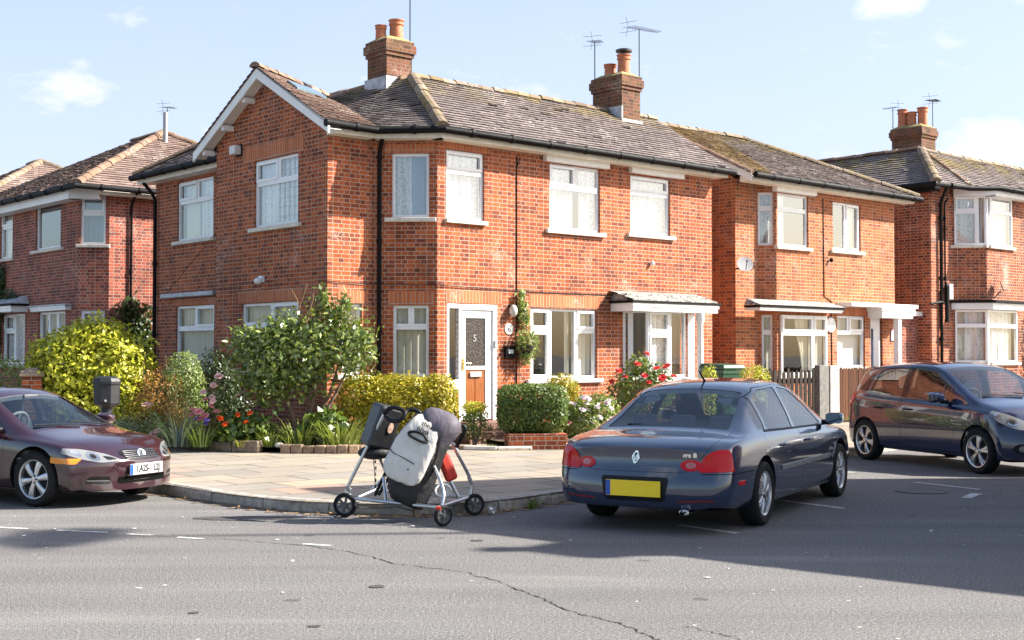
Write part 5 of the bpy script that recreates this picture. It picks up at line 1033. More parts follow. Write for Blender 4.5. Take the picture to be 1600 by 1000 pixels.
# ================================================================== cars
def pchip(xs, ys):
    xs = np.array(xs, float); ys = np.array(ys, float); h = np.diff(xs); d = np.diff(ys) / h; m = np.zeros_like(ys)
    for i in range(1, len(xs) - 1):
        if d[i - 1] * d[i] > 0: w1 = 2 * h[i] + h[i - 1]; w2 = h[i] + 2 * h[i - 1]; m[i] = (w1 + w2) / (w1 / d[i - 1] + w2 / d[i])
    m[0] = d[0]; m[-1] = d[-1]
    def f(x):
        x = np.clip(np.asarray(x, float), xs[0], xs[-1]); i = np.clip(np.searchsorted(xs, x) - 1, 0, len(h) - 1); t = (x - xs[i]) / h[i]
        return (2 * t**3 - 3 * t**2 + 1) * ys[i] + (t**3 - 2 * t**2 + t) * h[i] * m[i] + (-2 * t**3 + 3 * t**2) * ys[i + 1] + (t**3 - t**2) * h[i] * m[i + 1]
    return f
def paint(name, col, flake=.0, dust=.12):
    t = NT(name); ob = t.obj(); n = t.noise(ob, 3.0, 6, .65); fine = t.noise(ob, 420, 1)
    c = t.mix(t.ramp(fine, .35, .65, 0, flake), col, tuple(min(1, x * 2.2 + .01) for x in col))
    z = t.n('ShaderNodeSeparateXYZ'); t.set(z.inputs[0], ob)
    du = t.math('MULTIPLY', t.ramp(z.outputs[2], .15, .55, 1., .12), t.ramp(n, .3, .7, dust * .4, dust))
    c = t.mix(du, c, (.30, .27, .24))
    r = t.math('ADD', .16, t.math('MULTIPLY', du, .9))
    return t.done(t.bsdf(c, r, None, .0, .55, Coat_Weight=1., Coat_Roughness=.02, Coat_IOR=1.62))
RUB = simple('tyre_rubber', (.014, .014, .015), .8, noise=.35, nscale=20, bump=.15, spec=.25)
ALLOY = simple('alloy_wheel', (.60, .60, .61), .30, .85, noise=.12)
DARKP = simple('dark_trim', (.012, .012, .013), .5, noise=.25, spec=.22)
UNDER = simple('underbody', (.005, .005, .005), .9, spec=.05)
CABIN = simple('cabin_plastic', (.11, .112, .122), .75, noise=.2)
SEATM = simple('seat_fabric', (.05, .053, .062), .9, noise=.25, nscale=20)
CHROME = simple('chrome', (.75, .75, .77), .12, 1.0, noise=.03)
LREDm = None
def lens(name, col, f=.45, rough=.08, coat=1.):
    t = NT(name); ob = t.obj(); w = t.n('ShaderNodeTexWave'); t.set(w.inputs[0], ob); w.inputs['Scale'].default_value = 22; w.inputs['Distortion'].default_value = 1.5
    return t.done(t.bsdf(t.mix(t.math('MULTIPLY', w.outputs[0], f), col, tuple(x * .45 for x in col)), rough, None, 0, .5 * coat, Coat_Weight=coat, Coat_Roughness=.02))
LRED = lens('red_lens', (.60, .004, .006), .3, .15, .35); LCLR = lens('clear_lens', (.25, .26, .265), .75); LAMB = lens('amber_lens', (.80, .26, .01)); LPNK = lens('pale_red_lens', (.50, .10, .09))
t = NT('car_glass'); gl = t.n('ShaderNodeBsdfGlossy'); gl.inputs['Roughness'].default_value = .01
tr = t.n('ShaderNodeBsdfTransparent'); t.set(tr.inputs[0], (.58, .65, .67)); mx = t.n('ShaderNodeMixShader'); t.set(mx.inputs[0], t.schlick(.16)); t.set(mx.inputs[1], tr.outputs[0]); t.set(mx.inputs[2], gl.outputs[0]); CGLASS = t.done(mx.outputs[0])
t = NT('clear_car_glass'); gl = t.n('ShaderNodeBsdfGlossy'); gl.inputs['Roughness'].default_value = .01
tr = t.n('ShaderNodeBsdfTransparent'); t.set(tr.inputs[0], (.84, .93, .96)); mx = t.n('ShaderNodeMixShader'); t.set(mx.inputs[0], t.schlick(.11)); t.set(mx.inputs[1], tr.outputs[0]); t.set(mx.inputs[2], gl.outputs[0]); CGLASS2 = t.done(mx.outputs[0])
class Car:
    """body surface lofted from side, plan and section curves; x forward, y left"""
    NS, NF = 84, 16
    def __init__(s, k): s.__dict__.update(k); s.fzt = pchip(*zip(*s.zt)); s.fzs = pchip(*zip(*s.zs)); s.fw = pchip(*zip(*s.w)); s.fwr = pchip(*zip(*s.wr)); s.fzb = pchip(*zip(*s.zb)); s.fpf = pchip(*zip(*s.pf)); s.fpr = pchip(*zip(*s.pr))
    def section(s, x, off=0.):
        zt, zs, w, wr, zb = float(s.fzt(x)), float(s.fzs(x)), float(s.fw(x)), float(s.fwr(x)), float(s.fzb(x))
        d_ = min(x - s.xr, s.xf - x); r_ = .17
        if d_ < r_: w -= .80 * r_ * (1 - sqrt(max(0., 1 - (1 - d_ / r_) ** 2)))
        zs = min(zs, zt - .015); g = min(1., max(0., (zt - zs - .02) / .22)); g = g * g * (3 - 2 * g)
        sh = s.sh                                     # shoulder inset
        P = [(0, zb), (w * .80, zb), (w * .945, zb + .025), (w * .978, zb + .10)]
        zc = zb + (zs - zb) * .55
        P += [(w * .992, zb + (zc - zb) * .55), (w, zc), (w * .997, zc + (zs - zc) * .45), (w * .985, zc + (zs - zc) * .78), (w - sh * .55, zs - .018), (w - sh, zs)]
        ws = w - sh; zr = zs + (zt - zs) * (.80 if g > .5 else .8)
        crown = .055 * g + .03 * (1 - g); zr = max(zs + .004, zt - crown) if g > .02 else zs + (zt - zs) * .45
        wre = wr * g + (ws * .86) * (1 - g)
        a0 = ws - .02 * g
        for t_ in (.10, .36, .62, .88): 
            bul = .018 * g * sin(pi * t_); P.append((a0 + (wre - a0) * t_ + bul, zs + .006 * g + (zr - zs) * t_))
        for t_, zz in ((.0, .0), (.10, .28), (.28, .60), (.52, .84), (.78, .96), (1., 1.)): P.append((wre * (1 - t_) + (0 if t_ < 1 else 0), zr + (zt - zr) * zz))
        return P
    def bow(s, x, y, z, xn):
        """plan rounding and fascia profile near the ends; xn = unwarped station"""
        W_ = s.W
        f = max(0., min(1., (xn - s.xf0) / (s.xf - s.xf0))); r = max(0., min(1., (s.xr0 - xn) / (s.xr0 - s.xr)))
        q = min(1., abs(y) / W_)
        if f > 0: x -= f ** 2 * (s.bf * q ** 2.6 + float(s.fpf(z)))
        if r > 0: x += r ** 2 * (s.br * q ** 2.6 + float(s.fpr(z)))
        return x
    def solid(s, off=0., name='body'):
        tt = np.linspace(0, 1, 20) ** 1.9
        xs = list(s.xr + (s.xr0 - s.xr) * tt)[:-1] + list(np.linspace(s.xr0, s.xf0, s.NS - 32)) + list(s.xf + (s.xf0 - s.xf) * tt)[::-1][1:]
        rows = []
        for x in xs:
            half = s.section(x); ring = [(y, z) for y, z in half]; full = ring + [(-y, z) for y, z in reversed(ring[1:-1])]
            rows.append([Vector((s.bow(x, y, z, x), y, z)) for y, z in full])
        n = len(rows[0]); vs = [p for r in rows for p in r]; fs = []
        for i in range(len(rows) - 1):
            for j in range(n): fs.append((i * n + j, (i + 1) * n + j, (i + 1) * n + (j + 1) % n, i * n + (j + 1) % n))
        hn = n // 2 + 1; M_ = 14
        for end, x in ((0, xs[0]), (len(rows) - 1, xs[-1])):
            base = end * n; idx = {}
            for j in range(hn):
                L_ = base + j; R_ = base + (n - j) % n; yl, z = rows[end][j].y, rows[end][j].z
                if L_ == R_: idx[j] = [L_] * (M_ + 1); continue
                line = [L_]
                for k in range(1, M_):
                    y = yl * (1 - 2 * k / M_); line.append(len(vs)); vs.append(Vector((s.bow(x, y, z, x), y, z)))
                line.append(R_); idx[j] = line
            for j in range(hn - 1):
                for k in range(M_):
                    q = [idx[j][k], idx[j + 1][k], idx[j + 1][k + 1], idx[j][k + 1]]; q2 = []
                    for v in q:
                        if v not in q2: q2.append(v)
                    if len(q2) >= 3: fs.append(tuple(q2 if end == 0 else reversed(q2)))
        me = bpy.data.meshes.new(name); me.from_pydata([tuple(v) for v in vs], [], fs); bm = bmesh.new(); bm.from_mesh(me); bmesh.ops.remove_doubles(bm, verts=bm.verts, dist=1e-5)
        bmesh.ops.recalc_face_normals(bm, faces=bm.faces)
        if off:
            bm.normal_update(); nn = [v.normal.copy() for v in bm.verts]
            for v, q in zip(bm.verts, nn): v.co += q * off
        bm.to_mesh(me); bm.free(); return me
def tmp(me): o = bpy.data.objects.new('tmp', me); COL.objects.link(o); return o
def boolean(a, b, op):
    """exact boolean of two meshes -> new mesh"""
    oa, ob_ = tmp(a), tmp(b); md = oa.modifiers.new('b', 'BOOLEAN'); md.object = ob_; md.operation = op; md.solver = 'MANIFOLD'
    dg = bpy.context.evaluated_depsgraph_get(); dg.update(); me = bpy.data.meshes.new_from_object(oa.evaluated_get(dg)); bpy.data.objects.remove(oa); bpy.data.objects.remove(ob_); return me
def mesh_of(mb):
    me = bpy.data.meshes.new('t'); me.from_pydata([tuple(p) for p in mb.v], [], mb.f); bm = bmesh.new(); bm.from_mesh(me); bmesh.ops.remove_doubles(bm, verts=bm.verts, dist=1e-6); bmesh.ops.recalc_face_normals(bm, faces=bm.faces); bm.to_mesh(me); bm.free(); return me
def prismy(poly, y0, y1): m = MB(); m.prism(poly, y0, y1, axis='y'); return m          # outline in (x,z)
def prismx(poly, x0, x1): m = MB(); m.prism(poly, x0, x1, axis='x'); return m          # outline in (y,z)
def prismz(poly, z0, z1): m = MB(); m.prism(poly, z0, z1); return m                    # outline in (x,y)
def smooth_poly(P, n=5, corner=None):
    """closed outline with rounded corners"""
    out = []; N = len(P)
    for i in range(N):
        a, b, c = Vector(P[i - 1]), Vector(P[i]), Vector(P[(i + 1) % N]); r = corner if corner else .03
        d1 = (a - b); d2 = (c - b); k1 = min(r, d1.length * .45); k2 = min(r, d2.length * .45); p = b + d1.normalized() * k1; q = b + d2.normalized() * k2
        for j in range(n + 1):
            t_ = j / n; v = p * (1 - t_) ** 2 + b * 2 * t_ * (1 - t_) + q * t_ ** 2; out.append((v.x, v.y))
    return out
def shift(M, mb): mb.v = [M @ Vector(v) for v in mb.v]; return mb
def finish(me, name, mats, parent, bvh=None, nsrc=None, pick=None):
    """material per face by pick(center, normal); normals copied from the smooth source surface"""
    me.materials.clear()
    for m in mats: me.materials.append(m)
    if pick:
        for p in me.polygons: p.material_index = pick(p.center, p.normal)
    else:
        for p in me.polygons: p.material_index = 0
    if bvh:
        me.polygons.foreach_set('use_smooth', [True] * len(me.polygons)); nl = [None] * len(me.loops)
        for p in me.polygons:
            for li in p.loop_indices:
                co = me.vertices[me.loops[li].vertex_index].co; loc, n, i, d = bvh.find_nearest(co)
                if loc is not None and d < .012:
                    n = nsrc(i, loc)
                    nl[li] = n if n.dot(p.normal) > .75 else p.normal.copy()
                else: nl[li] = p.normal.copy()
        me.normals_split_custom_set([tuple(n) for n in nl])
    o = bpy.data.objects.new(name, me); COL.objects.link(o); o.parent = parent; return o
def split_loose(me):
    bm = bmesh.new(); bm.from_mesh(me); bm.verts.ensure_lookup_table(); seen = set(); out = []
    for v in bm.verts:
        if v.index in seen: continue
        st = [v]; comp = []; seen.add(v.index)
        while st:
            q = st.pop(); comp.append(q)
            for e in q.link_edges:
                w = e.other_vert(q)
                if w.index not in seen: seen.add(w.index); st.append(w)
        fs = {f for q in comp for f in q.link_faces}; ids = {q.index: i for i, q in enumerate(comp)}
        m = bpy.data.meshes.new('t'); m.from_pydata([tuple(q.co) for q in comp], [], [[ids[x.index] for x in f.verts] for f in fs]); m.update(); out.append(m)
    bm.free(); return out
def skin_only(me, bv, dist):
    """drop the faces that do not lie on the car's skin"""
    bm = bmesh.new(); bm.from_mesh(me); bm.normal_update(); kill = []
    for f in bm.faces:
        loc, n, i, d = bv.find_nearest(f.calc_center_median())
        if d > dist or n.dot(f.normal) < .6: kill.append(f)
    bmesh.ops.delete(bm, geom=kill, context='FACES'); bm.to_mesh(me); bm.free(); return me
def wheel_set(parent, positions, R, wd, rim_r, style):
    """positions: (x,y); builds one wheel (disc, tyre, rim) and copies it"""
    first = None
    for i, (x, y) in enumerate(positions):
        if first is None:
            m = MB(); m.lathe([(0, -.02), (rim_r * .62, -.02), (rim_r * .62, .0), (0, .0)], 24, 0, Matrix.Rotation(-pi / 2, 4, 'X')); first = w = m.build('wheel', simple('brake_disc', (.16, .15, .14), .5, .6), parent, smooth=40)
            A = Matrix.Rotation(pi / 2, 4, 'X')   # axis z -> -y (outside)
            h = wd / 2; rr = rim_r; pr = [(rr, -h + .012), (rr + .02, -h + .002), (R - .03, -h), (R - .010, -h + .014), (R, -h + .035), (R, h - .035), (R - .010, h - .014), (R - .03, h), (rr + .02, h - .002), (rr, h - .012)]
            m = MB(); m.lathe(pr, 48, 0, A, closed=True)
            for k in (-.028, 0, .028): m.lathe([(R + .0005, k - .004), (R + .001, k), (R + .0005, k + .004)], 48, 0, A)
            m.build('tyre', RUB, w, smooth=35)
            m = MB(); m.lathe([(rr * .985, -h + .02), (rr * .94, -h + .03), (rr * .90, h - .04), (rr * .93, h - .02), (rr * .985, h - .012), (rr + .004, h - .012), (rr + .004, -h + .02)], 48, 0, A, closed=True)
            n = style['n']; z0 = h - .022
            for q in range(n):
                a0 = 2 * pi * q / n + .2
                for sgn in style['pair']:
                    a1 = a0 + sgn; w0, w1 = style['w']; r0, r1 = rr * .14, rr * .95; vs = []
                    for r_, ww, aa, zz in ((r0, w0, a0 + sgn * .3, z0 - .004), (rr * .55, (w0 + w1) * .5, (a0 + a1) / 2 + sgn * .12, z0 + .002), (r1, w1, a1, z0 - .012)):
                        c = Vector((cos(aa) * r_, sin(aa) * r_, 0)); sd = Vector((-sin(aa), cos(aa), 0))
                        vs += [c + sd * ww + Vector((0, 0, zz - .006)), c + sd * ww * .55 + Vector((0, 0, zz + .004)), c - sd * ww * .55 + Vector((0, 0, zz + .004)), c - sd * ww + Vector((0, 0, zz - .006)), c - sd * ww + Vector((0, 0, zz - .035)), c + sd * ww + Vector((0, 0, zz - .035))]
                    fs = [(b * 6 + j, b * 6 + (j + 1) % 6, b * 6 + 6 + (j + 1) % 6, b * 6 + 6 + j) for b in (0, 1) for j in range(6)]; m.add(vs, [f[::-1] for f in fs], 0, A)
            m.lathe([(rr * .24, z0 - .04), (rr * .24, z0 - .004), (rr * .2, z0 + .004), (rr * .13, z0 + .004), (rr * .12, z0 + .012), (0, z0 + .014)], 20, 0, A); m.build('rim', ALLOY, w, smooth=35)
            m = MB(); m.lathe([(rr * .9, -h + .03), (0, -h + .035)], 24, 0, A)
            for q in range(5): c = Matrix.Translation((cos(q * 1.2566) * rr * .19, sin(q * 1.2566) * rr * .19, z0 + .003)); m.lathe([(.009, 0), (.009, .006), (0, .006)], 8, 0, A @ c)
            m.build('wheel_inside', UNDER, w)
        else: w = copy_tree(first, parent)
        w.location = (x, y, R); w.rotation_euler = (0, .37 * i, 0) if y < 0 else (0, .37 * i, pi)
    return first
def seat(parent, x, y, z=.34, s=1.):
    m = MB(); m.box(x - .22, x + .25, y - .22 * s, y + .22 * s, z - .06, z + .10); m.prism([(x - .32, z + .05), (x - .16, z + .05), (x - .30, z + .56), (x - .42, z + .55)], y - .21 * s, y + .21 * s, axis='y'); o = m.build('seat', SEATM, parent, bevel=.04)
    m = MB(); m.prism([(x - .44, z + .60), (x - .34, z + .60), (x - .36, z + .76), (x - .45, z + .76)], y - .12, y + .12, axis='y'); m.box(x - .405, x - .39, y - .05, y - .04, z + .5, z + .62); m.box(x - .405, x - .39, y + .04, y + .05, z + .5, z + .62); m.build('headrest', SEATM, o, bevel=.025)
def mirror(parent, x, y, z, sg, mat, size=(.10, .19, .12)):
    a, b, c = size; o = MB(); vs = []; K = 12
    for i, (q, sx) in enumerate(((-.5, .96), (-.3, 1.0), (.1, .92), (.42, .62), (.5, .25))):
        for k in range(K): t_ = 2 * pi * k / K; cx = max(-1, min(1, 1.25 * cos(t_))); cz = max(-1, min(1, 1.25 * sin(t_))); vs.append((x + q * a * 1.6, y + sg * (b * .5 + cx * b * .5 * sx), z + cz * c * .5 * sx))
    fs = [(i * K + k, i * K + (k + 1) % K, (i + 1) * K + (k + 1) % K, (i + 1) * K + k) for i in range(4) for k in range(K)] + [tuple(range(4 * K, 5 * K))]
    if sg < 0: pass
    o.add(vs, fs); mo = o.build('wing_mirror', mat, parent, smooth=40)
    bm = bmesh.new(); bm.from_mesh(mo.data); bmesh.ops.recalc_face_normals(bm, faces=bm.faces); bm.to_mesh(mo.data); bm.free()
    m = MB(); q = [v for v in vs[:K]]; m.add([(p[0] + .006, p[1], p[2]) for p in q], [tuple(range(K))]); m.build('mirror_glass', simple('mirror_silver', (.32, .35, .40), .03, 1.0, noise=0), mo)
    m = MB(); m.tube([(x + .02, y - sg * .06, z - c * .42), (x + .01, y + sg * .05, z - c * .40), (x, y + sg * .09, z - c * .2)], [.03, .024, .026], 8); m.build('mirror_foot', DARKP, mo, smooth=50)
def build_car(root, C, P):
    c = Car(C); outer = c.solid(0); outer.update()
    bv = BVHTree.FromPolygons([v.co.copy() for v in outer.vertices], [list(p.vertices) for p in outer.polygons])
    polys = [list(p.vertices) for p in outer.polygons]; vn = [v.normal.copy() for v in outer.vertices]; vc = [v.co.copy() for v in outer.vertices]
    def ns(i, loc):
        ws = Vector((0, 0, 0))
        for k in polys[i]: ws += vn[k] / max((vc[k] - loc).length, 1e-4) ** 1.6
        return ws.normalized()
    W = C['W']; cav = c.solid(-.045); cm = MB(); cm.box(*C['cav'][:2], -2, 2, *C['cav'][2:]); cav = boolean(cav, mesh_of(cm), 'INTERSECT')
    body = boolean(outer, cav, 'DIFFERENCE')
    R = C['R']; ar = C['arch']; wc = MB()
    for wx in C['axles']:
        for sg in (1, -1): wc.lathe([(ar, -.24), (ar, .3)], 40, 0, Matrix.Translation((wx, sg * (W - .0), R + .01)) @ Matrix.Rotation(-sg * pi / 2, 4, 'X'))
    body = boolean(body, mesh_of(wc), 'DIFFERENCE')
    # glass
    inn = c.solid(-.005); cut = MB()
    for kind, poly, a, b in C['glass']:
        pm = {'y': prismy, 'z': prismz, 'x': prismx}[kind](smooth_poly(poly, 4, .045), a, b); cut.add(pm.v, pm.f)
        if kind == 'y': pm = prismy(smooth_poly(poly, 4, .045), -b, -a); cut.add(pm.v, pm.f)
    cutm = mesh_of(cut); body = boolean(body, cutm, 'DIFFERENCE')
    glass = skin_only(boolean(inn, cutm, 'INTERSECT'), bv, .0075)
    # doors cut out as parts
    gapcut = MB(); doors = []
    for nm, kind, poly, a, b in C['panels']:
        f = {'y': prismy, 'z': prismz, 'x': prismx}[kind]; pts = smooth_poly(poly, 5, .05); gapcut.add(*(lambda q: (q.v, q.f))(f(pts, a, b)))
        if kind == 'y': gapcut.add(*(lambda q: (q.v, q.f))(f(pts, -b, -a)))
        doors.append((nm, kind, pts, a, b))
    keep = body; body = boolean(body, mesh_of(gapcut), 'DIFFERENCE'); g = .0035; dp = MB()
    for nm, kind, pts, a, b in doors:
        cx = sum(p[0] for p in pts) / len(pts); cz = sum(p[1] for p in pts) / len(pts); q = []
        n = len(pts)
        for i in range(n):
            d = (Vector(pts[(i + 1) % n]) - Vector(pts[i - 1])); nn = Vector((-d.y, d.x)).normalized() if d.length > 1e-6 else Vector((0, 0)); 
            v = Vector(pts[i]); cen = Vector((cx, cz)); s_ = 1 if (cen - v).dot(nn) > 0 else -1; q.append(tuple(v + nn * s_ * g))
        f = {'y': prismy, 'z': prismz, 'x': prismx}[kind]; dp.add(*(lambda z: (z.v, z.f))(f(q, a, b)))
        if kind == 'y': dp.add(*(lambda z: (z.v, z.f))(f(q, -b, -a)))
    dm = boolean(keep, mesh_of(dp), 'INTERSECT')
    def pick(ct, n):
        loc, nn, i, d = bv.find_nearest(ct); on = d < .006 and nn.dot(n) > .5
        if on: return 3 if n.z < -.75 and ct.z < .35 else 0
        for wx in C['axles']:
            if (ct.x - wx) ** 2 + (ct.z - R - .01) ** 2 < (ar + .02) ** 2 and abs(ct.y) > W - .3: return 1
        if d < .03: return 1
        return 2
    bo = finish(body, 'body', [P['paint'], DARKP, CABIN, UNDER], root, bv, ns, pick)
    for me in split_loose(dm):
        if len(me.polygons) < 8: continue
        ct = sum((v.co for v in me.vertices), Vector()) / len(me.vertices); nm = 'door'
        for d_ in C['panels']:
            if d_[1] == 'z' and abs(ct.y) < .3: 
                if min(p[0] for p in d_[2]) - .1 < ct.x < max(p[0] for p in d_[2]) + .1: nm = d_[0]
            if d_[1] == 'x' and abs(ct.y) < .3 and (ct.x < 0) == (d_[4] < 0): nm = d_[0]
        finish(me, nm, [P['paint'], DARKP, CABIN, UNDER], root, bv, ns, pick)
    for me in split_loose(glass):
        if len(me.polygons) < 6: continue
        ct = sum((v.co for v in me.vertices), Vector()) / len(me.vertices)
        nm = 'side_window' if abs(ct.y) > .35 else ('windscreen' if ct.x > 0 else 'rear_window'); finish(me, nm, [CGLASS if nm != 'rear_window' else CGLASS2], root, bv, ns)
    # lamps and other pieces that follow the body surface
    core = c.solid(-.022)
    for nm, mat, kind, poly, a, b, off, both in C['skin']:
        f = {'y': prismy, 'z': prismz, 'x': prismx}[kind]; sh = c.solid(off); pm = f(poly, a, b)
        pms = [pm] + ([f([(-y, z) for y, z in poly][::-1], a, b)] if both == 'm' and kind in 'x' else [f(poly, -b, -a)] if both == 'm' and kind == 'y' else [f([(x, -y) for x, y in poly][::-1], a, b)] if both == 'm' else [])
        for q in pms:
            me = boolean(boolean(sh, mesh_of(q), 'INTERSECT'), core, 'DIFFERENCE')
            if len(me.polygons): finish(me, nm, [mat], root, bv, ns)
    return c
def plate(parent, M, text, w, h, back, left, mat_t, name='number_plate'):
    m = MB(); m.box(-w / 2, w / 2, -.008, 0, -h / 2, h / 2, 0, M); o = m.build(name, back, parent, bevel=.002)
    m = MB(); m.box(-w / 2 + .002, -w / 2 + .045, -.0095, -.0084, -h / 2 + .003, h / 2 - .003, 0, M); m.build('blue_band', left, o)
    if text: text_mesh('plate_letters', text, h * .86, M @ frame((.02, -.0088, 0), 0) @ RX, mat_t, o, .0008, sx=.80, bold=.004)
    return o
YEL = simple('plate_yellow', (.98, .66, .015), .4, noise=.05); PWH = simple('plate_white', (.50, .51, .52), .4, noise=.04); PBL = simple('plate_blue', (.015, .09, .42), .4); PBK = simple('plate_black', (.02, .02, .022), .5)
# ---------------- dark blue saloon
NAVY = paint('navy_paint_metallic', (.009, .019, .050), .3, .02)
SALOON = dict(W=.825, sh=.05, xr=-2.30, xf=2.22, xr0=-1.75, xf0=1.70, bf=.34, br=.20, R=.297, arch=.345, axles=(-1.405, 1.405),
    zt=[(-2.30, .765), (-2.22, .80), (-2.0, .84), (-1.72, .868), (-1.60, .885), (-1.42, .965), (-1.15, 1.105), (-.90, 1.225), (-.68, 1.295), (-.35, 1.335), (0, 1.345), (.28, 1.325), (.48, 1.275), (.8, 1.12), (1.10, .955), (1.24, .885), (1.4, .855), (1.8, .79), (2.05, .715), (2.22, .60)],
    zs=[(-2.30, .70), (-2.0, .80), (-1.5, .845), (-.8, .845), (0, .825), (.8, .80), (1.2, .785), (1.7, .74), (2.22, .56)],
    w=[(-2.30, .785), (-2.1, .80), (-1.7, .82), (-1.2, .825), (0, .82), (1.0, .825), (1.5, .82), (1.9, .80), (2.22, .76)],
    wr=[(-2.30, .60), (-1.65, .66), (-1.3, .605), (-.9, .555), (-.5, .535), (.2, .54), (.5, .56), (.9, .635), (1.25, .70), (2.22, .6)],
    zb=[(-2.30, .225), (-2.0, .20), (-1.5, .18), (1.5, .17), (2.0, .17), (2.22, .20)],
    pf=[(.1, .05), (.25, .0), (.45, .0), (.55, .05), (.75, .20)], pr=[(.15, .10), (.22, .06), (.30, .015), (.44, .0), (.50, .02), (.54, .055), (.70, .075), (.76, .07), (.82, .13)],
    cav=(-1.62, 1.22, .36, 1.5),
    glass=[('z', [(-1.535, -.575), (-1.535, .575), (-.83, .475), (-.83, -.475)], .8, 1.6), ('z', [(.535, -.475), (.535, .475), (1.18, .60), (1.18, -.60)], .75, 1.6),
           ('y', [(-1.22, .885), (-1.02, .875), (-.90, 1.19), (-1.02, 1.10)], .3, 1.2), ('y', [(-.965, .873), (-.14, .858), (-.14, 1.262), (-.62, 1.240), (-.84, 1.185)], .3, 1.2), ('y', [(-.05, .856), (.90, .842), (.62, 1.05), (.28, 1.225), (-.05, 1.262)], .3, 1.2)],
    panels=[('door', 'y', [(-1.255, .87), (-1.02, .45), (-.98, .215), (-.10, .215), (-.10, 1.285), (-.64, 1.262), (-.98, 1.16)], .45, 1.2), ('door', 'y', [(-.092, .215), (1.00, .215), (1.03, .60), (.955, .83), (.66, 1.055), (.30, 1.25), (-.092, 1.285)], .45, 1.2),
            ('boot_lid', 'x', [(-.44, .545), (.44, .545), (.52, .60), (.66, .77), (.66, .90), (-.66, .90), (-.66, .77), (-.52, .60)], -2.9, -1.74)],
    skin=[])
def remap_rear(C, x0, kx, ky):
    f = lambda x: x0 + (x - x0) * kx if x < x0 else x
    for q in ('zt', 'zs', 'zb'): C[q] = [(f(x), y) for x, y in C[q]]
    for q in ('w', 'wr'): C[q] = [(f(x), y * ky) for x, y in C[q]]
    C['xr'], C['xr0'] = f(C['xr']), f(C['xr0']); C['W'] *= ky; C['cav'] = (f(C['cav'][0]), *C['cav'][1:])
    C['glass'] = [(k_, [(f(x), y * ky if k_ == 'z' else y) for x, y in P], a, b) for k_, P, a, b in C['glass']]
remap_rear(SALOON, -1.40, 1.222, 1.055)
def remap_cabin(C, P):
    xs, ys = zip(*P); f = lambda x: float(np.interp(x, xs, ys))
    for q in ('zt', 'wr'): C[q] = [(f(x), y) for x, y in C[q]]
    C['glass'] = [(k_, [(f(x), y) for x, y in Q], a, b) for k_, Q, a, b in C['glass']]; C['cav'] = (f(C['cav'][0]), *C['cav'][1:])
    C['panels'] = [(n_, k_, [(f(x), y) if k_ == 'y' and y > .8 else (x, y) for x, y in Q], a, b) for n_, k_, Q, a, b in C['panels']]
remap_cabin(SALOON, [(-3, -3), (-2.5, -2.5), (-2.2, -2.27), (-1.7, -1.84), (-.4, -.54), (.9, .84), (1.3, 1.28), (3, 3)])
def put_skin(C, *a): C['skin'].append(a)
# tail lamps: outer cluster on the wing, inner round lamp on the boot lid
outer_l = smooth_poly([(-.555, .552), (-.90, .562), (-.90, .70), (-.80, .750), (-.69, .748), (-.60, .68)], 5, .05); inner_l = [(-.50 + .092 * cos(a), .612 + .050 * sin(a)) for a in np.linspace(0, 2 * pi, 25)[:-1]]
put_skin(SALOON, 'tail_light', LRED, 'x', outer_l, -2.9, -2.22, .008, 'm'); put_skin(SALOON, 'boot_light', LRED, 'x', inner_l, -2.9, -2.0, .006, 'm')
put_skin(SALOON, 'reverse_light', LPNK, 'x', [(-.50 + .045 * cos(a), .612 + .028 * sin(a)) for a in np.linspace(0, 2 * pi, 21)[:-1]], -2.9, -2.0, .009, 'm')
put_skin(SALOON, 'side_marker', LRED, 'y', [(-2.12, .43), (-1.97, .43), (-1.97, .468), (-2.12, .468)], .5, 1.2, .006, 'm')
put_skin(SALOON, 'plate_recess', DARKP, 'x', smooth_poly([(-.285, .29), (.285, .29), (.325, .505), (-.325, .505)], 4, .04), -2.9, -2.0, .002, None)
put_skin(SALOON, 'bumper_seam', UNDER, 'y', [(-2.46, .535), (-1.74, .535), (-1.74, .541), (-2.46, .541)], .6, 1.2, .002, 'm')
put_skin(SALOON, 'rear_reflector', simple('dull_red', (.22, .02, .02), .3), 'x', [(-.70, .30), (-.40, .29), (-.40, .305), (-.70, .315)], -2.9, -1.95, .003, 'm')
put_skin(SALOON, 'side_trim', simple('grey_trim', (.16, .17, .19), .3), 'y', [(-.88, .475), (.86, .475), (.88, .50), (.86, .52), (-.88, .52)], .5, 1.2, .012, 'm')
put_skin(SALOON, 'sill_trim', simple('grey_trim', (.16, .17, .19), .3), 'y', [(-.98, .195), (1.0, .195), (1.0, .207), (-.98, .207)], .5, 1.2, .006, 'm')
put_skin(SALOON, 'headlight', LCLR, 'x', smooth_poly([(-.80, .60), (-.42, .58), (-.50, .70), (-.78, .74)], 4, .04), 1.4, 2.5, .006, 'm')
put_skin(SALOON, 'grille', DARKP, 'x', smooth_poly([(-.30, .52), (.30, .52), (.34, .60), (-.34, .60)], 4, .03), 1.4, 2.5, .005, None)
put_skin(SALOON, 'window_seal', DARKP, 'y', [(-1.24, .862), (.96, .825), (.95, .838), (-1.22, .878)], .5, 1.2, .005, 'm')
hd = Vector((.4725, .881)).normalized(); rr_ = Vector((hd.y, -hd.x)); pos = Vector((2.28, 12.14)) + hd * 1.405 - rr_ * .78
CAR1 = thing('saloon_car', 'dark blue saloon with a yellow rear number plate, parked with its back to us', 'car', (pos.x, pos.y, 0), atan2(hd.y, hd.x))
c1 = build_car(CAR1, SALOON, dict(paint=NAVY))
ALLOY7 = dict(n=7, pair=(-.10, .17), w=(.010, .019)); ALLOY5 = dict(n=6, pair=(0,), w=(.020, .040)); ALLOY6 = dict(n=5, pair=(-.16, .16), w=(.014, .026))
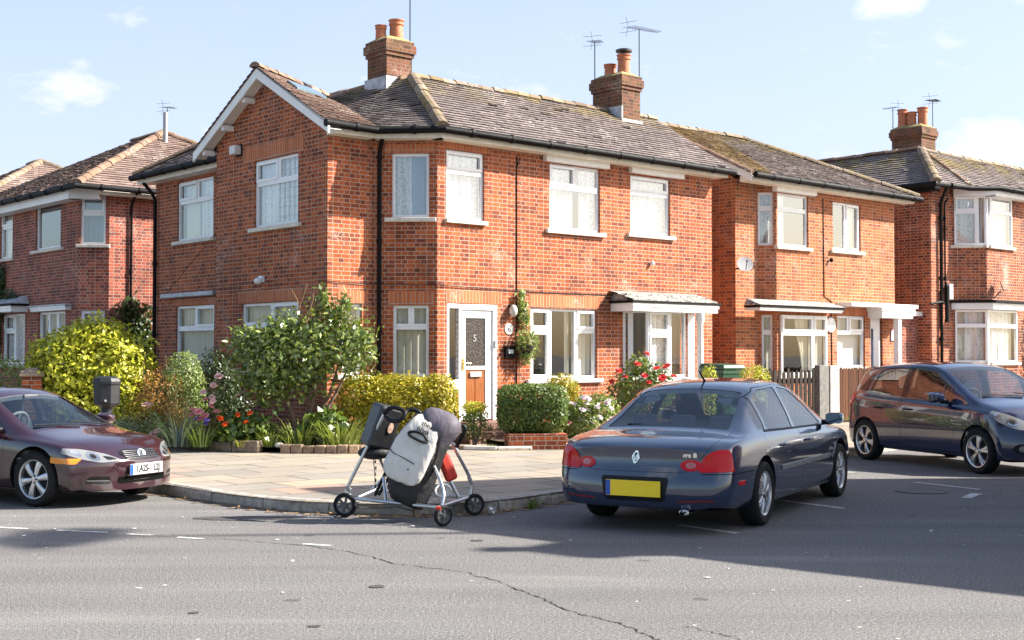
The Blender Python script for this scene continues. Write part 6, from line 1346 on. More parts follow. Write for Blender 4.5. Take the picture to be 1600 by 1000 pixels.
wheel_set(CAR1, [(-1.405, -.775), (1.405, -.775), (-1.405, .775), (1.405, .775)], .297, .20, .205, ALLOY7)
for x, y in ((.25, -.36), (.25, .36)): seat(CAR1, x, y)
m = MB(); m.box(-1.05, -.62, -.62, .62, .30, .46); m.prism([(-1.08, .42), (-.92, .42), (-1.06, .88), (-1.2, .86)], -.60, .60, axis='y'); bs = m.build('back_seat', SEATM, CAR1, bevel=.04)
for y in (-.4, 0, .4): m = MB(); m.box(-1.30, -1.20, y - .12, y + .12, .88, 1.0); m.build('headrest', SEATM, bs, bevel=.03)
m = MB(); m.box(-1.64, -1.12, -.64, .64, .80, .84); m.build('parcel_shelf', CABIN, CAR1, bevel=.01)
m = MB(); m.box(.78, 1.2, -.68, .68, .55, .80); m.build('dashboard', CABIN, CAR1, bevel=.05)
for sg in (-1, 1): mirror(CAR1, .84, sg * .86, .905, sg, NAVY)
for sg in (-1, 1):
    for x, z in ((-.30, .70), (.82 - 1.6, .70), ):
        pass
def handle(parent, x, y, z, sg, mat):
    m = MB(); m.tube([(x - .09, y, z), (x - .07, y + sg * .022, z + .002), (x + .07, y + sg * .024, z + .004), (x + .09, y, z + .004)], [.011, .013, .013, .011], 8); m.build('door_handle', mat, parent, smooth=50)
for sg in (-1, 1):
    for x in (-.80, .10): handle(CAR1, x, sg * .86, .715, sg, NAVY)
def rear_at(c, y, z, end='r'):
    xx = c.xr if end == 'r' else c.xf; return c.bow(xx, y, z, xx)
RM = Matrix.Rotation(-pi / 2, 4, 'Z')      # local x -> to the viewer's right when seen from behind
def rear_frame(c, y, z, out=.0, tilt=0): return Matrix.Translation((rear_at(c, y, z) - out, y, z)) @ RM @ Matrix.Rotation(tilt, 4, 'X')
plate(CAR1, rear_frame(c1, .0, .402, .012), '', .52, .14, YEL, PBL, PBK)
RENS = simple('badge_silver', (.72, .73, .75), .18, 1.0)
BM = rear_frame(c1, 0.0, .672, .006, radians(-6)) @ Matrix.Scale(.68, 4); m = MB()
o_, i_ = [(0, -.082), (.056, -.01), (.03, .082), (-.0, .088), (-.056, .012), (-.03, -.078)], None
def ringpoly(m, P, k, M, d):
    n = len(P); vs = []
    for q in (1., k):
        for dd in (0, -d): vs += [(x * q, dd, z * q) for x, z in P]
    for i in range(n): j = (i + 1) % n; m.add([vs[n + i], vs[n + j], vs[3 * n + j], vs[3 * n + i]], [(0, 1, 2, 3)], 0, M); m.add([vs[i], vs[j], vs[n + j], vs[n + i]], [(0, 1, 2, 3)], 0, M); m.add([vs[2 * n + i], vs[3 * n + i], vs[3 * n + j], vs[2 * n + j]], [(0, 1, 2, 3)], 0, M)
ringpoly(m, o_, .74, BM, .012)
m.tube([BM @ Vector(p) for p in ((-.030, -.008, .05), (-.012, -.008, -.055), (.008, -.008, .01), (.03, -.008, .045), (.026, -.008, -.02), (.0, -.008, -.03))], .008, 6)
bo_ = m.build('badge', RENS, CAR1)
text_mesh('boot_lettering', 'dvrs 8', .055, rear_frame(c1, -.47, .700, .005) @ RX, RENS, CAR1, .003, sx=1.25, bold=.003)
m = MB(); EM = Matrix.Translation((rear_at(c1, -.46, .23) + .0, -.46, .205)) @ Matrix.Rotation(-pi / 2, 4, 'Y'); m.lathe([(.030, -.12), (.034, .05), (.030, .052), (.027, .04), (.026, -.1)], 18, 0, EM @ Matrix.Diagonal((.8, 1.35, 1, 1))); m.build('exhaust_pipe', CHROME, CAR1, smooth=40)
m = MB(); m.tube([(-.62, 0, 1.30), (-.66, 0, 1.335), (-.82, 0, 1.43)], [.02, .011, .006], 8); m.build('roof_aerial', DARKP, CAR1, smooth=50)
m = MB(); m.prism([(-1.68, .845), (-1.65, .845), (-1.62, .925), (-1.65, .925)], .05, .42, axis='y'); m.build('parcel_box', UNDER, CAR1, bevel=.02)
# ---------------- maroon saloon
MAROON = paint('maroon_paint_metallic', (.024, .006, .011), .25, .04)
k = .90
MAR = dict(W=.80, sh=.05, xr=-2.15, xf=2.06, xr0=-1.6, xf0=1.50, bf=.36, br=.22, R=.287, arch=.335, axles=(-1.26, 1.26),
    zt=[(-2.15, .76), (-1.9, .86), (-1.55, .88), (-1.4, .93), (-.8, 1.19), (-.4, 1.215), (-.1, 1.22), (.15, 1.205), (.32, 1.16), (.6, 1.025), (.95, .85), (1.10, .79), (1.25, .76), (1.6, .70), (1.85, .64), (1.98, .585), (2.06, .52)],
    zs=[(-2.15, .70), (-1.5, .82), (-.8, .81), (0, .775), (.7, .74), (1.1, .705), (1.5, .66), (1.85, .59), (2.06, .48)],
    w=[(-2.15, .75), (-1.6, .785), (-1.2, .80), (0, .79), (.9, .80), (1.3, .80), (1.7, .785), (2.06, .745)],
    wr=[(-2.15, .6), (-1.5, .62), (-.8, .53), (0, .52), (.32, .53), (.7, .60), (1.10, .675), (2.06, .55)],
    zb=[(-2.15, .22), (-1.5, .17), (1.3, .165), (1.8, .155), (2.06, .17)],
    pf=[(.1, .04), (.17, .0), (.30, .015), (.40, .0), (.47, .01), (.52, .06), (.62, .14), (.75, .30)], pr=[(.15, .08), (.3, .0), (.5, .02), (.8, .1)],
    cav=(-1.45, 1.08, .36, 1.4),
    glass=[('z', [(.375, -.47), (.375, .47), (1.04, .595), (1.04, -.595)], .7, 1.5), ('z', [(-1.35, -.52), (-1.35, .52), (-.82, .45), (-.82, -.45)], .8, 1.5),
           ('y', [(-1.0, .835), (-.18, .805), (-.18, 1.145), (-.55, 1.13), (-.85, 1.04)], .3, 1.2), ('y', [(-.10, .803), (.74, .775), (.50, .945), (.16, 1.11), (-.10, 1.145)], .3, 1.2)],
    panels=[('door', 'y', [(-1.05, .82), (-.84, .42), (-.80, .20), (-.145, .20), (-.145, 1.168), (-.56, 1.155), (-.90, 1.05)], .42, 1.2), ('door', 'y', [(-.137, .20), (.80, .20), (.83, .60), (.79, .755), (.53, .965), (.18, 1.135), (-.137, 1.168)], .42, 1.2),
            ('bonnet', 'z', [(1.12, -.62), (1.12, .62), (1.55, .60), (1.83, .50), (1.915, .30), (1.915, -.30), (1.83, -.50), (1.55, -.60)], .58, 1.0)], skin=[])
put_skin(MAR, 'headlight', LCLR, 'x', smooth_poly([(-.305, .480), (-.52, .462), (-.66, .50), (-.80, .57), (-.80, .622), (-.62, .605), (-.42, .55)], 5, .04), 1.63, 2.4, .006, 'm')
put_skin(MAR, 'headlight_bulb_ring', simple('lamp_silver', (.55, .57, .60), .1, .9), 'x', [(-.555 + .055 * cos(a), .532 + .045 * sin(a)) for a in np.linspace(0, 2 * pi, 25)[:-1]], 1.63, 2.4, .008, 'm')
put_skin(MAR, 'headlight_bulb', DARKP, 'x', [(-.555 + .026 * cos(a), .532 + .022 * sin(a)) for a in np.linspace(0, 2 * pi, 21)[:-1]], 1.63, 2.4, .010, 'm')
put_skin(MAR, 'headlight_reflector', DARKP, 'x', smooth_poly([(-.35, .492), (-.46, .487), (-.47, .532), (-.40, .52)], 3, .015), 1.63, 2.4, .007, 'm')
put_skin(MAR, 'headlight_reflector', MATS['lamp_silver'], 'x', smooth_poly([(-.645, .53), (-.74, .565), (-.74, .605), (-.65, .59)], 3, .02), 1.63, 2.4, .008, 'm')
put_skin(MAR, 'indicator', LAMB, 'y', smooth_poly([(1.50, .465), (1.78, .455), (1.80, .51), (1.50, .525)], 3, .015), .4, 1.2, .006, 'm')
put_skin(MAR, 'grille', DARKP, 'x', smooth_poly([(-.22, .475), (.22, .475), (.285, .545), (.22, .578), (-.22, .578), (-.285, .545)], 4, .03), 1.4, 2.4, .004, None)
put_skin(MAR, 'lower_grille', UNDER, 'x', smooth_poly([(-.36, .235), (.36, .235), (.36, .305), (-.36, .305)], 4, .03), 1.4, 2.4, .003, None)
put_skin(MAR, 'fog_light', DARKP, 'x', smooth_poly([(-.43, .235), (-.66, .25), (-.62, .325), (-.43, .315)], 4, .03), 1.4, 2.4, .003, 'm')
put_skin(MAR, 'fog_light_bar', CHROME, 'x', [(-.44, .268), (-.64, .278), (-.64, .285), (-.44, .276)], 1.4, 2.4, .008, 'm')
put_skin(MAR, 'tail_light', LRED, 'x', smooth_poly([(-.48, .55), (-.8, .58), (-.8, .74), (-.6, .74)], 4, .04), -2.5, -1.7, .006, 'm')
put_skin(MAR, 'side_trim', MAROON, 'y', [(-.72, .44), (.74, .435), (.74, .478), (-.72, .483)], .5, 1.2, .012, 'm')
hd2 = Vector((.90, -.436)).normalized(); rr2 = Vector((hd2.y, -hd2.x)); pos2 = Vector((-4.95, 13.63)) - hd2 * 1.26 - rr2 * .71
CAR2 = thing('saloon_car', 'maroon saloon with silver alloy wheels, its front end entering from the left', 'car', (pos2.x, pos2.y, 0), atan2(hd2.y, hd2.x))
c2 = build_car(CAR2, MAR, dict(paint=MAROON))
wheel_set(CAR2, [(1.26, -.71), (-1.26, -.71), (1.26, .71), (-1.26, .71)], .287, .19, .205, ALLOY5)
for x, y in ((.15, -.34), (.15, .34)): seat(CAR2, x, y, .30, .95)
m = MB(); m.box(.62, 1.04, -.66, .66, .5, .755); m.build('dashboard', simple('pale_dash', (.28, .27, .25), .8), CAR2, bevel=.05)
m = MB(); N_ = 24; SWM = Matrix.Translation((.52, -.34, .80)) @ Matrix.Rotation(radians(-65), 4, 'Y'); m.tube([SWM @ Vector((.17 * cos(2 * pi * i / N_), .17 * sin(2 * pi * i / N_), 0)) for i in range(N_)], .014, 6, closed=True); m.tube([SWM @ Vector((-.16, 0, 0)), SWM @ Vector((.16, 0, 0))], .014, 6); m.build('steering_wheel', simple('pale_grey_wheel', (.35, .35, .34), .5), CAR2, smooth=50)
m = MB(); m.box(.36, .40, -.10, .10, 1.085, 1.14); m.build('interior_mirror', CABIN, CAR2, bevel=.01)
for sg in (-1, 1): mirror(CAR2, .70, sg * .785, .84, sg, MAROON)
for sg in (-1, 1):
    for x in (-.70, .0): handle(CAR2, x, sg * .79, .68, sg, MAROON)
FMx = Matrix.Rotation(pi / 2, 4, 'Z')
def front_frame(c, y, z, out=0., tilt=0): return Matrix.Translation((rear_at(c, y, z, 'f') + out, y, z)) @ FMx @ Matrix.Rotation(tilt, 4, 'X')
plate(CAR2, front_frame(c2, 0, .375, .012), '1.A2S-1 L2J', .50, .115, PWH, PBL, PBK)
m = MB(); gm = front_frame(c2, 0, .528, .0, radians(-30))
for i in range(5): z = .492 + i * .018; m.tube([(rear_at(c2, y, z, 'f') + .006, y, z) for y in np.linspace(-.24, .24, 13)], .0045, 6)
m.build('grille_bars', simple('grille_grey', (.10, .10, .11), .3, .6), CAR2)
m = MB(); m.lathe([(.052, 0), (.058, .008), (.052, .014), (.044, .012), (.042, 0)], 24, 0, gm @ Matrix.Rotation(pi / 2, 4, 'X')); m.tube([gm @ Vector(p) for p in ((-.028, -.012, .03), (-.012, -.012, -.03), (0, -.012, .008), (.012, -.012, -.03), (.028, -.012, .03))], .006, 6); m.build('badge', RENS, CAR2, smooth=50)
def wiper(parent, pts): m = MB(); m.tube(pts, .009, 6); m.build('wiper', BLACKP, parent, smooth=50)
def top_at(c, x, y):
    P = c.section(x); best = P[-1][1]
    for (y0, z0), (y1, z1) in zip(P[9:-1], P[10:]):
        if min(y0, y1) <= abs(y) <= max(y0, y1) and abs(y0 - y1) > 1e-6: best = z0 + (z1 - z0) * (abs(y) - y0) / (y1 - y0)
    return best
def wipers(parent, c, x0, x1, ys):
    for (ya, yb) in ys: wiper(parent, [(x0 + (x1 - x0) * q, ya + (yb - ya) * q, top_at(c, x0 + (x1 - x0) * q, ya + (yb - ya) * q) + .016) for q in np.linspace(0, 1, 6)])
wipers(CAR2, c2, 1.08, .98, [(.05, -.52), (.50, -.02)])
# ---------------- navy hatchback
BLUE = paint('blue_paint_metallic', (.006, .012, .042), .3, .04)
HAT = dict(W=.85, sh=.045, xr=-1.98, xf=2.02, xr0=-1.5, xf0=1.40, bf=.40, br=.26, R=.30, arch=.345, axles=(-1.25, 1.27),
    zt=[(-1.98, .82), (-1.93, .98), (-1.86, 1.10), (-1.70, 1.26), (-1.55, 1.38), (-1.40, 1.425), (-1.0, 1.468), (-.4, 1.485), (.0, 1.468), (.25, 1.42), (.6, 1.26), (1.0, 1.07), (1.16, .995), (1.35, .95), (1.7, .86), (1.9, .76), (2.02, .62)],
    zs=[(-1.98, .74), (-1.8, .95), (-1.4, .97), (-.8, .94), (0, .91), (.7, .885), (1.15, .87), (1.5, .82), (1.8, .72), (2.02, .56)],
    w=[(-1.98, .76), (-1.7, .80), (-1.3, .835), (-.8, .835), (0, .83), (.8, .84), (1.3, .85), (1.7, .825), (2.02, .77)],
    wr=[(-1.98, .55), (-1.6, .575), (-1.2, .59), (-.3, .60), (.2, .59), (.6, .65), (1.16, .735), (2.02, .6)],
    zb=[(-1.98, .25), (-1.4, .19), (1.3, .185), (1.8, .18), (2.02, .21)],
    pf=[(.1, .06), (.22, .0), (.42, .0), (.55, .04), (.7, .16), (.85, .34)], pr=[(.15, .08), (.28, .0), (.5, .0), (.7, .05), (.95, .10), (1.4, .12)],
    cav=(-1.80, 1.12, .38, 1.7),
    glass=[('z', [(.255, -.53), (.255, .53), (1.10, .655), (1.10, -.655)], .85, 1.7), ('x', [(-.48, 1.06), (.48, 1.06), (.42, 1.36), (-.42, 1.36)], -2.2, -1.45),
           ('y', [(-1.22, 1.025), (-.45, .975), (-.45, 1.40), (-.80, 1.395), (-1.10, 1.335)], .3, 1.3), ('y', [(-.33, .968), (.42, .945), (.42, 1.245), (.18, 1.36), (-.02, 1.40), (-.33, 1.405)], .3, 1.3), ('y', [(.475, .943), (.78, .935), (.50, 1.19), (.475, 1.20)], .3, 1.3)],
    panels=[('door', 'y', [(-1.27, 1.02), (-.98, .62), (-.80, .26), (-.40, .235), (-.40, 1.43), (-.82, 1.42), (-1.16, 1.35)], .45, 1.2), ('door', 'y', [(-.392, .235), (.74, .235), (.80, .60), (.85, .92), (.52, 1.225), (.20, 1.385), (-.02, 1.425), (-.392, 1.43)], .45, 1.2),
            ('bonnet', 'z', [(1.20, -.68), (1.20, .68), (1.60, .60), (1.80, .42), (1.86, .2), (1.86, -.2), (1.80, -.42), (1.60, -.60)], .7, 1.1)], skin=[])
put_skin(HAT, 'headlight', LCLR, 'x', smooth_poly([(-.40, .61), (-.60, .60), (-.80, .72), (-.85, .83), (-.80, .86), (-.62, .80), (-.46, .72)], 5, .05), 1.48, 2.4, .006, 'm')
put_skin(HAT, 'headlight_bulb_ring', MATS['lamp_silver'], 'x', [(-.62 + .06 * cos(a), .70 + .05 * sin(a)) for a in np.linspace(0, 2 * pi, 25)[:-1]], 1.48, 2.4, .008, 'm')
put_skin(HAT, 'headlight_bulb', DARKP, 'x', [(-.62 + .03 * cos(a), .70 + .025 * sin(a)) for a in np.linspace(0, 2 * pi, 21)[:-1]], 1.48, 2.4, .010, 'm')
put_skin(HAT, 'headlight_reflector', MATS['lamp_silver'], 'x', smooth_poly([(-.72, .73), (-.79, .77), (-.79, .82), (-.72, .79)], 3, .02), 1.48, 2.4, .008, 'm')
put_skin(HAT, 'fog_light', DARKP, 'x', [(-.60 + .09 * cos(a), .36 + .065 * sin(a)) for a in np.linspace(0, 2 * pi, 25)[:-1]], 1.2, 2.4, .004, 'm')
put_skin(HAT, 'fog_lens', LCLR, 'x', [(-.60 + .04 * cos(a), .36 + .04 * sin(a)) for a in np.linspace(0, 2 * pi, 21)[:-1]], 1.2, 2.4, .006, 'm')
put_skin(HAT, 'side_repeater', LCLR, 'y', smooth_poly([(.97, .72), (1.09, .72), (1.09, .75), (.97, .75)], 3, .014), .5, 1.3, .007, 'm')
put_skin(HAT, 'tail_light', LRED, 'y', smooth_poly([(-1.86, .80), (-1.70, .78), (-1.52, .92), (-1.60, 1.04), (-1.80, 1.05)], 4, .05), .4, 1.3, .006, 'm')
put_skin(HAT, 'quarter_panel_glass', simple('black_gloss', (.012, .012, .014), .08), 'y', smooth_poly([(-1.52, 1.06), (-1.30, 1.045), (-1.20, 1.30), (-1.28, 1.28)], 3, .02), .35, 1.3, .003, 'm')
put_skin(HAT, 'pillar_trim', MATS['black_gloss'], 'y', [(-.445, .975), (-.345, .968), (-.345, 1.405), (-.445, 1.40)], .35, 1.3, .003, 'm')
put_skin(HAT, 'lower_grille', UNDER, 'x', smooth_poly([(-.42, .26), (.42, .26), (.46, .40), (-.46, .40)], 4, .03), 1.4, 2.4, .003, None)
hd3 = Vector((.34, -.94)).normalized(); rr3 = Vector((hd3.y, -hd3.x)); pos3 = Vector((6.27, 17.35)) - hd3 * 1.27 - rr3 * .755
CAR3 = thing('hatchback_car', 'shiny dark blue hatchback facing us at the right edge of the picture', 'car', (pos3.x, pos3.y, 0), atan2(hd3.y, hd3.x))
c3_ = build_car(CAR3, HAT, dict(paint=BLUE))
wheel_set(CAR3, [(1.27, -.76), (-1.25, -.755), (1.27, .76), (-1.25, .755)], .30, .19, .215, ALLOY6)
for x, y in ((.0, -.36), (.0, .36), (-.85, -.36), (-.85, .36)): seat(CAR3, x, y, .45)
m = MB(); m.box(.68, 1.1, -.7, .7, .6, .89); m.build('dashboard', CABIN, CAR3, bevel=.05)
m = MB(); SWM = Matrix.Translation((.52, -.36, .95)) @ Matrix.Rotation(radians(-65), 4, 'Y'); m.tube([SWM @ Vector((.18 * cos(2 * pi * i / N_), .18 * sin(2 * pi * i / N_), 0)) for i in range(N_)], .015, 6, closed=True); m.tube([SWM @ Vector((-.16, 0, 0)), SWM @ Vector((.16, 0, 0))], .014, 6); m.build('steering_wheel', CABIN, CAR3, smooth=50)
for sg in (-1, 1): mirror(CAR3, .60, sg * .84, .995, sg, BLUE, (.11, .21, .145))
for sg in (-1, 1):
    for x in (-.92, -.22): handle(CAR3, x, sg * .83, .80, sg, DARKP)
wipers(CAR3, c3_, 1.13, 1.04, [(.05, -.55), (.52, -.02)])
# ================================================================== trolley at the kerb
ALU = simple('aluminium_tube', (.56, .57, .58), .32, .9, noise=.12)
t = NT('silver_fabric'); ob = t.obj(); wn_ = t.noise(ob, 5.5, 5, .6, .8)
SILV = t.done(t.bsdf(t.mix(t.ramp(wn_, .3, .7), (.54, .51, .46), (.70, .67, .61)), .5, t.bump(t.noise(ob, 3.2, 4, .5, 1.2), .55, .06), 0, .4))
t = NT('grey_purple_fabric'); ob = t.obj(); wn_ = t.noise(ob, 6.5, 5, .6, .8)
HOODM = t.done(t.bsdf(t.mix(t.ramp(wn_, .3, .7), (.075, .065, .082), (.125, .11, .135)), .6, t.bump(wn_, .4, .03), 0, .3))
t = NT('black_fabric'); ob = t.obj(); wn_ = t.noise(ob, 6, 5, .6, .5); BLKF = t.done(t.bsdf((.016, .016, .018), .6, t.bump(wn_, .7, .04), 0, .4))
REDF = simple('red_fabric', (.52, .03, .015), .7, noise=.25, nscale=12)
TR = thing('three_wheeled_trolley', 'folding aluminium pushchair trolley with silver and black bags, left at the kerb', 'trolley', (-1.0, 12.5, 0), 0)
def tubes(name, lst, r, mat, parent): 
    for p in lst:
        m = MB(); m.tube([Vector(q) for q in p], r, 10); o = m.build(name, mat, parent, smooth=50)
    return o
tubes('frame_tube', [crom([(-.56, .19, .17), (-.585, .2, .22), (-.60, .2, .30), (-.236, .1, 1.018)], 5), [(-.52, .17, .185), (.315, -.40, .166)], crom([(.242, -.15, .564), (.33, -.31, .40), (.365, -.40, .28), (.345, -.45, .16)], 6), [(.315, -.40, .168), (.57, .30, .18)], [(-.51, .18, .19), (-.37, .46, .237), (.356, .50, .175), (.575, .31, .18)], crom([(.42, .22, .72), (.451, .25, .643), (.598, .35, .326), (.575, .32, .15)], 6), [(-.241, .1, .40), (-.204, -.04, .175)], [(-.233, .4, .382), (-.335, .25, .66)], [(.366, .3, .40), (.479, .3, .18)], [(-.24, .42, .40), (-.39, .45, .24)]], .0175, ALU, TR)
tubes('frame_joint', [[(.45, .25, .66), (.47, .265, .61)], [(.575, .33, .38), (.605, .352, .31)], [(-.615, .2, .30), (-.58, .2, .26)], [(.235, -.14, .58), (.255, -.165, .55)]], .021, simple('grey_joint', (.32, .32, .33), .4), TR)
def small_wheel(x, y, r, yaw, w=.045):
    M = Matrix.Rotation(yaw, 4, 'Z') @ Matrix.Rotation(pi / 2, 4, 'X'); m = MB()
    pr = [(r * .70, -w * .4)] + [(r - .018 + .018 * cos(a), w * .5 * sin(a)) for a in np.linspace(-pi / 2, pi / 2, 9)] + [(r * .70, w * .4)]
    m.lathe(pr, 30, 0, M, closed=True); o = m.build('wheel', RUB, TR, smooth=50, loc=(x, y, r + .002))
    h = MB(); h.lathe([(r * .62, -w * .28), (r * .72, -w * .3), (r * .72, w * .3), (r * .62, w * .28)], 24, 0, M, closed=True); h.lathe([(0, -w * .6), (r * .2, -w * .6), (r * .2, w * .6), (0, w * .6)], 14, 0, M)
    for k in range(6):
        a = k * pi / 3 + .3; d = Vector((cos(a), sin(a), 0)); s_ = Vector((-sin(a), cos(a), 0)) * r * .10
        for zz in (-w * .18, w * .18): h.add([d * r * .15 + s_ + Vector((0, 0, zz)), d * r * .68 + s_ * .9 + Vector((0, 0, zz)), d * r * .68 - s_ * .9 + Vector((0, 0, zz)), d * r * .15 - s_ + Vector((0, 0, zz))], [(0, 1, 2, 3)], 0, M)
    h.build('hub', simple('grey_hub', (.10, .10, .105), .4), o, smooth=40)
small_wheel(-.63, .20, .118, radians(-12)); small_wheel(.365, -.49, .098, radians(40), .05); small_wheel(.63, .33, .108, radians(28))
m = MB(); m.box(.30, .345, -.545, -.50, .15, .19); m.build('reflector', simple('red_reflector', (.6, .04, .02), .25), TR, bevel=.006)
tubes('handle', [crom([(-.236, .1, 1.01), (-.20, .06, 1.055), (-.14, .03, 1.075), (-.07, 0, 1.06), (-.025, -.04, 1.02), (-.07, -.05, .96), (-.155, 0, .948), (-.22, .06, .99)], 6), crom([(-.03, -.03, 1.02), (.0, 0, 1.05), (.05, 0, 1.055), (.10, 0, 1.04), (.13, 0, 1.0)], 5), crom([(.42, .1, .90), (.47, .1, .905), (.53, .1, .893), (.545, .1, .855), (.505, .12, .773), (.46, .2, .69)], 6)], .021, DARKP, TR)
AX = Vector((.36, .16, .92)).normalized(); RT = Vector((.93, -.28, -.32)); RT = (RT - AX * RT.dot(AX)).normalized(); FR = RT.cross(AX).normalized()
if FR.y > 0: FR = -FR
B0 = Vector((.045, -.10, .36))
def loft(rows, mat, name, parent, n=28, e=3.2, cap=True):
    """rows: (s, half width, half depth, forward offset, side offset)"""
    m = MB(); vs = []; fs = []
    for s_, a, b, fo, so2 in rows:
        for k in range(n):
            t_ = 2 * pi * k / n; cx, cy = cos(t_), sin(t_); q = (abs(cx) ** e + abs(cy) ** e) ** (-1 / e); w = .006 * sin(5 * t_ + s_ * 23) + .004 * sin(11 * t_ - s_ * 41)
            vs.append(B0 + AX * s_ + RT * (cx * q * a + so2) + FR * (cy * q * b + fo + w))
    for i in range(len(rows) - 1):
        for k in range(n): fs.append((i * n + k, i * n + (k + 1) % n, (i + 1) * n + (k + 1) % n, (i + 1) * n + k))
    fs += [tuple(range(n - 1, -1, -1)), tuple(range((len(rows) - 1) * n, len(rows) * n))]; m.add(vs, fs); o = m.build(name, mat, parent, smooth=50)
    bm = bmesh.new(); bm.from_mesh(o.data); bmesh.ops.recalc_face_normals(bm, faces=bm.faces); bm.to_mesh(o.data); bm.free(); return o
loft([(-.215, .10, .08, -.02, .02), (-.20, .15, .12, -.02, .02), (-.12, .20, .145, -.01, 0), (.05, .225, .15, 0, -.02), (.3, .225, .14, 0, -.03), (.6, .20, .12, 0, 0), (.66, .15, .09, 0, .02)], BLKF, 'black_bag', TR)
fl_ = loft([(-.04, .08, .01, .165, -.06), (-.025, .14, .022, .165, -.065), (.02, .185, .032, .165, -.07), (.09, .205, .04, .16, -.075), (.2, .205, .048, .155, -.07), (.34, .20, .05, .15, -.06), (.47, .175, .05, .145, -.05), (.57, .14, .045, .13, -.045), (.63, .11, .03, .11, -.04), (.645, .08, .012, .10, -.04)], SILV, 'silver_flap', TR, e=5.5)
loft([(.38, .06, .09, .01, .12), (.44, .11, .14, .015, .075), (.53, .175, .165, .015, .05), (.63, .205, .155, .01, .055), (.70, .185, .125, .0, .045), (.745, .13, .08, -.01, .03), (.758, .08, .04, -.015, .03)], HOODM, 'hood', TR, e=2.9)
def onbag(x, s_, out=.20): return B0 + AX * s_ + RT * x + FR * out
tubes('bag_handle', [crom([onbag(-.15, .425, .20), onbag(-.11, .40, .228), onbag(.02, .385, .228), onbag(.06, .405, .20)], 6), crom([onbag(-.15, .43, .20), onbag(-.09, .455, .216), onbag(.0, .452, .216), onbag(.06, .41, .20)], 6)], .013, DARKP, TR)
tubes('pocket_seam', [crom([onbag(-.265, .225, .195), onbag(-.22, .20, .206), onbag(-.10, .185, .207), onbag(.02, .165, .206)], 6)], .004, DARKP, TR)
pe = [(-.02, -.20), (.03, -.255), (.12, -.275), (.24, -.27), (.36, -.255), (.47, -.22), (.57, -.18), (.63, -.15)]
tubes('piping', [crom([onbag(x, q, .178) for q, x in pe], 4), crom([onbag(-.205, -.02, .172), onbag(-.13, -.038, .175), onbag(-.065, -.038, .175), onbag(.07, -.02, .172)], 4)], .0055, HOODM, TR)
tubes('strap', [crom([onbag(.10, .62, .15), onbag(.15, .45, .15), onbag(.17, .25, .13), onbag(.14, .05, .13)], 5), crom([onbag(-.22, .52, .10), onbag(-.26, .35, .08), onbag(-.25, .12, .08)], 5)], .010, DARKP, TR)
m = MB(); m.ball(onbag(-.02, .10, .202), .008, 10, 6); m.build('press_stud', DARKP, TR)
TM = Matrix((( *RT, 0), (*AX, 0), (*FR, 0), (0, 0, 0, 1))).transposed(); TM = Matrix.Translation(onbag(-.02, .52, .200)) @ TM.to_3x3().to_4x4()
text_mesh('bag_lettering', 'the\nNuts', .065, TM @ Matrix.Rotation(radians(-4), 4, 'Z'), BLKF, TR, .003)
m = MB(); m.box(-.055, .065, -.05, .05, -.15, .12, 0, Matrix.Translation((.36, .16, .50)) @ Matrix.Rotation(radians(-22), 4, 'Y') @ Matrix.Rotation(radians(20), 4, 'Z')); m.build('red_bag', REDF, TR, bevel=.03)
m = MB(); r_ = random.Random(4)
for k in range(5): c = Vector((.30 + .012 * k, .02 - .03 * k, .29)); m.tube([c + Vector((.075 * cos(a), .03 * sin(a * 2 + k), .06 * sin(a))) for a in np.linspace(0, 2 * pi, 17)[:-1]], .008, 6, closed=True)
m.tube([(.24, 0, .25), (.26, -.04, .19), (.29, -.02, .17)], .006, 5); m.build('cable_coil', simple('white_cable', (.66, .66, .64), .5), TR, smooth=50)
BX = Matrix.Translation((-.275, .26, .875)) @ Matrix.Rotation(radians(16), 4, 'Y') @ Matrix.Rotation(radians(32), 4, 'Z')
m = MB(); m.add([(-.15, -.11, -.21), (.13, -.11, -.21), (.13, .11, -.21), (-.15, .11, -.21), (-.12, -.12, .22), (.12, -.12, .22), (.12, .12, .22), (-.12, .12, .22)], [(0, 3, 2, 1), (4, 5, 6, 7), (0, 1, 5, 4), (1, 2, 6, 5), (2, 3, 7, 6), (3, 0, 4, 7)], 0, BX); bb_ = m.build('black_box_bag', simple('black_vinyl', (.022, .023, .026), .35, noise=.3, bump=.3), TR, bevel=.03)
m = MB(); m.lathe([(0, 0), (.036, 0), (.036, .004), (0, .006)], 20, 0, BX @ Matrix.Translation((.03, -.121, .02)) @ Matrix.Rotation(pi / 2, 4, 'X') @ Matrix.Diagonal((.8, 1.5, 1, 1))); m.build('emblem_patch', simple('peach_patch', (.55, .36, .27), .6, noise=.4, nscale=30), bb_)
m = MB(); m.ball(BX @ Vector((.0, 0, -.26)), (.17, .12, .07), 14, 8); m.build('drooping_bag', BLKF, TR, smooth=60)
m = MB(); m.tube([(-.36, .2, .62), (-.34, .2, .45), (-.335, .2, .30)], .004, 4); 
for k in range(5): m.ball((-.335 + .006 * (k % 2), .2, .30 + .06 * k), (.009, .009, .018), 6, 4)
m.build('hanging_chain', DARKP, TR)
tubes('folding_brace', [[(-.34, .25, .21), (-.22, .15, .46)], [(-.30, .2, .22), (-.18, .12, .42)]], .016, DARKP, TR)
m = MB(); m.tube([(-.5, .1, .11), (-.3, .12, .10), (-.1, -.05, .13), (.05, 0, .09), (.15, .05, .16)], .006, 5); m.build('hanging_strap', simple('dusty_strap', (.10, .085, .07), .8), TR)
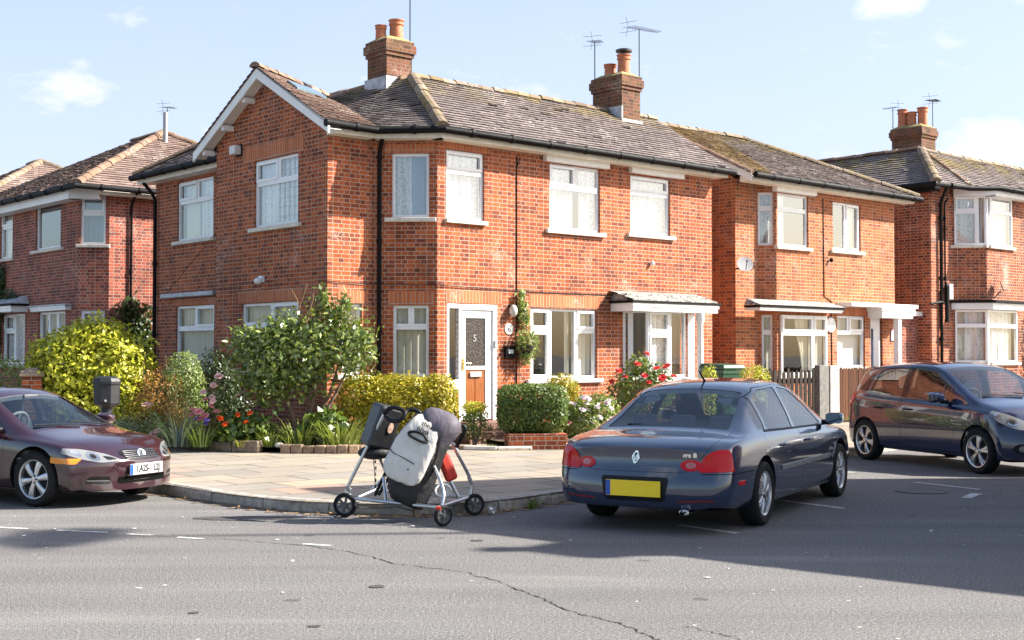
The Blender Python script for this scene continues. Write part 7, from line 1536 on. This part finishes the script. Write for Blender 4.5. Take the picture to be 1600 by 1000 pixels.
# ================================================================== street furniture, fences, bin
IRON = simple('dark_grey_paint', (.014, .015, .018), .5, noise=.3, nscale=10)
BO = thing('service_post', 'dark grey service box on a round post behind the maroon car', 'post', (-5.3, 17.0, .118), radians(12))
m = MB(); m.lathe([(.088, 0), (.088, .02), (.078, .04), (.074, .80)], 18); m.build('post', IRON, BO, smooth=40)
m = MB(); n8 = 8; s8 = lambda r, z: [(r * cos(pi / 8 + k * pi / 4), r * sin(pi / 8 + k * pi / 4), z) for k in range(8)]
lv = [(.10, .78), (.165, .82), (.172, .84), (.172, 1.075), (.186, 1.08), (.188, 1.12), (.16, 1.165), (.09, 1.185)]
vs = [p for r_, z in lv for p in s8(r_, z)]; m.add(vs, [(i * 8 + k, i * 8 + (k + 1) % 8, (i + 1) * 8 + (k + 1) % 8, (i + 1) * 8 + k) for i in range(len(lv) - 1) for k in range(8)] + [tuple(range(7, -1, -1)), tuple(range(56, 64))]); bx = m.build('box', IRON, BO, bevel=.006)
m = MB(); m.box(-.015, .012, -.166, -.159, .86, .885); m.build('paint_chip', simple('bare_metal_chip', (.55, .55, .55), .5), bx)
PR = thing('brick_gate_pier', 'short red brick gate pier with a stone cap, beside the dark wooden gate', 'gate pier', (-7.76, 21.0, .118), radians(20))
m = MB(); m.box(-.15, .15, -.15, .15, 0, 1.12); m.build('pier', BRICK, PR); m = MB(); m.prism([(-.19, -.19), (.19, -.19), (.19, .19), (-.19, .19)], 1.12, 1.18); m.add([(-.19, -.19, 1.182), (.19, -.19, 1.182), (.19, .19, 1.182), (-.19, .19, 1.182), (-.06, -.06, 1.26), (.06, -.06, 1.26), (.06, .06, 1.26), (-.06, .06, 1.26)], [(0, 1, 5, 4), (1, 2, 6, 5), (2, 3, 7, 6), (3, 0, 4, 7), (4, 5, 6, 7)]); m.build('cap_stone', simple('brown_cap_stone', (.36, .27, .20), .85, noise=.3, nscale=12), PR, bevel=.01)
def wood_mat(name, a, b, c):
    t = NT(name); ob = t.obj(); mp = t.n('ShaderNodeMapping'); t.set(mp.inputs[0], ob); mp.inputs['Scale'].default_value = (9, 9, .9); g = t.noise(mp.outputs[0], 3, 6, .65, .5)
    z = t.n('ShaderNodeSeparateXYZ'); t.set(z.inputs[0], ob); at = t.attr('tint')
    col = t.cramp(t.math('ADD', t.math('MULTIPLY', g, .65), t.math('MULTIPLY', at, .4)), [(.2, a), (.5, b), (.85, c)])
    col = t.mix(t.math('MULTIPLY', t.ramp(z.outputs[2], .0, .22, .7, 0.), t.ramp(t.noise(ob, 8, 4), .35, .6)), col, (.10, .13, .03))
    return t.done(t.bsdf(col, .85, t.bump(g, .5, .01), 0, .25))
WDK = wood_mat('dark_weathered_wood', (.007, .005, .005), (.018, .014, .012), (.036, .029, .025)); WBR = wood_mat('brown_fence_wood', (.028, .010, .006), (.078, .029, .013), (.125, .05, .024))
def pickets(parent, L, h, pw, gap, mat, seed, pointed=True, jitter=.02, name='pickets'):
    r = random.Random(seed); m = MB(); x = 0
    while x + pw <= L:
        z0 = .03 + r.uniform(0, .02); z1 = h + r.uniform(-jitter, jitter); w = pw * r.uniform(.9, 1.02); ln = r.uniform(-.012, .012)
        P = [(x, z0), (x + w, z0), (x + w + ln, z1 - .06), (x + w * .78 + ln, z1 - .02), (x + w * .5 + ln, z1), (x + w * .22 + ln, z1 - .02), (x + ln, z1 - .06)]
        n = len(P); y0 = r.uniform(-.004, .004); lo = [(a, y0, b) for a, b in P]; hi = [(a, y0 + .018, b) for a, b in P]
        m.add(lo + hi, [tuple(range(n)), tuple(range(2 * n - 1, n - 1, -1))] + [((i + 1) % n, i, n + i, n + (i + 1) % n) for i in range(n)], 0, None, r.random()); x += pw + gap
    o = m.build(name, mat, parent)
    for z in (.28, h - .3): m = MB(); m.box(0, L, .02, .065, z, z + .07, 0, None, .3); m.build('rail', mat, parent)
    return o
F1 = thing('picket_fence', 'dark weathered picket fence left of the concrete gatepost', 'fence', W_(7.9, -.75, .118), PHI); pickets(F1, 1.72, 1.17, .10, .045, WDK, 3, jitter=.035)
F2 = thing('board_fence', 'brown close-boarded fence behind the hatchback', 'fence', W_(10.42, -.75, .118), PHI); pickets(F2, 3.3, 1.20, .095, .004, WBR, 4, jitter=.012)
GP = thing('concrete_gatepost', 'square concrete gatepost between the dark and the brown fence', 'post', W_(9.66, -.80, .118), PHI); m = MB(); m.box(0, .34, -.02, .12, 0, 1.25); m.build('post', simple('old_concrete', (.15, .145, .135), .9, noise=.35, nscale=16, bump=.4), GP, bevel=.012)
GP2 = thing('pale_gatepost', 'pale painted post standing right beside the concrete gatepost', 'post', W_(10.02, -.82, .118), PHI); m = MB(); m.box(0, .34, -.02, .14, 0, 1.24); m.build('post', simple('pale_stone_post', (.36, .34, .31), .8, noise=.25, nscale=9), GP2, bevel=.012)
GT = thing('wooden_gate', 'dark vertical-board wooden gate between the brick pier and the golden bush', 'gate', (-7.58, 21.15, .118), radians(-8)); pickets(GT, .62, 1.05, .11, .02, WDK, 6, jitter=.05, name='gate_boards')
BN = thing('wheelie_bin', 'dark green wheelie bin standing between the bay window and the saloon roof', 'bin', (4.08, 25.2, .19), radians(38))
GRN = simple('green_plastic', (.016, .060, .036), .4, noise=.15)
m = MB(); vs = []; 
for (a, b, z) in ((.22, .22, .06), (.29, .29, 1.02), (.305, .305, 1.03), (.305, .305, 1.10)): vs += [(-a, -b, z), (a, -b, z), (a, b, z), (-a, b, z)]
m.add(vs, [(i * 4 + k, i * 4 + (k + 1) % 4, i * 4 + 4 + (k + 1) % 4, i * 4 + 4 + k) for i in range(3) for k in range(4)] + [(3, 2, 1, 0)]); m.build('bin_body', GRN, BN, bevel=.02)
m = MB(); vs = [(x * .86, y * .82, z) for x, y, z in [(-.37, -.40, 1.105), (.37, -.40, 1.105), (.37, .40, 1.105), (-.37, .40, 1.105), (-.37, -.40, 1.15), (.37, -.40, 1.15), (.37, .40, 1.17), (-.37, .40, 1.17), (-.33, -.35, 1.21), (.33, -.35, 1.21), (.33, .36, 1.235), (-.33, .36, 1.235)]]
m.add(vs, [(3, 2, 1, 0)] + [(i * 4 + k, i * 4 + (k + 1) % 4, i * 4 + 4 + (k + 1) % 4, i * 4 + 4 + k) for i in range(2) for k in range(4)] + [(8, 9, 10, 11)]); m.build('lid', GRN, BN, bevel=.025)
for y in (-.27, .27): m = MB(); m.lathe([(0, -.025), (.10, -.025), (.10, .025), (0, .025)], 18, 0, Matrix.Translation((.30, y, .10)) @ Matrix.Rotation(pi / 2, 4, 'X')); m.build('wheel', RUB, BN, smooth=40)
# garden edging
def edging(name, label, pts, step, w, h, mat, seed, gap=.012):
    t = thing(name, label, 'edging', (*pts[0], .118)); r = random.Random(seed); Q = crom(pts, 30); o0 = Vector((*pts[0], 0)); m = MB(); st = [Q[0]]; acc = 0
    for a, b in zip(Q[:-1], Q[1:]):
        acc += (b - a).length
        if acc > step * r.uniform(.8, 1.2): st.append(b); acc = 0
    for a, b in zip(st[:-1], st[1:]):
        d = (b - a); L = d.length - gap; ang = atan2(d.y, d.x); hh = h * r.uniform(.85, 1.1); M = Matrix.Translation(a - o0) @ Matrix.Rotation(ang + r.uniform(-.04, .04), 4, 'Z') @ Matrix.Rotation(r.uniform(-.04, .04), 4, 'X'); m.box(0, L, -.02, w, 0, hh, 0, M)
    m.build('stones', mat, t, bevel=.018); return t
edging('stone_edging', 'low mossy stone edging along the left end of the flower bed', [(-6.0, 21.35), (-5.35, 20.55), (-4.5, 19.78), (-4.0, 19.52), (-3.72, 19.44)], .5, .16, .16, simple('mossy_stone', (.20, .16, .115), .92, noise=.5, nscale=11, bump=.6), 5)
edging('brick_edging', 'row of old bricks edging the flower bed behind the trolley', [(-3.45, 19.38), (-2.9, 19.34), (-2.3, 19.36), (-1.85, 19.72)], .17, .11, .13, simple('old_brick_stone', (.30, .205, .135), .92, noise=.45, nscale=10, bump=.6), 6)
edging('path_edging', 'thin stone kerb beside the path left of the brick planter', [(-.75, 20.1), (-.2, 19.95), (.45, 20.05)], .6, .06, .06, STONE, 7)
# garden stones and litter by the kerb
for i, (x, y, s_, lab) in enumerate(((-3.5, 19.55, .07, 'pale stone lying among the strap-leaved plants'),)):
    t_ = MB(); t_.ball((0, 0, s_ * .4), (s_, s_ * .8, s_ * .6), 10, 7); o = t_.build('garden_stone', STONE, None, smooth=60, loc=(x, y, .2)); tag(o, lab, 'stone')
m = MB(); r_ = random.Random(9)
for k in range(5): a = r_.random() * 6; m.add([(.05 * cos(a), .05 * sin(a), .01 + .02 * k), (.05 * cos(a + 1.5), .05 * sin(a + 1.5), .03), (.03 * cos(a + 3), .03 * sin(a + 3), .04 + .01 * k), (.04 * cos(a + 4.5), .04 * sin(a + 4.5), .005)], [(0, 1, 2, 3)])
o = m.build('crumpled_paper', LIT, None, loc=(-.20, 12.92, .005)); tag(o, 'crumpled white paper at the kerb right of the trolley', 'litter')
# tree standing beyond the house across the side road; only its shadow reaches the picture
tt = thing('slender_tree', 'tall slender tree beyond the house across the side road', 'tree', (16.3, 12.55, 0)); m = MB(); m.tube([(0, 0, 0), (.1, 0, 6), (0, .05, 12), (0, 0, 15)], [.16, .12, .07, .03], 8); m.build('trunk', BARK, tt, smooth=50)
p, nn = blob_pts([(0, 0, 15, .35, .42, .32), (.2, .3, 15.1, .3, .3, .22), (-.1, -.35, 14.9, .28, .35, .22)], 900, 77, 2, .8, .25); leaf_mesh('crown', p, nn, .16, LG_MID, tt, .55, 77)
MH = MB(); MH.lathe([(0, 0), (.30, 0), (.30, .006), (.27, .006), (.265, .003), (0, .003)], 32); o = MH.build('manhole_cover', simple('worn_iron', (.085, .08, .078), .6, .3, noise=.4, nscale=30, bump=.4), None, loc=(4.75, 15.1, .003)); tag(o, 'round iron manhole cover in the road between the saloon and the hatchback', 'manhole cover')
